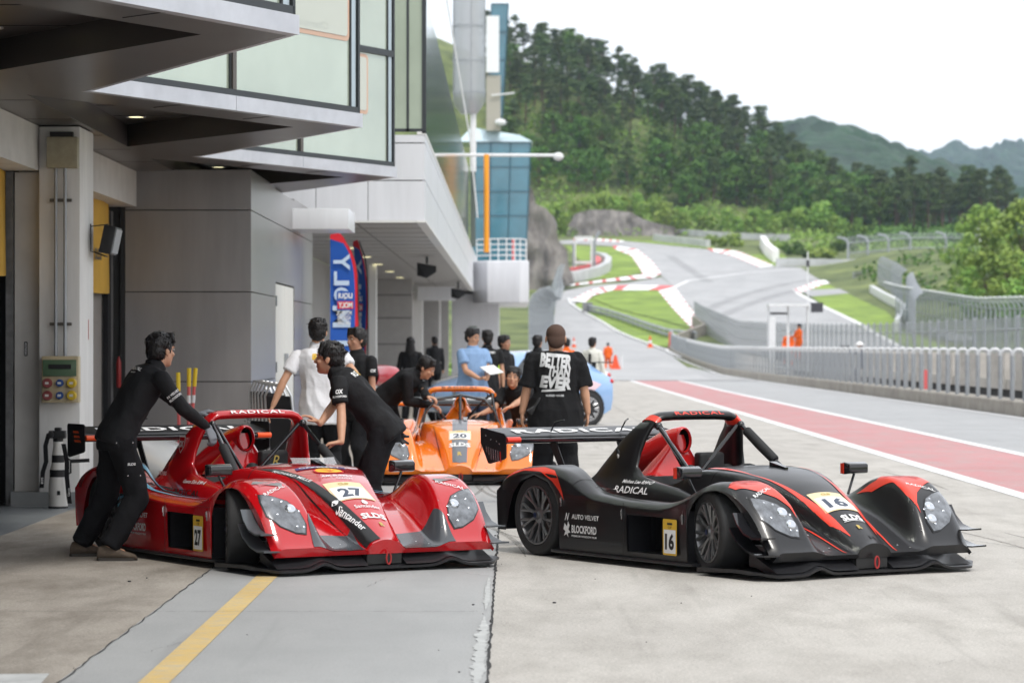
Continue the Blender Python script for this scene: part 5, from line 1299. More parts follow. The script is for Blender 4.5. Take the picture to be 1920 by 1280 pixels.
        m = MB(); m.box(.135, .137, s*.9025-.001, s*.9025+.001, .07, .45); m.box(-.69, .885, s*.9025-.001, s*.9025+.001, .425, .4265); m.build('panel_gap', KDEC, body)
    GAP = mat('seam_dark', (.004, .004, .004), .8)
    top('panel_gap', ribpoly([(.56, -.47, .0022), (.63, -.38, .0022), (.69, -.24, .0022), (.71, 0, .0022), (.69, .24, .0022), (.63, .38, .0022), (.56, .47, .0022)]), GAP, .001, .02)
    for s in (-1, 1):
        top('panel_gap', ribpoly([(-.47, s*.60, .0022), (-.50, s*.75, .0022), (-.52, s*.895, .0022)]), GAP, .001, .02); top('panel_gap', ribpoly([(.78, s*.56, .0022), (.80, s*.70, .0022), (.80, s*.895, .0022)]), GAP, .001, .02)
        top('panel_gap', ribpoly([(.90, s*.31, .002), (1.15, s*.27, .002), (1.45, s*.215, .002), (1.78, s*.165, .002)]), GAP, .001, .02)
    for s in (-1, 1):   # wing screws along the nose
        m = MB()
        for x, y in ((1.70, .30), (1.72, .50), (1.74, .38)): 
            h_, n_, _, _ = tree.ray_cast(Vector((x, s*y, 1)), -Zu)
            if h_: m.ell(h_+n_*.002, (.008, .008, .004), None, 8, 5)
        for x, y in ((1.35, .80), (1.50, .88), (1.60, .56), (1.45, .60), (1.70, .52)):
            h_, n_, _, _ = tree.ray_cast(Vector((x, s*y*.96, 1)), -Zu)
            if h_: m.ell(h_+n_*.001, (.004, .004, .003), None, 8, 5)
        m.build('fastener', SILV, body)
    global FINTREE; FINTREE = BVHTree.FromPolygons(fin_v, fin_f)
    c['extra'](root, body, tree, top, ttop, side)
    return root, tree
TN = Vector((0, -.8, .6))
def fin_text(txt, x, z, w_, h_, mt, body, tree, s, sh=0, bold=0, tilt=0, N=None, y=.62):
    N = N or Vector((0, s*.97, .25)); u = Vector((-s*cos(tilt), 0, -sin(tilt)))
    M = frame((x, s*y, z), u, Vector((0, 0, 1))-N*.0); 
    return decal('lettering', text_bm(txt, w_, h_, sh, bold, 2), M, mt, body, FINTREE, .005, .04, back=.2, cast=N)
def nose_plate(num, x, w_, l_, top, ttop, cream=True):
    top('number_board', [(x-l_/2, -w_/2), (x-l_/2, w_/2), (x+l_/2, w_/2), (x+l_/2, -w_/2)], CRM if cream else WDEC, .003)
    top('board_panel', [(x-l_*.2, -w_*.45), (x-l_*.2, w_*.45), (x+l_*.46, w_*.45), (x+l_*.46, -w_*.45)], WDEC, .005)
    ttop(num, x+l_*.13, 0, w_*.62, l_*.48, NAVY, bold=.035, off=.007)
    ttop('CUP', x-l_*.36, 0, w_*.3, l_*.12, GLDC, bold=.05, off=.006)
# ---- black car ----
def ex_black(root, body, tree, top, ttop, side):
    ACC = MATS['flame_red']
    nose_plate('16', 1.37, .29, .22, top, ttop)
    ttop('SLDS', 1.56, .01, .17, .055, WDEC, bold=.04); top('lettering', [(1.592, -.08), (1.592, .1), (1.596, .1), (1.596, -.08)], WDEC, .005)
    ttop('R', 1.655, .0, .035, .035, GLDC, bold=.06); ttop('H', 1.745, .04, .05, .03, KDEC, bold=.03)
    for s in (-1, 1):
        top('nose_stripe', ribpoly([(.80, s*.30, .002), (1.0, s*.245, .008), (1.2, s*.205, .018), (1.4, s*.172, .026), (1.55, s*.145, .024), (1.7, s*.115, .003)]), ACC, .003)
        top('pinstripe', ribpoly([(1.12, s*.40, .002), (1.3, s*.33, .006), (1.5, s*.275, .008), (1.7, s*.235, .006), (1.79, s*.22, .004)]), ACC, .003)
        top('fender_flash', [(1.33, s*.87), (1.40, s*.86), (1.46, s*.74), (1.53, s*.62), (1.60, s*.56), (1.66, s*.545), (1.52, s*.535), (1.35, s*.56), (1.15, s*.535), (.95, s*.56), (1.15, s*.575), (1.35, s*.60), (1.39, s*.74)][::int(-s)], ACC, .003)
        ttop('RADICAL', 1.475+.0, s*.70, .21, .026, WDEC, ang=s*.42, bold=.01)
        top('sill_line', ribpoly([(-.80, s*.60, .005), (-.5, s*.655, .006), (0, s*.66, .005), (.5, s*.64, .005)]), ACC, .004)
        top('cowl_stripe', ribpoly([(.36, s*.33, .03), (.55, s*.33, .022), (.72, s*.31, .01), (.85, s*.29, .002)]), ACC, .004)
        N = Vector((0, s*.55, .83)); M = frame((0, s*1.1, 1.0), (-s, 0, 0), N.cross(Vector((-s, 0, 0))))
        P3 = [(-1.52, .56), (-1.46, .60), (-1.36, .64), (-1.2, .66), (-.95, .675), (-.80, .65), (-.70, .575), (-.645, .49), (-.625, .43), (-.69, .50), (-.78, .56), (-.95, .61), (-1.2, .625), (-1.42, .575)]
        pol = pp([(x, s*(.9-.30*max(0, z-.55)), z) for x, z in P3], M)
        decal('fender_flash', poly_bm(pol), M, ACC, body, tree, .003, .03, back=0)
        fin_text('RADICAL', -.20, .515, .42, .055, WDEC, body, tree, s, bold=.015, y=.60)
        fin_text('Minhee Lee RH+O', -.17, .578, .36, .030, WDEC, body, tree, s, sh=.35, bold=.02, y=.585)
        m = MB(); m.ell((-.50, s*.502, .76), (.022, .010, .05), Matrix.Rotation(radians(-25), 3, 'Y')); m.build('fin_vent', KDEC, body); m = MB(); m.ell((-.49, s*.507, .745), (.014, .008, .028), Matrix.Rotation(radians(-25), 3, 'Y')); m.build('fin_vent_inner', mat('vent_pale', (.45, .44, .42), .6), body)
PL_B = [(-1.93, .925), (-1.915, .93), (-1.59, .89), (-1.565, .87), (-1.565, .71), (-1.59, .695), (-1.79, .655), (-1.82, .66), (-1.925, .81)]
PL_R = [(-1.92, .935), (-1.90, .95), (-1.60, .95), (-1.575, .935), (-1.575, .745), (-1.60, .73), (-1.88, .685), (-1.91, .70)]
FR = mat('flame_red', (.75, .045, .02), .35, coat=.3)
SATB = mat('satin_black_paint', (.008, .008, .009), .34, coat=.2, var=.06, vscale=2)
car_b, tree_b = race_car(dict(body=SATB, accent=FR, num='16', steer=-14, hooptext=FR, bands=True, pads={1: (.10, .62)}, scoop=mat('scoop_red', (.62, .015, .015), .2, coat=1), mirror_end=True, plate=PL_B, louvre=True, extra=ex_black),
    'matt black open race car with red stripes and number 16, standing alone at right', (1.475, 21.05), -57.3)
# ---- red car ----
def ex_red(root, body, tree, top, ttop, side):
    K = KDEC; BLU = mat('sky_blue_stripe', (.16, .42, .58), .35); DKG = mat('dark_grey_gloss', (.055, .06, .068), .22, coat=.5)
    nose_plate('27', 1.27, .30, .24, top, ttop)
    for s in (-1, 1):
        top('front_panel', [(1.60, s*.16), (1.585, s*.30), (1.57, s*.42), (1.60, s*.50), (1.68, s*.54), (1.76, s*.55), (1.815, s*.56), (1.815, s*.16)][::int(-s)], DKG, .003)
        ttop('RADICAL', 1.485, s*.70, .21, .026, WDEC, ang=s*.42, bold=.01)
        top('sponsor_strip', [(1.40, s*.60), (1.36, s*.80), (1.40, s*.83), (1.45, s*.62)][::int(s)], mat('strip_grey', (.20, .20, .20), .4), .003); ttop('GOLITE BATTERY', 1.405, s*.71, .17, .026, mat('pink_letter', (.75, .25, .28), .4), ang=s*.25, bold=.03)
    top('nose_band', [(.62, -.40), (.80, -.345), (1.0, -.28), (1.2, -.235), (1.4, -.20), (1.6, -.165), (1.80, -.14), (1.80, -.035), (1.62, -.075), (1.4, -.125), (1.2, -.165), (1.0, -.215), (.85, -.26), (.72, -.31)], K, .004)
    ttop('RICHARD MILLE', .93, -.275, .34, .035, WDEC, ang=radians(65), bold=.012, off=.007)
    ttop('Santander', 1.56, -.135, .26, .045, WDEC, ang=radians(72), bold=.012, off=.007)
    fl = [(0, -.03), (.022, -.015), (.02, .005), (.008, .0), (.0, .03), (-.008, .004), (-.018, .01), (-.022, -.012)]
    decal('flame_emblem', poly_bm(fl), frame((1.385, -.168, 1.2), (sin(1.3), cos(1.3), 0), (-cos(1.3), sin(1.3), 0)), WDEC, body, tree, .008, .03)
    top('berry_banner', [(.80, -.19), (.775, .0), (.80, .21), (.845, .20), (.83, 0), (.855, -.20)], mat('banner_violet', (.035, .02, .16), .4), .004)
    ttop('OAKBERRY', .818, 0, .33, .032, WDEC, bold=.02, off=.007)
    sh = [(.055*cos(radians(a)), .052*sin(radians(a))+.0) for a in range(-20, 201, 11)]+[(-.02, -.035), (.02, -.035)]
    M = frame((.925, .02, 1.2), (0, 1, 0), (-1, 0, 0))
    decal('shell_emblem', poly_bm([(x*2.1, y*1.5) for x, y in sh]), M, mat('emblem_red', (.70, .03, .02), .4), body, tree, .005, .03)
    decal('shell_emblem', poly_bm([(x*1.85, y*1.3+.002) for x, y in sh]), M, mat('emblem_yellow', (.85, .52, .02), .4), body, tree, .007, .03)
    for k in range(-3, 4):
        a = radians(90+k*22); decal('shell_emblem', poly_bm([(-.002, -.03), (.10*cos(a)-.003, .062*sin(a)), (.10*cos(a)+.003, .062*sin(a)), (.002, -.03)]), M, MATS['emblem_red'], body, tree, .009, .03)
    ttop('AIR SUPPLY', 1.035, .03, .26, .03, WDEC, bold=.02, off=.006, sh=.2); ttop('OWNS', 1.085, .06, .13, .022, WDEC, bold=.01, off=.006)
    ttop('Santander', 1.475, .035, .20, .034, WDEC, bold=.008); decal('flame_emblem', poly_bm(fl), frame((1.43, .035, 1.2), (0, 1, 0), (-1, 0, 0)), WDEC, body, tree, .006, .03)
    ttop('SLDS', 1.575, .03, .19, .055, WDEC, bold=.04); ttop('R', 1.66, .05, .035, .035, GLDC, bold=.06)
    top('cowl_flag', [(.50, -.26), (.50, -.12), (.56, -.20)], WDEC, .004); top('cowl_flag', [(.51, -.235), (.51, -.145), (.545, -.20)], BLU, .006)
    for s in (-1, 1):
        # blue and black ribbons sweeping along the flank
        for (P, mt, o) in (([(-1.45, s*.52, .06), (-1.15, s*.60, .06), (-.85, s*.66, .045), (-.5, s*.70, .03), (0, s*.72, .012), (.6, s*.72, .006)], K, .003),
                           ([(-1.45, s*.54, .03), (-1.15, s*.62, .035), (-.85, s*.675, .022), (-.5, s*.71, .014), (0, s*.725, .008), (.6, s*.725, .004)], BLU, .005),
                           ([(-.9, s*.86, .03), (-.6, s*.84, .025), (-.3, s*.81, .015), (.1, s*.80, .009), (.55, s*.79, .005)], BLU, .004),
                           ([(-.3, s*.635, .012), (0, s*.64, .01), (.5, s*.64, .007)], BLU, .004)):
            top('flank_stripe', ribpoly(P), mt, o)
        for (poly, mt, o) in (([(-.695, .46), (-.695, .34), (-.62, .395), (-.50, .435), (-.42, .455)], K, 0), ([(-.695, .43), (-.695, .405), (-.60, .43), (-.5, .455), (-.56, .455)], BLU, .002), ([(-.695, .375), (-.695, .345), (-.60, .395), (-.48, .435), (-.54, .43), (-.63, .40)], BLU, .002)):
            decal('flank_stripe', poly_bm([(-s*x, z) for x, z in poly]), frame((0, s*(.9035+o), 0), (-s, 0, 0), (0, 0, 1)), mt, body)
        M = frame((-.66+.0, s*.9055, .245), (-s, 0, 0), (0, 0, 1)); b = decal('sponsor_plate', poly_bm(rpoly(.17, .095, .004)), M, K, body)
        decal('lettering', text_bm('SOLITE', .15, .04, .2, .04), M @ Matrix.Translation((0, .012, 0)), mat('solite_red', (.6, .08, .09), .4), b, off=.004); decal('lettering', text_bm('BATTERY', .08, .014, .2, .03), M @ Matrix.Translation((.03, -.028, 0)), WDEC, b, off=.004)
        fin_text('RADICAL', -.16, .49, .52, .05, K, body, tree, s, bold=.015, y=.66, tilt=0)
        fin_text('Gawon Shin RH+A', -.08, .56, .34, .030, WDEC, body, tree, s, sh=.35, bold=.02, y=.585)
        M = frame((-.45, s*.52, .80), (-s, 0, 0), (0, 0, 1)); 
        for q, (w_, h_, mt, o) in enumerate(((.10, .13, WDEC, .001), (.088, .115, BODY_RED, .002))):
            sp = [(-w_/2, h_/2), (-w_/2, -.1*h_), (0, -h_/2), (w_/2, -.1*h_), (w_/2, h_/2)]; decal('shield_emblem', poly_bm(sp), frame((-.43, s*(.503-.0), .82), (-s*1, 0, .0), (-s*0, s*-.17, 1)), mt, body, off=o+.004)
        decal('lettering', text_bm('OX', .07, .05, .1, .04), frame((-.43, s*.503, .825), (-s, 0, 0), (0, s*-.17, 1)), WDEC, body, off=.008)
        decal('lettering', text_bm('FILTERS', .13, .03, 0, .03), frame((-.66, s*.553, .60), (-s, 0, 0), (0, s*-.17, 1)), WDEC, body, off=.004)
BODY_RED = mat('gloss_race_red', (.46, .004, .008), .16, coat=1, var=.04, vscale=1)
car_r, tree_r = race_car(dict(body=BODY_RED, accent=mat('orange_red', (.85, .10, .02), .35), num='27', steer=-24, hooptext=WDEC, pads={1: (.42, 1.0), -1: (.38, .92)}, plate=PL_R, rmark=True, screen=True, lamps=1, extra=ex_red, dive=mat('grey_blade', (.10, .11, .12), .3, metal=.3)),
    'glossy red open race car with number 27, two crew members leaning on it', (-1.815, 21.45), -58.6)
# ---- orange car ----
def ex_orange(root, body, tree, top, ttop, side):
    GS = mat('stripe_grey', (.12, .13, .15), .3, coat=.5)
    top('centre_stripe', [(.38, -.09), (.38, .09), (1.16, .085), (1.16, -.085)], GS, .003); top('centre_stripe', [(1.36, -.09), (1.36, .09), (1.74, .08), (1.77, .0), (1.74, -.08)], GS, .003)
    nose_plate('20', 1.25, .25, .21, top, ttop)
    ttop('SLDS', 1.46, .0, .24, .07, WDEC, bold=.04); ttop('R', 1.62, 0, .05, .06, GLDC, bold=.06)
    R = []
    m = MB(); m.tube([(.42, -.47, .60), (.40, -.40, .80), (.38, -.28, .93), (.37, 0, .98), (.38, .28, .93), (.40, .40, .80), (.42, .47, .60)], .018, 10); m.tube([(.37, 0, .98), (.62, 0, .70)], .018, 10); m.build('front_roll_bar', GLOB, root)
ORP = mat('gloss_orange_paint', (.85, .20, .01), .18, coat=1, var=.04, vscale=1)
car_o, tree_o = race_car(dict(body=ORP, accent=ORP, num='20', steer=0, hooptext=KDEC, pads={}, plate=PL_B, lamps=1, halo=True, extra=ex_orange),
    'orange open race car with number 20 seen head-on between the red and the black car', (-.61, 34.0), -89.2)
# ================= people =================
SKIN = mat('skin', (.50, .27, .17), .5, var=.10, vscale=9); SKIN2 = mat('tanned_skin', (.38, .19, .12), .5, var=.1, vscale=9)
HAIRM = mat('black_hair', (.010, .008, .008), .42, bump=.9, bscale=90, bdist=.006, stretch=(1, 1, .25)); CROP = mat('cropped_hair', (.075, .042, .030), .8, bump=.4, bscale=200, bdist=.002)
SHB = mat('black_polo_cloth', (.008, .008, .0092), .8, spec=.35, bump=.35, bscale=16, bdist=.03, var=.15, vscale=5)
SHT = mat('faded_black_cotton', (.012, .012, .013), .9, spec=.2, bump=.4, bscale=11, bdist=.035, var=.15, vscale=4)
TRB = mat('black_trouser_cloth', (.010, .010, .0115), .9, spec=.2, bump=.5, bscale=12, bdist=.035, var=.2, vscale=6)
SHW = mat('white_polo_cloth', (.72, .72, .75), .8, bump=.35, bscale=11, bdist=.03)
SHL = mat('light_blue_polo_cloth', (.20, .32, .52), .8, bump=.35, bscale=12, bdist=.03)
ORS = mat('orange_overalls_cloth', (.80, .13, .01), .8, bump=.4, bscale=9, bdist=.03)
WSU = mat('off_white_suit_cloth', (.66, .66, .60), .8, bump=.4, bscale=9, bdist=.03)
NAVYC = mat('navy_cloth', (.02, .03, .06), .85)
EYEW = mat('eye_white', (.6, .58, .55), .3); EYED = mat('eye_dark', (.02, .012, .01), .25); LIP = mat('lip', (.35, .12, .09), .5)
SOLE = mat('shoe_sole', (.05, .045, .04), .8); SUEDE = mat('brown_suede', (.10, .075, .055), .85, var=.3, vscale=20); GLOVE = mat('grey_glove', (.16, .17, .19), .8, bump=.4, bscale=50, bdist=.004)
def remesh(m, vox, it=3, wr=0, seed=0, wf=9.0):
    me = bpy.data.meshes.new('t'); me.from_pydata(m.v, [], m.f); bm = bmesh.new(); bm.from_mesh(me); bmesh.ops.recalc_face_normals(bm, faces=bm.faces); bm.to_mesh(me); bm.free()
    o = bpy.data.objects.new('t', me); COL.objects.link(o); md = o.modifiers.new('r', 'REMESH'); md.mode = 'VOXEL'; md.voxel_size = vox
    s = o.modifiers.new('s', 'SMOOTH'); s.iterations = it; s.factor = .5
    dg = bpy.context.evaluated_depsgraph_get(); r = bpy.data.meshes.new_from_object(o.evaluated_get(dg)); bpy.data.objects.remove(o); bpy.data.meshes.remove(me)
    if wr:
        ns = [v.normal.copy() for v in r.vertices]; sd = Vector((seed, seed*.7, 0))
        for v, n in zip(r.vertices, ns):
            p = v.co; q = Vector((p.x*wf, p.y*wf, p.z*wf*.6+p.x*wf*.5))+sd
            a = 1-abs(noise.noise(q))*2.2; b = noise.noise(q*2.3)*.4
            v.co = p+n*wr*(a*.8+b)
    r.shade_smooth(); return r
def ik(a, target, l1, l2, hint):
    """two-bone joint: returns mid joint and reached end"""
    a = Vector(a); t = Vector(target); d = t-a; L = d.length; mx_ = (l1+l2)*.995
    if L > mx_: t = a+d*(mx_/L); d = t-a; L = mx_
    x = (l1*l1-l2*l2+L*L)/(2*L); h = sqrt(max(0, l1*l1-x*x)); dn = d.normalized(); hv = Vector(hint); hv = hv-dn*hv.dot(dn)
    if hv.length < 1e-6: hv = dn.orthogonal()
    return a+dn*x+hv.normalized()*h, t
def bar(mb, a, b, ra, rb, flat=1, up=None, n=14): mb.caps(a, b, ra, rb, n)
def person(label, loc, rz, P, name='person', group=None):
    """P: pose in the person's own frame: +y is where the hips face, z up"""
    S_h = P.get('h', 1.74)/1.74; fat = P.get('fat', 1.0); hi = P.get('detail', 1); vox = {2: .0075, 1: .011, 0: .02}[hi]
    root = empty(name, (loc[0], loc[1], loc[2] if len(loc) > 2 else 0), rz, label=label, cat='person', group=group)
    hip = Vector(P.get('hip', (0, 0, .93)))*S_h; lean = P.get('lean', (0, 0)); # forward/side lean of the spine in degrees
    tw = radians(P.get('twist', 0))
    sp = Vector((sin(radians(lean[1])), sin(radians(lean[0])), cos(radians(lean[0])))).normalized(); bend = P.get('bend', 0)
    sp2 = Vector((sin(radians(lean[1])), sin(radians(lean[0]+bend)), cos(radians(lean[0]+bend)))).normalized()
    waist = hip+sp*.20*S_h; chest = waist+sp2*.20*S_h; sh = chest+sp2*.11*S_h; neck = sh+sp2*.058*S_h
    yaw = P.get('hipyaw', 0); rh = Vector((cos(radians(yaw)), sin(radians(yaw)), 0)); rs = Vector((cos(tw), sin(tw), 0)); rs = (rs-sp2*rs.dot(sp2)).normalized()
    fwd = sp2.cross(rs)*-1; fwd = (rs.cross(sp2))*-1; fwd = sp2.cross(rs)
    sw = P.get('sw', .185)*S_h
    shl = [sh+rs*s*sw-sp2*.015 for s in (-1, 1)]
    up_, fo_ = .285*S_h, .25*S_h; th_, ca_ = .43*S_h, .42*S_h
    arms = []
    for i, s in enumerate((-1, 1)):
        A = P['arms'][i]; tgt = Vector(A[0]); 
        if A[1] == 'w': M_ = Matrix.Rotation(-rz, 3, 'Z'); tgt = M_ @ (tgt-root.location)
        el, wr_ = ik(shl[i], tgt, up_, fo_, A[2]); arms.append((shl[i], el, wr_, A))
    legs = []
    for i, s in enumerate((-1, 1)):
        hj = hip+rh*s*.09*S_h-Vector((0, 0, .03)); L = P.get('feet', ((-.12, 0), (.12, 0)))[i]; fz = L[2] if len(L) > 2 else 0
        an = Vector((L[0], L[1], .09*S_h+fz)); kn, an = ik(hj, an, th_, ca_, P.get('knee', (0, 1, 0)) if not isinstance(P.get('knee'), list) else P['knee'][i]); legs.append((hj, kn, an, L[3] if len(L) > 3 else 0))
    # body
    b = MB()
    def torso(m, inf=0., top=True, hem=0., belly=0.):
        R = []
        secs = [(hip-sp*(.08+hem), .165, .115, rh), (hip, .168, .12, rh), (waist-sp*.04, .148, .108, rh.lerp(rs, .4)), (waist+sp2*.06, .150, .108, rh.lerp(rs, .7)), (chest, .168, .115, rs), (sh-sp2*.03, .175, .105, rs), (sh+sp2*.03, .125, .075, rs), (neck-sp2*.01, .062, .06, rs)]
        for c, a, d, r_ in secs:
            r_ = r_.normalized(); f_ = sp2.cross(r_).normalized(); k = (1.5 if c in (secs[0][0], secs[1][0]) and inf > 0 else 1) if c is not secs[-1][0] else .5; bl = belly if c in (secs[1][0], secs[2][0], secs[3][0]) else 0
            fa = 1+(fat-1)*(1.0 if k >= 1 else .4)
            R.append([c+r_*cos(t)*(a*fa*S_h+inf*k)+f_*(sin(t)*(d*fa*S_h+inf*k)+bl*max(0, sin(t))) for t in [2*pi*q/24 for q in range(24)]])
        m.rings(R)
    torso(b, -.012, belly=P.get('belly', 0))
    head = neck+sp2*.03*S_h+Vector((0, 0, .108*S_h))+Vector(P.get('headoff', (0, 0, 0)))
    b.caps(neck-sp2*.05, head-Vector((0, 0, .05)), .066*S_h*(1+(fat-1)*.6), .058*S_h*(1+(fat-1)*.6), 14)
    Hm = Matrix.Rotation(radians(P.get('headyaw', 0)), 3, 'Z') @ Matrix.Rotation(radians(P.get('headroll', 0)), 3, 'Y') @ Matrix.Rotation(radians(P.get('headpitch', 0)), 3, 'X'); hs = S_h**.5*P.get('hs', 1)*1.05
    def hp(x, y, z): return head+(Hm @ Vector((x, y, z)))*hs
    ff = 1+(fat-1)*.35
    b.ell(hp(0, -.005, .035), (.076*hs*ff, .095*hs, .088*hs), Hm, 20, 14); b.ell(hp(0, .022, -.035), (.060*hs*ff, .070*hs, .078*hs), Hm, 18, 12)
    b.ell(hp(0, .055, -.085), (.032*hs*ff, .030*hs, .026*hs), Hm); b.caps(hp(0, .086, .01), hp(0, .103, -.025), .009*hs, .014*hs, 8)
    for s in (-1, 1):
        b.ell(hp(s*.078*ff, -.005, -.005), (.008*hs, .02*hs, .032*hs), Hm, 10, 8); b.ell(hp(s*.04, .065, -.022), (.022*hs, .018*hs, .02*hs), Hm)
        b.ell(hp(s*.033, .083, .028), (.022*hs, .008*hs, .007*hs), Hm, 8, 6)
    b.ell(hp(0, .083, -.058), (.022*hs, .010*hs, .011*hs), Hm, 10, 6)
    def hand(m, wr_, el, A, s, glove=0):
        d = (wr_-el).normalized(); dirh = Vector(A[3]) if len(A) > 3 and A[3] is not None else d
        if A[1] == 'w' and len(A) > 3 and A[3] is not None: dirh = Matrix.Rotation(-rz, 3, 'Z') @ dirh
        dirh.normalize(); pn = Vector(A[4]) if len(A) > 4 else Vector((-s, 0, 0))
        if A[1] == 'w' and len(A) > 4: pn = Matrix.Rotation(-rz, 3, 'Z') @ pn
        pn = (pn-dirh*pn.dot(dirh)); pn = pn.normalized() if pn.length > 1e-4 else dirh.orthogonal().normalized(); sd = dirh.cross(pn)*(1 if s > 0 else -1)   # towards the thumb side
        curl = A[5] if len(A) > 5 else .45; k = S_h*(1+(fat-1)*.3)
        c0 = wr_+dirh*.01; R = []
        for t, a, dd in ((0, .024, .019), (.02, .028, .018), (.05, .038, .016), (.085, .041, .014), (.10, .036, .010)):
            c = c0+dirh*t*k; R.append([c+sd*cos(q)*(a*k+glove)+pn*sin(q)*(dd*k+glove) for q in [2*pi*j/14 for j in range(14)]])
        m.rings(R)
        for i, (o, L) in enumerate(((.028, .070), (.0095, .080), (-.0095, .074), (-.027, .058))):
            p = c0+dirh*.085*k+sd*o*k; ang = curl*.6; dv = dirh
            for j, fr in enumerate((.45, .30, .25)):
                ang_ = curl*(.5+.75*j); dv = (dirh*cos(ang_)+pn*sin(ang_)).normalized(); q = p+dv*L*fr*k*1.05; r0 = (.0098-.001*j)*k+glove; m.caps(p, q, r0, r0-.0008, 9); p = q
        p = c0+dirh*.028*k+sd*.030*k; d1 = (dirh*.65+sd*.62+pn*.35).normalized(); q = p+d1*.045*k; m.caps(p, q, .0135*k+glove, .0112*k+glove, 9); d2 = (dirh*.9+sd*.15+pn*.45*(.4+curl)).normalized(); m.caps(q, q+d2*.034*k, .0112*k+glove, .0095*k+glove, 9)
    for (a, el, w_, A), s in zip(arms, (-1, 1)):
        f2 = 1+(fat-1)*.8
        b.caps(a-Vector((0, 0, .012)), a.lerp(el, .5), .038*S_h*f2, .041*S_h*f2); b.caps(a.lerp(el, .5), el, .041*S_h*f2, .037*S_h*f2); b.caps(el, el.lerp(w_, .35), .038*S_h*f2, .040*S_h*f2); b.caps(el.lerp(w_, .35), w_, .040*S_h*f2, .026*S_h*f2)
        if hi: hand(b, w_, el, A, s)
        else: b.ell(w_+(w_-el).normalized()*.06, (.035, .035, .06))
    for hj, kn, an, _ in legs: b.caps(hj, kn, .085*S_h*fat, .05*S_h); b.caps(kn, an, .05*S_h, .035*S_h); b.caps(an, an+Vector((0, .10, -.04)), .035, .03)
    body = mobj('body', remesh(b, vox if hi < 2 else .0062, 2 if hi > 1 else 3), root); body.data.materials.append(P.get('skin', SKIN))
    # trousers
    if P.get('trousers') is not None:
        m = MB(); R = []; tb = P.get('baggy', 1.0)
        for c, a, d in ((hip-Vector((0, 0, .10)), .17, .135), (hip-Vector((0, 0, .05)), .182, .135), (hip+sp*.02, .168, .120), (hip+sp*.06, .150, .108)):
            f_ = Vector((0, 0, 1)).cross(rh).normalized(); R.append([c+rh*cos(t)*(a*fat*S_h+.004)+f_*sin(t)*(d*fat*S_h+.004) for t in [2*pi*q/24 for q in range(24)]])
        m.rings(R)
        for hj, kn, an, _ in legs:
            hh = hj+Vector((0, 0, .0)); m.caps(hh, kn, .104*S_h*fat, .078*S_h*tb, 18); m.caps(kn, kn.lerp(an, .55), .078*S_h*tb, .077*S_h*tb, 18)
            e = an+Vector((0, 0, .012)); dd = (e-kn).normalized(); u = dd.orthogonal().normalized(); v = dd.cross(u)
            m.rings([[c+(u*cos(t)+v*sin(t))*r_ for t in [2*pi*q/18 for q in range(18)]] for c, r_ in ((kn.lerp(an, .5), .077*S_h*tb), (kn.lerp(an, .8), .070*S_h*tb), (e, .068*S_h*tb))])
        tr = mobj('trousers', remesh(m, max(vox, .010), 2, .013 if hi else .006, random.uniform(0, 9), 7), root); tr.data.materials.append(P['trousers'])
    # shirt
    if P.get('shirt') is not None:
        m = MB(); torso(m, .011+P.get('loose', 0), hem=P.get('hem', .02), belly=P.get('belly', 0)+.006)
        long_ = P.get('sleeve', .62); loose = P.get('loose', 0)
        for (a, el, w_, A), s in zip(arms, (-1, 1)):
            f2 = 1+(fat-1)*.8
            if long_ <= 1:
                e = a.lerp(el, long_); dd = (el-a).normalized(); u = dd.orthogonal().normalized(); v = dd.cross(u); r0 = (.051*f2+.009+loose*(.1 if hi > 1 and fat < 1.05 else .45))*S_h
                m.caps(a-dd*.0-Vector((0, 0, .012)), a+dd*.05, .056*S_h*f2+loose*.25, r0, 18)
                m.rings([[c+(u*cos(t)+v*sin(t))*r_ for t in [2*pi*q/20 for q in range(20)]] for c, r_ in ((a-dd*.01, .056*S_h*f2), (a.lerp(e, .4), r0), (e, r0*1.02))])
            else:
                m.caps(a-Vector((0, 0, .008)), el, .058*S_h*f2+loose*.3, .048*S_h*f2+loose*.4, 16); m.caps(el, w_, .050*S_h*f2+loose*.4, (.034+loose*.4)*S_h, 14)
        if P.get('collar', True):
            c = neck+sp2*.012; n = (sp2+fwd*.25).normalized(); u = rs; v = n.cross(u).normalized(); m.rings([[cc+(u*cos(t)+v*sin(t))*r_ for t in [2*pi*q/20 for q in range(20)]] for cc, r_ in ((c-n*.03, .085*S_h), (c+n*.015, .070*S_h), (c+n*.03, .066*S_h))])
        st = mobj('shirt' if P.get('overall') is None else 'overalls', remesh(m, max(vox, .009), 2, .017 if hi else .006, random.uniform(0, 9), P.get('wf', 6)), root); st.data.materials.append(P['shirt'])
    else: st = None
    if P.get('undersleeve'):
        for (a, el, w_, A), s in zip(arms, (-1, 1)):
            m = MB(); m.caps(a.lerp(el, .4), el, .056*S_h, .050*S_h); m.caps(el, el.lerp(w_, .4), .050*S_h, .047*S_h); m.caps(el.lerp(w_, .4), w_.lerp(el, .04), .047*S_h, .033*S_h); o = mobj('arm_sleeve', remesh(m, .008, 2, .003, 1, 14), root); o.data.materials.append(P['undersleeve'])
    if P.get('gloves'):
        for (a, el, w_, A), s in zip(arms, (-1, 1)):
            m = MB(); hand(m, w_, el, A, s, .003); m.caps(w_-(w_-el).normalized()*.03, w_+(w_-el).normalized()*.02, .031, .029); o = mobj('glove', remesh(m, .006, 2), root); o.data.materials.append(GLOVE)
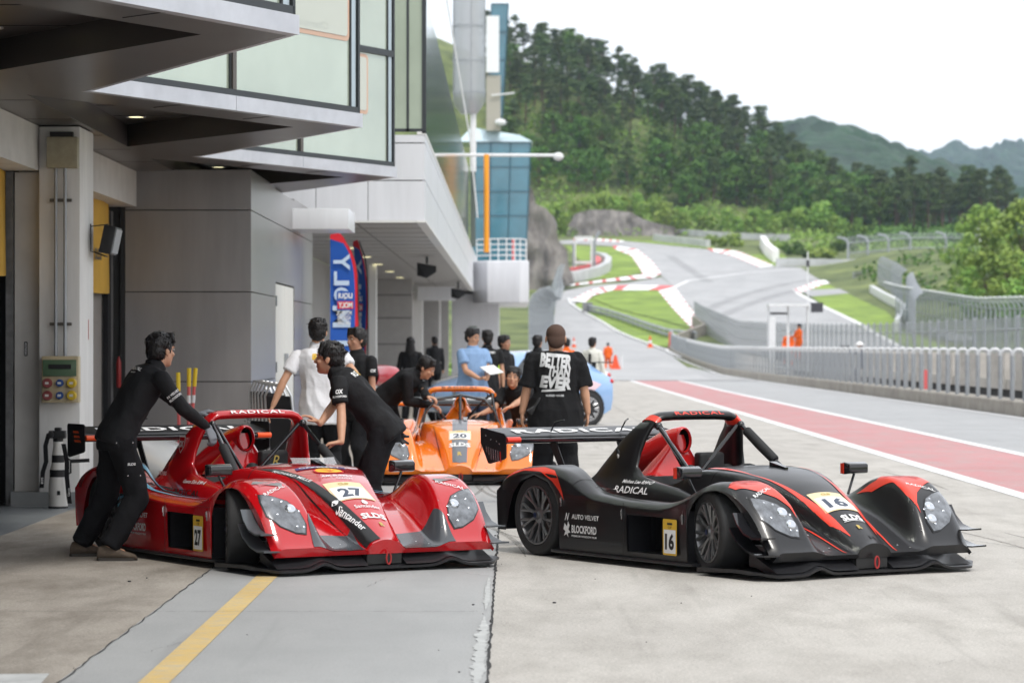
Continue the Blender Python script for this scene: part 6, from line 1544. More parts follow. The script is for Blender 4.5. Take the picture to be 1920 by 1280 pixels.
    # shoes
    for hj, kn, an, fy in legs:
        f = Matrix.Rotation(radians(fy), 3, 'Z') @ Vector((0, 1, 0)); sd = Vector((f.y, -f.x, 0)); g0 = Vector((an.x, an.y, an.z-.09*S_h)); m = MB(); R = []
        for t, a, h_ in ((-.085, .022, .07), (-.07, .037, .105), (-.01, .042, .118), (.05, .046, .095), (.11, .050, .070), (.16, .047, .056), (.195, .03, .042), (.205, .012, .02)):
            c = g0+f*t; R.append([c+sd*cos(q)*a+Vector((0, 0, max(.012, h_*(.5+.5*sin(q))**.7 if sin(q) > -1 else 0))) for q in [2*pi*j/16 for j in range(16)]])
        m.rings(R); so__ = m.build('shoe', P.get('shoe', BLK), root, smooth=60)
        m = MB(); m.rings([[g0+f*t+sd*a+Vector((0, 0, z)) for t, a in ((-.088, 0), (-.07, .04), (0, .042), (.11, .052), (.17, .046), (.208, 0), (.17, -.046), (.11, -.052), (0, -.042), (-.07, -.04))] for z in (.0, .02)]); m.build('sole', P.get('sole', SOLE), so__)
    # hair
    hk = P.get('hair', 'short')
    m = MB(); rn = random.Random(int(loc[0]*100+loc[1]))
    if hk == 'crop': m.ell(hp(0, -.012, .045), (.079*hs*ff, .094*hs, .082*hs), Hm, 20, 14); m.ell(hp(0, -.042, -.002), (.072*hs*ff, .062*hs, .082*hs), Hm, 20, 12); hv = .008; wr_ = 0
    else:
        m.ell(hp(0, -.016, .052), (.087*hs*ff, .100*hs, .087*hs), Hm, 24, 16); m.ell(hp(0, -.045, .005), (.078*hs*ff, .068*hs, .085*hs), Hm, 20, 12)
        if hk in ('fringe', 'short'):
            for k in range(26 if hi else 8):
                a = rn.uniform(-1, 1); p0 = hp(.06*a, .045, .115); p1 = hp(.075*a, .086-.03*abs(a), .075-rn.uniform(0, .03)*(1.3 if hk == 'fringe' else .5)); m.caps(p0, p1, .016*hs, .006*hs, 8)
            for k in range(30 if hi else 0):
                a = rn.uniform(0, 6.28); e = rn.uniform(.1, 1.2); d = Vector((cos(a)*cos(e), sin(a)*cos(e)-.1, sin(e))); p0 = hp(d.x*.07, d.y*.085-.015, .05+d.z*.07); p1 = hp(d.x*.0865, d.y*.101-.015, .05+d.z*.0885)+Vector((rn.uniform(-.010, .010), rn.uniform(-.010, .010), rn.uniform(-.004, .006))); m.caps(p0, p1, .013*hs, .006*hs, 6)
        for s in (-1, 1): m.ell(hp(s*.072*ff, .005, .03), (.014*hs, .028*hs, .04*hs), Hm)
        if hk == 'long':
            m.rings([[hp(0, -.03, z)+Vector((cos(t)*a, sin(t)*d_, 0)) for t in [2*pi*q/16 for q in range(16)]] for z, a, d_ in ((.06, .08, .085), (-.05, .095, .085), (-.15, .11, .08), (-.27, .125, .07), (-.38, .12, .05))])
        hv = .0052; wr_ = .0022
    ho = mobj('hair', remesh(m, hv if hi else .016, 3, wr_, 3, 55), root); ho.data.materials.append(CROP if hk == 'crop' else HAIRM)
    if hi and hk != 'crop':
        m = MB(); vv = ho.data.vertices; nv = len(vv)
        for _ in range(900 if hi > 1 else 350):
            v = vv[rn.randrange(nv)]; n = v.normal; g = Vector((rn.uniform(-.5, .5), rn.uniform(-.5, .5), -1)); t = g-n*g.dot(n)
            if t.length < .05: continue
            t.normalize(); L = rn.uniform(.016, .036)*hs; sd = t.cross(n)*.0016; p = v.co-n*.002
            m.add([p-sd, p+sd, p+t*L*.6+n*.005+sd*.7, p+t*L+n*rn.uniform(-.001, .007), p+t*L*.6+n*.005-sd*.7], [(0, 1, 2, 3, 4)])
        m.build('hair_strands', HAIRM, ho, smooth=0, fix=False)
    if P.get('face', True) and hi:
        for s in (-1, 1):
            m = MB(); m.ell(hp(s*.031, .0865, .012), (.0135*hs, .006*hs, .0058*hs), Hm, 12, 8); e = m.build('eye', EYEW, root); m = MB(); m.ell(hp(s*.031, .091, .012), (.0062*hs, .0035*hs, .0055*hs), Hm, 10, 6); m.build('iris', EYED, e)
            m = MB(); m.caps(hp(s*.018, .0905, .036), hp(s*.047, .083, .037), .0042*hs, .003*hs, 6); m.build('eyebrow', HAIRM, root)
        m = MB(); m.ell(hp(0, .0935, -.056), (.021*hs, .005*hs, .0032*hs), Hm, 12, 6); m.build('lips', LIP, root)
    if P.get('glasses'):
        m = MB()
        for s in (-1, 1): m.tube([hp(s*.032+.022*cos(t), .100, .010+.018*sin(t)) for t in [2*pi*k/14 for k in range(15)]], .0016, 5); m.tube([hp(s*.054, .099, .012), hp(s*.078, .02, .012)], .0016, 5)
        m.tube([hp(-.01, .101, .012), hp(.01, .101, .012)], .0016, 5); m.build('glasses', mat('thin_frame', (.25, .2, .18), .3, metal=.6), root)
    if P.get('belt'): pass
    return root, dict(shirt=st, tree=BVHTree.FromPolygons([v.co for v in st.data.vertices], [tuple(p.vertices) for p in st.data.polygons]) if st and hi else None, neck=neck, sh=sh, chest=chest, waist=waist, hip=hip, arms=arms, legs=legs, head=head, hp=hp, fwd=fwd, rs=rs, sp=sp2)
def print_on(info, txt, pos, nrm, upv, w_, h_, m_, sh=0, bold=.02, name='print', bm=None):
    n = Vector(nrm).normalized(); u = Vector(upv).cross(n).normalized(); M = frame(Vector(pos)+n*.0, u, n.cross(u))
    return decal(name, bm or text_bm(txt, w_, h_, sh, bold, 2), M, m_, info['shirt'], info['tree'], .004, .02, back=.35)
R90 = radians
# 1. man at left pushing the red car; hips face +x (rz -90), slightly towards the camera
def at(px, D): return ((px-960)*D/FPX, D)
X, Y = -2.88, 21.07
a, i1 = person('person in black polo with grey gloves pushing the red car from the left', (X, Y), R90(-66),
    dict(h=1.77, detail=2, fat=.96, hip=(-.04, .0, .89), lean=(25, 0), bend=8, headyaw=24, headpitch=0, headoff=(0, .03, -.02), hair='short', shirt=SHB, trousers=TRB, baggy=1.05, sleeve=.72, undersleeve=SHB, gloves=True, hem=.01, twist=10, sw=.18,
         arms=[(PX(374, 784, 21.55), 'w', (-1, -.3, .2), (.8, .1, .3), (0, 0, -1), .9), (PX(388, 800, 21.22), 'w', (1, 0, -1), (.45, -.2, -.8), (-.3, .3, -1), 1.1)],
         feet=((-.42, -.16, 0, -14), (.10, -.10, 0, -20)), knee=[(.1, 1, 0), (.1, 1, 0)], shoe=SUEDE))
print_on(i1, 'RADICAL', i1['sh']-i1['sp']*.03-i1['fwd']*.15+i1['rs']*.0, -i1['fwd'], i1['sp'], .17, .028, WDEC, .2)
print_on(i1, 'Motorsport', i1['sh']-i1['sp']*.065-i1['fwd']*.15, -i1['fwd'], i1['sp'], .10, .016, WDEC)
el = i1['arms'][1]; q = el[0].lerp(el[1], .45)
for k_, (tx, w_) in enumerate((('N VELVET', .10), ('BLOCKFORD', .10))): print_on(i1, tx, q+(el[1]-el[0]).normalized()*.03*k_+Vector((.1, -.0, .0)), (1, -.1, .25), (el[0]-el[1]).normalized(), w_, .018, WDEC)
t1 = [c for c in a.children if c.name.startswith('trousers')][0]; i1['shirt'] = t1; i1['tree'] = BVHTree.FromPolygons([v.co for v in t1.data.vertices], [tuple(p.vertices) for p in t1.data.polygons])
lg = i1['legs'][1]; print_on(i1, 'SLDS', lg[0].lerp(lg[1], .42)+Vector((.2, .0, 0)), (1, 0, 0), (0, 0, 1), .06, .018, WDEC, .1)
m = MB()
for q_ in ((.05, -.06), (.05, .06), (.62, -.05), (.62, .04)):
    p_ = lg[0].lerp(lg[1], q_[0])+Vector((.3, q_[1], .0)); h_, n_, _, _ = i1['tree'].ray_cast(p_, Vector((-1, 0, 0)))
    if h_: m.ell(h_, (.006, .006, .006), None, 8, 5)
m.build('rivet', SILV, t1)
# 2. white polo seen from behind
X, Y = at(602, 28.5)
a, i2 = person('person seen from behind in a white polo shirt and black trousers beside the folded chairs', (X, Y, 0), 0,
    dict(h=1.80, detail=2, hair='short', shirt=SHW, trousers=TRB, hem=.09, loose=.016, headyaw=0, lean=(2, -3), sw=.20, face=False,
         arms=[(PX(508, 768, 28.4), 'w', (-.4, -.6, -.3), None), (PX(648, 735, 28.2), 'w', (1, -.4, -.5), (-.1, .6, .6))], feet=((-.10, -.05), (.12, .03))))
print_on(i2, 'SERVICES', i2['chest']+Vector((.075, -.2, .085)), (0, -1, 0), (0, 0, 1), .15, .014, KDEC); print_on(i2, 'MOTORSPORT', i2['chest']+Vector((.075, -.2, .055)), (0, -1, 0), (0, 0, 1), .14, .011, KDEC)
print_on(i2, '', i2['chest']+Vector((-.035, -.2, .075)), (0, -1, 0), (0, 0, 1), 0, 0, BPL, bm=poly_bm(rpoly(.045, .06, .008))); print_on(i2, 'X', i2['chest']+Vector((-.035, -.2, .075)), (0, -1.05, 0), (0, 0, 1), .02, .045, KDEC)
# 3. young man leaning on the red car, hips facing the camera-left
X, Y = at(716, 22.12)
a, i3 = person('person with bowl-cut hair in black polo leaning bare hands on the red car', (X, Y), R90(84),
    dict(h=1.74, detail=2, fat=.93, hip=(0, -.02, .93), lean=(38, 0), bend=5, headyaw=-4, headpitch=4, headoff=(0, .035, -.03), hair='fringe', shirt=SHB, trousers=TRB, baggy=1.12, sleeve=.70, loose=.002, hem=.03, sw=.18, face=False,
         arms=[(PX(640, 828, 21.72), 'w', (0, -.2, -1), (-.95, -.1, -.15), (0, 0, -1), .8), (PX(600, 795, 21.95), 'w', (.2, 0, -1), (-.8, -.1, .5), (-.1, 0, -1), .5)],
         feet=((-.14, -.05), (.14, .12)), shoe=BLK))
el = i3['arms'][0]; q = el[0].lerp(el[1], .38); nn = (Matrix.Rotation(-R90(84), 3, 'Z') @ Vector((0, -1, .1)))
print_on(i3, 'OX', q+nn*.08, nn, (el[0]-el[1]).normalized(), .055, .036, WDEC, .2, .04); print_on(i3, 'BLOCKFORD', q+(el[1]-el[0]).normalized()*.04+nn*.08, nn, (el[0]-el[1]).normalized(), .10, .016, WDEC)
nb_ = -i3['fwd']; print_on(i3, '', i3['sh']-i3['sp']*.06+nb_*.15-i3['rs']*.03, nb_, i3['sp'], 0, 0, BPL, bm=poly_bm(rpoly(.05, .06, .008))); print_on(i3, 'RS', i3['sh']-i3['sp']*.06+nb_*.15-i3['rs']*.09, nb_, i3['sp'], .05, .05, WDEC)
# gloves tucked in the back pocket
gv = MB(); O3 = PX(744, 818, 22.2); rg = random.Random(2)
for k in range(7):
    d = Vector((.09*rg.uniform(.2, 1), rg.uniform(-.02, .02), rg.uniform(-.06, .05))); gv.caps(O3+d*.2, O3+d, .014, .011, 8)
gv.ell(O3, (.03, .03, .035)); tag(mobj('work_gloves', remesh(gv, .006, 2)), 'black work gloves hanging from the back pocket of the person leaning on the red car', 'gloves').data.materials.append(BLK)
# 4. man behind looking left
X, Y = at(668, 30.5)
a, i4 = person('person in black polo with face half hidden, standing before the blue flags', (X, Y), R90(150),
    dict(h=1.72, detail=1, hair='fringe', shirt=SHB, trousers=TRB, headyaw=-18, hem=.08, skin=SKIN2, arms=[((-.24, .10, .85), 'l', (-.3, -1, 0)), ((.22, .05, .84), 'l', (.3, -1, 0))]))
q = i4['arms'][0][0].lerp(i4['arms'][0][1], .4); nn = Vector((-.6, .5, 0)); print_on(i4, 'OX', q+nn*.15, nn, (0, 0, 1), .06, .035, WDEC, .2, .04)
# 5. man bending over the orange car, from the left
X, Y = at(738, 34.0)
a, i5 = person('person in long black sleeves bending over the left side of the orange car', (X-.10, Y), R90(-115),
    dict(h=1.76, detail=2, fat=1.12, hip=(0, -.02, .90), lean=(48, 0), bend=12, headyaw=8, headpitch=-28, headoff=(0, .06, -.06), hair='short', shirt=SHB, trousers=TRB, sleeve=2, hem=.05, sw=.19,
         arms=[(PX(800, 752, 33.4), 'w', (0, -.3, -1), (.9, -.3, -.2), (0, 0, -1), .8), (PX(806, 758, 33.7), 'w', (-.3, .3, -1), (.9, -.1, -.3), (0, 0, -1), .8)], feet=((-.13, -.1), (.14, .05)), knee=(0, 1, 0)))
q = i5['arms'][0][0].lerp(i5['arms'][0][1], .3); nn = (Matrix.Rotation(R90(115), 3, 'Z') @ Vector((0, -1, .4))); print_on(i5, 'BLOCKFORD', q+nn*.12, nn, i5['sp'], .12, .025, WDEC)
# 6. boy leaning in from the right
X, Y = at(990, 34.5)
a, i6 = person('young person with fringe facing the camera, crouching right of the orange car', (X, Y), R90(152),
    dict(h=1.68, detail=2, hip=(0, 0, .66), lean=(40, 0), bend=-6, headyaw=24, headpitch=4, headroll=-10, headoff=(0, .05, -.03), hair='fringe', shirt=SHB, trousers=TRB, sleeve=.75, hem=.05, sw=.18,
         arms=[(PX(948, 770, 33.6), 'w', (.4, 0, -1), (-.8, -.4, -.3), (0, -.3, -1), .4), (PX(903, 775, 34.0), 'w', (0, .4, -1), (-.9, -.2, -.2), (0, 0, -1), .4)], feet=((-.14, -.35), (.14, -.15)), knee=(0, 1, 0)))
# 7. big man from behind
X, Y = at(1042, 28.2)
a, i7 = person('big person with cropped hair seen from behind in a black T-shirt with graffiti words', (X, Y), R90(3),
    dict(h=1.75, detail=2, fat=1.2, hair='crop', shirt=SHT, trousers=TRB, baggy=1.25, hem=.13, loose=.034, sleeve=1.0, sw=.20, collar=False, face=False, hs=1.10, headoff=(0, 0, -.02),
         arms=[((-.36, .02, .78), 'l', (-.6, -1, 0), (0, .25, -1), (1, 0, 0), .5), ((.345, .02, .77), 'l', (.6, -1, 0), (0, .25, -1), (-1, 0, 0), .5)], feet=((-.14, 0), (.15, 0))))
GRF = mat('grey_white_print', (.55, .56, .57), .7)
for k_, (tx, w_, h_, dx) in enumerate((('BETTER', .30, .135, 0), ('THAN', .22, .105, .03), ('EVER', .30, .12, .0))): print_on(i7, tx, i7['chest']+Vector((dx-.01, -.35, .075-.105*k_)), (0, -1, 0), (.1*0+.08, 0, 1), w_, h_, GRF, .12, .055)
print_on(i7, '', i7['chest']+Vector((-.04, -.35, -.215)), (0, -1, 0), (0, 0, 1), 0, 0, GRF, bm=poly_bm([(-.11, -.012), (.12, .0), (.12, .018), (-.10, .01)])); print_on(i7, 'RUGGED HOUSE', i7['chest']+Vector((-.02, -.35, -.262)), (0, -1, 0), (0, 0, 1), .17, .02, GRF)
wb = MB(); O7 = PX(1002, 762, 28.0)
for k in range(6):
    d = Vector((-.07+.02*k, rg.uniform(-.02, .02), -.04-.015*(k % 3))) if k < 4 else Vector((.05, 0, .03+.01*k)); wb.caps(O7, O7+d, .016, .012, 8)
tag(mobj('work_gloves', remesh(wb, .007, 2)), 'black work gloves held in the left hand of the big person in the printed T-shirt', 'gloves').data.materials.append(BLK)
# 8. blue shirt with papers
X, Y = at(886, 41)
a, i8 = person('person with glasses in a light blue polo writing on papers behind the orange car', (X, Y), R90(-150),
    dict(h=1.78, detail=1, fat=1.14, belly=.03, hair='short', shirt=SHL, trousers=NAVYC, hem=.10, loose=.02, glasses=True, headyaw=22, headpitch=-6,
         arms=[((-.05, .34, 1.12), 'l', (-.7, -.6, -1), (.5, .8, 0), (0, 0, -1), .7), ((.10, .36, 1.10), 'l', (.7, -.6, -1), (-.6, .7, 0), (0, 0, 1), .7)]))
pa = MB(); pa.box(-.11, .11, -.15, .15, -.006, .004); r8 = pa.build('clipboard', mat('paper_white', (.75, .75, .74), .6), None, loc=PX(922, 693, 40.7)); r8.rotation_euler = (radians(20), radians(-8), .5); tag(r8, 'white papers on a board held by the person in the blue polo', 'clipboard')
# others standing behind
def stand(label, px, D, rz, top_py, **k):
    X, Y = at(px, D); h = k.pop('hh', 1.74); d = dict(h=h, detail=1, shirt=SHB, trousers=TRB, hem=.07, arms=[((-.27, .05, .82), 'l', (-.4, -1, 0)), ((.27, .05, .82), 'l', (.4, -1, 0))]); d.update(k)
    z = EYE-(top_py-HOR)*D/FPX-h*1.005; gz0 = zt(Y) if Y > 125 else 0
    return person(label, (X, Y, gz0 if abs(z-gz0) < .12 or True else z), R90(rz), d)
a, i9 = stand('person in black seen from behind, pale lettering across the shoulders, beside the blue polo', 914, 46, 8, 630, hh=1.78)
print_on(i9, 'MOTORSPORT', i9['chest']+Vector((0, -.25, .09)), (0, -1, 0), (0, 0, 1), .22, .035, WDEC)
a, i10 = stand('person in black with a bright yellow-green armband near the blue car', 946, 47, -120, 640, hh=1.70, skin=SKIN2)
m = MB(); A_ = i10['arms'][1]; m.caps(A_[0].lerp(A_[1], .55), A_[0].lerp(A_[1], .85), .075, .073, 14); m.build('armband', mat('neon_yellow', (.45, .85, .03), .6), a)
m = MB(); m.caps(A_[0].lerp(A_[1], .15), A_[0].lerp(A_[1], .3), .08, .08, 14); m.build('shoulder_badge', MATS['neon_yellow'], a)
stand('person in black beside the blue car, back of the head towards us', 1008, 52, -20, 640, hh=1.72)
stand('person with long straight black hair in black by the grey wall', 770, 58, -10, 640, hh=1.70, hair='long', sleeve=2)
stand('distant person in dark clothes standing under the canopy', 815, 78, 20, 640, hh=1.78, detail=0, sleeve=2)
a, i14 = stand('person in an off-white racing suit with dark trousers beyond the blue car', 1111, 66, -25, 643, hh=1.72, shirt=WSU, sleeve=2, trousers=TRB, loose=.01)
m = MB(); m.box(-.03, .03, -.165, -.15, 1.0, 1.38); m.build('dark_strap', SHB, a)
stand('orange-vested person partly hidden behind the big person in the printed T-shirt', 1062, 75, 30, 640, hh=1.72, shirt=ORS, hair='short')
def marshal(label, px, D, z, rz, hh=1.7, **k):
    X, Y = at(px, D); d = dict(h=hh, detail=0, shirt=ORS, trousers=ORS, sleeve=2, hem=.04, loose=.015, overall=1, arms=[((-.22, .12, .95), 'l', (-.4, -1, 0)), ((.22, .12, .95), 'l', (.4, -1, 0))]); d.update(k)
    return person(label, (X, Y, z), R90(rz), d)
marshal('track marshal in orange overalls walking beside the red and white barriers', 1140, 176, zt(176)-.15, 0, feet=((-.16, 0), (.16, .1)))
def cap(info, root, m_):
    m = MB(); m.ell(info['hp'](0, -.005, .07), (.09, .11, .065)); m.ell(info['hp'](0, .09, .06), (.06, .06, .012)); m.build('cap', m_, root)
a, j = marshal('marshal in orange overalls and pale cap standing left of the white booth pole', 1478, 136, .55, 160); cap(j, a, mat('pale_blue_cap', (.4, .5, .6), .7))
a, j = marshal('marshal in orange overalls and dark cap standing right of the white booth pole', 1498, 134, .85, 120, arms=[((-.15, .35, 1.1), 'l', (-.4, -1, -.5)), ((.15, .35, 1.1), 'l', (.4, -1, -.5))]); cap(j, a, NAVYC)
X, Y = at(1612, 106)
a, j = person('photographer with a white hat and red collar aiming a camera behind the hoop railing', (X, Y, 0), R90(75), dict(h=1.66, detail=0, shirt=NAVYC, trousers=NAVYC, sleeve=2, arms=[((-.08, .40, 1.40), 'l', (-1, 0, -1)), ((.08, .40, 1.40), 'l', (1, 0, -1))], headpitch=-5))
m = MB(); m.ell(j['hp'](0, 0, .06), (.12, .13, .09)); m.ell(j['hp'](0, 0, .03), (.19, .2, .02)); m.build('hat', WDEC, a); m = MB(); m.tube([j['neck']+Vector((-.1, -.05, .0)), j['neck']+Vector((0, -.1, .05)), j['neck']+Vector((.1, -.05, 0))], .05, 8); m.build('collar', REDK, a)
m = MB(); m.box(-.08, .08, -.05, .03, -.06, .06); m.lathe([(.05, .03), (.055, .2), (.06, .32), (0, .32)], (0, 0, 0), 'y', 12); r_ = m.build('camera', BLK, None, loc=(X-.42, Y+.1, 1.50)); r_.rotation_euler = (0, 0, R90(75)); tag(r_, 'dark camera with long lens held by the photographer behind the railing', 'camera')
# ================= remaining things in the pit =================
FBLU = mat('flag_blue', (.012, .09, .42), .7); FRED = mat('flag_red', (.62, .015, .03), .7); FWH = mat('flag_white', (.50, .62, .78), .7)
def flag(label, loc, rz, sx=1.0):
    r = empty('feather_flag', loc, rz, label=label, cat='flag')
    def xr(z): return .44*sx*min(1, max(0.02, 1-.7*((z-1.9)/1.42)**5 if z > 1.9 else 1))
    zs_ = [.55+2.76*i/40 for i in range(41)]
    m = MB(); vs = []
    for z in zs_: 
        w_ = xr(z); vs += [(0, .02*sin(z*3), z), (max(0, w_-.05) if z < 3.2 else 0, .02*sin(z*3+1), z)]
    m.add(vs, [(2*i, 2*i+1, 2*i+3, 2*i+2) for i in range(40)]); cl = m.build('cloth', FBLU, r, smooth=60, fix=False)
    m = MB(); vs = []
    for z in zs_:
        w_ = xr(z); vs += [(max(0, w_-.05) if z < 3.2 else 0, .02*sin(z*3+1), z), (w_, .02*sin(z*3+1), z+(.03 if z > 3.2 else 0))]
    m.add(vs, [(2*i, 2*i+1, 2*i+3, 2*i+2) for i in range(40)]); m.build('edge_band', FRED, r, smooth=60, fix=False)
    m = MB(); m.tube([(xr(z)+.004, .02, z) for z in zs_[::4]], .012, 6); m.tube([(xr(.6), .02, 0), (xr(.6), .02, .6)], .014, 6); m.lathe([(.22, 0), (.22, .05), (.05, .09)], (xr(.6), .02, 0)); m.build('pole', BLK, r)
    for t_, z, h_, w_ in (('Y', 2.88, .26, .26), ('L', 2.62, .22, .24), ('O', 2.36, .24, .24), ('M', 2.02, .34, .28), ('I', 1.60, .08, .26), ('U', 1.36, .22, .26), ('Q', 1.08, .24, .26), ('I', .88, .07, .26), ('L', .72, .18, .24)):
        decal('lettering', text_bm(t_, h_, w_*sx, 0, .03), frame((.18*sx, -.028, z), (0, 0, 1), (1, 0, 0)), FWH, r, off=-.002)
    d = decal('logo_box', poly_bm(rpoly(.27*sx, .30, .02)), frame((.24*sx, -.033, 2.27), (-1, 0, 0), (0, 0, 1)), FBLU, r, off=-.002)
    decal('logo_box', poly_bm(rpoly(.25*sx, .12, .01)), frame((.24*sx, -.036, 2.20), (-1, 0, 0), (0, 0, 1)), FRED, r, off=-.002)
    decal('lettering', text_bm('LIQUI', .22*sx, .10, 0, .04), frame((.24*sx, -.038, 2.34), (-1, 0, 0), (0, 0, 1)), WDEC, r, off=-.002)
    decal('lettering', text_bm('MOLY', .22*sx, .09, 0, .04), frame((.24*sx, -.040, 2.20), (-1, 0, 0), (0, 0, 1)), WDEC, r, off=-.002)
    decal('lettering', text_bm('MOTOR OIL\nADDITIVES\nCAR CARE', .24*sx, .22, 0, .02), frame((.22*sx, -.038, 2.00), (-1, 0, 0), (0, 0, 1)), WDEC, r, off=-.004)
flag('tall blue feather flag with red edge and pale letters, nearer of the two flags', (-2.865, 45.4, 0), 0)
flag('narrower blue feather flag with red edge standing just behind the first flag', (-2.66, 48.5, 0), R90(-58))
for i, (x0, x1, t_, b_) in enumerate(((334, 343, 698, 690), (349, 356, 690, 686), (362, 352, 690, 690))):
    r = empty('jack_handle', PX(x1-6, 1, 29.5)*0+Vector(((x1-6-960)*29.5/FPX, 29.5+i*.12, 0)), label=['leftmost long red jack handle with a yellow grip behind the red car', 'middle long red jack handle with a yellow grip behind the red car', 'rightmost long red jack handle with a yellow grip behind the red car'][i], cat='jack handle')
    topx = ((x0, 352, 362)[i]-960)*29.5/FPX-r.location.x; a_ = Vector((0, 0, .12)); b2 = Vector((topx, 0, 1.56-(t_-HOR)*29.5/FPX)); d = (b2-a_).normalized()
    m = MB(); m.tube([a_, b2-d*.18], .017, 8); m.build('pole', REDK, r); m = MB(); m.tube([b2-d*.19, b2], .022, 10); m.build('grip', mat('grip_yellow', (.75, .52, .02), .5), r)
    m = MB(); m.tube([b2-d*.36, b2-d*.28], .019, 8); m.build('sleeve', STEELW, r); m = MB(); m.box(-.09, .09, -.12, .12, .03, .14); m.build('jack_body', BLK, r)
# folded chairs
def chair_f():
    r = empty('folding_chair', label='', cat='chair', group='folded silver camping chairs leaning on the wall')
    m = MB(); m.tube([(0, -.22, 0), (.04, -.22, .55), (.09, -.20, .95), (.11, -.12, 1.06), (.11, .12, 1.06), (.09, .20, .95), (.04, .22, .55), (0, .22, 0)], .013, 8); m.build('frame', mat('chair_silver', (.62, .63, .64), .3, metal=.7), r)
    m = MB(); m.rings([[(.03, -.2, .35), (.03, .2, .35), (.045, .2, .35), (.045, -.2, .35)], [(.085, -.18, .95), (.085, .18, .95), (.10, .18, .95), (.10, -.18, .95)]]); m.build('fabric_back', mat('chair_dark', (.03, .03, .035), .8), r)
    for s in (-1, 1):
        m = MB(); m.tube([(.0, s*.235, .62), (.06, s*.24, .66), (.05, s*.235, .1)], .016, 6); m.build('arm_rest', mat('chair_grey', (.2, .2, .21), .6), r)
    return r
cf = chair_f(); labs = ['folded silver camping chair nearest the grey pier wall', 'second folded camping chair from the grey wall', 'third folded camping chair from the grey wall', 'fourth folded camping chair from the grey wall', 'fifth folded camping chair, under the hand of the white polo', 'rightmost folded camping chair behind the white polo']
for i in range(6):
    o = cf if i == 0 else copy_tree(cf); o['label'] = labs[i]; o.location = (-2.98+i*.105, 34.2-i*.55, 0); o.rotation_euler = (0, radians(-7-i*1.2), radians(35+i*3)); o.scale = (1, 1, 1.07)
# red heater
hb = empty('air_blower', (-2.25, 50, 0), R90(-30), label='red cylindrical workshop blower with a dark mouth near the grey wall', cat='blower')
m = MB(); m.lathe([(.0, .35), (.15, .35), (.17, .2), (.18, 0), (.18, -.35), (.21, -.42), (.20, -.43), (.165, -.36), (.165, -.1), (0, -.1)], (0, 0, 1.05), 'y', 24, cap=False); m.build('drum', mat('blower_red', (.45, .015, .03), .3, coat=.5), hb)
m = MB(); m.lathe([(.16, -.25), (0, -.25)], (0, 0, 1.05), 'y', 20); m.build('mouth', KDEC, hb); m = MB(); m.tube([(-.2, -.2, 0), (-.15, -.2, .9), (-.15, .2, .9), (-.2, .2, 0)], .02, 6); m.tube([(.2, -.2, 0), (.15, -.2, .9), (.15, .2, .9), (.2, .2, 0)], .02, 6); m.build('stand', REDK, hb)
# telephoto camera standing on the floor
ca = empty('telephoto_camera', (-4.365, 27.70, 0), label='white telephoto lens with a camera on top, standing on the floor by the white column', cat='camera')
LW = mat('lens_white', (.60, .59, .56), .4)
m = MB(); m.lathe([(.092, .02), (.092, .18), (.088, .26), (.080, .30)]); m.lathe([(.078, .37), (.066, .42), (.060, .44)]); m.lathe([(.058, .51), (.052, .56), (.046, .60), (.046, .64)]); m.build('lens_barrel', LW, ca, smooth=40)
for pr_ in ([(.094, .0), (.094, .02)], [(.081, .30), (.081, .37)], [(.061, .44), (.061, .51)], [(.047, .64), (.05, .66), (.05, .67)]):
    m = MB(); m.lathe(pr_); m.build('focus_ring', BLK, ca)
m = MB(); m.box(-.085, .075, -.05, .05, .67, .745); m.box(-.03, .03, -.05, .04, .745, .775); m.lathe([(.03, -.09), (.03, -.05)], (-.06, 0, .71), 'y', 12); bevel(m.build('camera_body', BLK, ca), .008)
m = MB(); m.tube([(.06, 0, .50), (.12, 0, .46), (.12, 0, .34), (.08, 0, .32)], .010, 6); m.tube([(.12, 0, .45), (.30, 0, .46)], .018, 8); m.build('tripod_foot', BLK, ca)
def strap(P, w_):
    R = []
    for x, y, z in P: R.append([(x-w_/2, y, z), (x+w_/2, y-.01, z), (x+w_/2, y-.013, z), (x-w_/2, y-.003, z)])
    mm = MB(); mm.rings(R); return mm
sp_ = strap([(-.08, -.05, .72), (-.11, -.07, .60), (-.10, -.09, .45), (-.13, -.1, .35), (-.14, -.11, .20)], .045).build('strap', DRKCL, ca)
sp2_ = strap([(.06, -.05, .62), (.10, -.09, .45), (.10, -.10, .30), (.12, -.11, .12), (.13, -.11, .05)], .045).build('strap', DRKCL, ca)
decal('lettering', text_bm('EOS', .06, .022, 0, .02), frame((-.135, -.115, .27), (0, 0, 1), (-1, 0, 0)), WDEC, ca, off=.004); decal('lettering', text_bm('Canon', .08, .022, 0, .02), frame((.122, -.125, .16), (0, 0, 1), (-1, 0, 0)), WDEC, ca, off=.004)
decal('emblem', poly_bm(rpoly(.03, .04, .004)), frame((.02, -.094, .15), (1, 0, 0), (0, 0, 1)), KDEC, ca, off=.002)
# silver single seater partly visible behind the red car
sv = empty('race_car', (-2.93, 25.4, 0), R90(-58), label='silver white race car nose partly hidden between the red car and the crew member', cat='race car')
m = MB(); m.rings([[(x, w_*cos(t), zc+h_*sin(t)) for t in [2*pi*k/16 for k in range(16)]] for x, w_, zc, h_ in ((-.9, .38, .45, .30), (-.4, .36, .46, .27), (0, .28, .42, .20), (.45, .18, .33, .13), (.85, .10, .24, .07), (1.0, .03, .21, .03))])
m.build('bodywork', mat('silver_paint', (.62, .64, .66), .25, metal=.2, coat=.8), sv);
plain_text('lettering', 'CITY', frame((-.15, -.36, .52), (.95, 0, -.25), (.2, 0, .9)), .45, .11, KDEC, sv, bold=.05, off=.01)
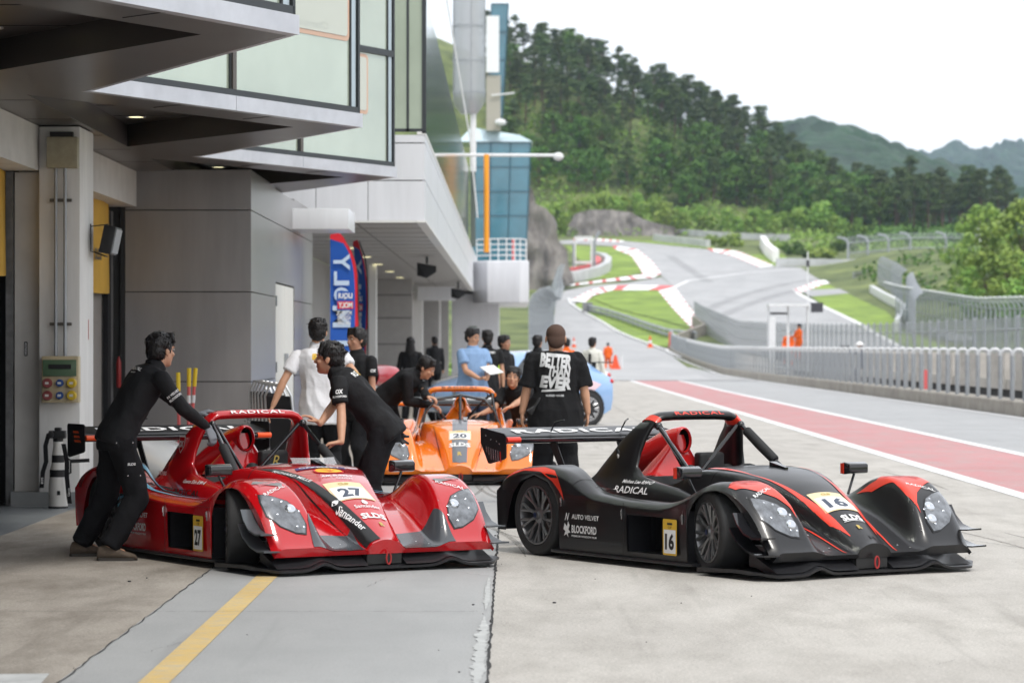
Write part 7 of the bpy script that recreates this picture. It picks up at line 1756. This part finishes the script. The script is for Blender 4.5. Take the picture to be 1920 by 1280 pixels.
# saloon cars behind
def saloon(label, loc, deg, body, stripe, L=4.1):
    r = empty('parked_car', (loc[0], loc[1], 0), R90(deg), label=label, cat='car'); k = L/4.1
    st = [(-2.02, .62, .45, .80, .80, .30), (-1.95, .80, .30, .92, .92, .5), (-1.75, .85, .22, .98, 1.02, .58), (-1.45, .87, .2, 1.0, 1.28, .55), (-1.0, .88, .2, .99, 1.42, .56), (-.4, .88, .2, .96, 1.45, .57), (.2, .88, .2, .94, 1.42, .56), (.6, .88, .2, .93, 1.22, .58), (1.0, .87, .2, .92, .96, .62), (1.5, .84, .22, .84, .86, .58), (1.9, .72, .28, .70, .72, .45), (2.03, .50, .36, .58, .59, .3)]
    m = MB(); R = []
    for x, w_, z0, zb, zr, wr_ in st:
        x *= k; half = [(w_*.92, z0), (w_, z0+(zb-z0)*.35), (w_*1.0, z0+(zb-z0)*.75), (w_*.95, zb), (wr_*1.05+.0, zb+(zr-zb)*.8), (wr_*.8, zr-.005), (wr_*.35, zr+.01)]
        R.append([(x, y, z) for y, z in half]+[(x, -y, z) for y, z in half[::-1]])
    m.rings(R); o = m.build('body', body, r, smooth=50)
    tr = BVHTree.FromPolygons([v.co for v in o.data.vertices], [tuple(p.vertices) for p in o.data.polygons])
    for s in (-1, 1):
        for P in ([(-1.35, 1.02), (-1.0, 1.36), (-.45, 1.39), (-.45, 1.0)], [(-.38, 1.0), (-.38, 1.39), (.15, 1.37), (.62, 1.02), (.60, .98)]):
            decal('side_window', poly_bm([(-s*x*k, z) for x, z in P]), frame((0, s*1.3, 0), (-s, 0, 0), (0, 0, 1)), FRAME, r, tr, .006, .12, back=.2)
        decal('flank_graphic', poly_bm([(-s*x*k, z) for x, z in [(-1.6, .80), (-1.2, .93), (-.7, .88), (-.9, .7), (-1.3, .62)]]), frame((0, s*1.3, 0), (-s, 0, 0), (0, 0, 1)), stripe, r, tr, .006, .12, back=.2)
    decal('windscreen', poly_bm([(.55*k, -.5), (1.0*k, -.58), (1.0*k, .58), (.55*k, .5)]), Matrix.Translation((0, 0, 2)), FRAME, r, tr, .006, .12)
    decal('rear_window', poly_bm([(-1.68*k, -.5), (-1.45*k, -.48), (-1.45*k, .48), (-1.68*k, .5)]), Matrix.Translation((0, 0, 2)), FRAME, r, tr, .006, .12)
    for s in (-1, 1):
        m = MB(); m.ell((-1.93*k, s*.68, .86), (.09, .14, .07)); m.build('tail_light', mat('tail_red', (.55, .01, .02), .2, coat=1), r)
        m = MB(); m.ell((1.88*k, s*.60, .66), (.12, .16, .07)); m.build('headlight', LENSC, r)
        for x in (-1.25, 1.28):
            m = MB(); m.lathe([(.37, -.01), (.37, .03), (0, .03)], (x*k, s*.865-.01, .34), 'y', 26); m.build('wheel_arch', KDEC, r)
            w_ = copy_tree(WP['car']) if 'car' in WP else None
            if w_ is None:
                old = RIM.name; WP['car'] = w_ = wheel_proto(.32, .20, 'wheel')
                for ch in w_.children:
                    if ch.name.startswith('rim'): ch.data.materials[0] = mat('silver_alloy', (.55, .55, .56), .3, metal=.6)
            w_.parent = r; w_.location = (x*k, s*.80, .32); w_.rotation_euler = (0, 0, 0 if s < 0 else pi)
    m = MB(); m.box(-2.0*k, -1.6*k, -.75, .75, 1.22, 1.24); 
    for s in (-1, 1): m.box(-1.8*k, -1.7*k, s*.4-.01, s*.4+.01, .95, 1.22)
    if stripe is not None and L < 4.05: m.build('rear_spoiler', KDEC, r)
    return r
LBL = mat('light_blue_paint', (.28, .45, .72), .2, coat=1); WPT = mat('car_white_paint', (.72, .73, .76), .2, coat=1)
saloon('light blue touring car with a red tail light behind the big person', (.08, 56.6), 213, LBL, mat('pink_graphic', (.75, .55, .6), .3), 3.7)
saloon('white touring car with a gold flank parked behind the blue one', (.2, 69), 204, WPT, mat('gold_graphic', (.6, .45, .2), .3), 4.2)
# ---- haze ----
hz = MB(); hz.box(-3000, 3200, -70, 4600, -26, 330); ho = hz.build('haze', [], smooth=0); tag(ho, kind='stuff')
hm_ = bpy.data.materials.new('air'); hm_.use_nodes = True; n = hm_.node_tree.nodes; n.clear(); vo = n.new('ShaderNodeVolumePrincipled'); oo = n.new('ShaderNodeOutputMaterial')
vo.inputs['Color'].default_value = (.62, .79, 1.0, 1); vo.inputs['Density'].default_value = .00012; vo.inputs['Anisotropy'].default_value = .2
hm_.node_tree.links.new(vo.outputs['Volume'], oo.inputs['Volume']); ho.data.materials.clear(); ho.data.materials.append(hm_)
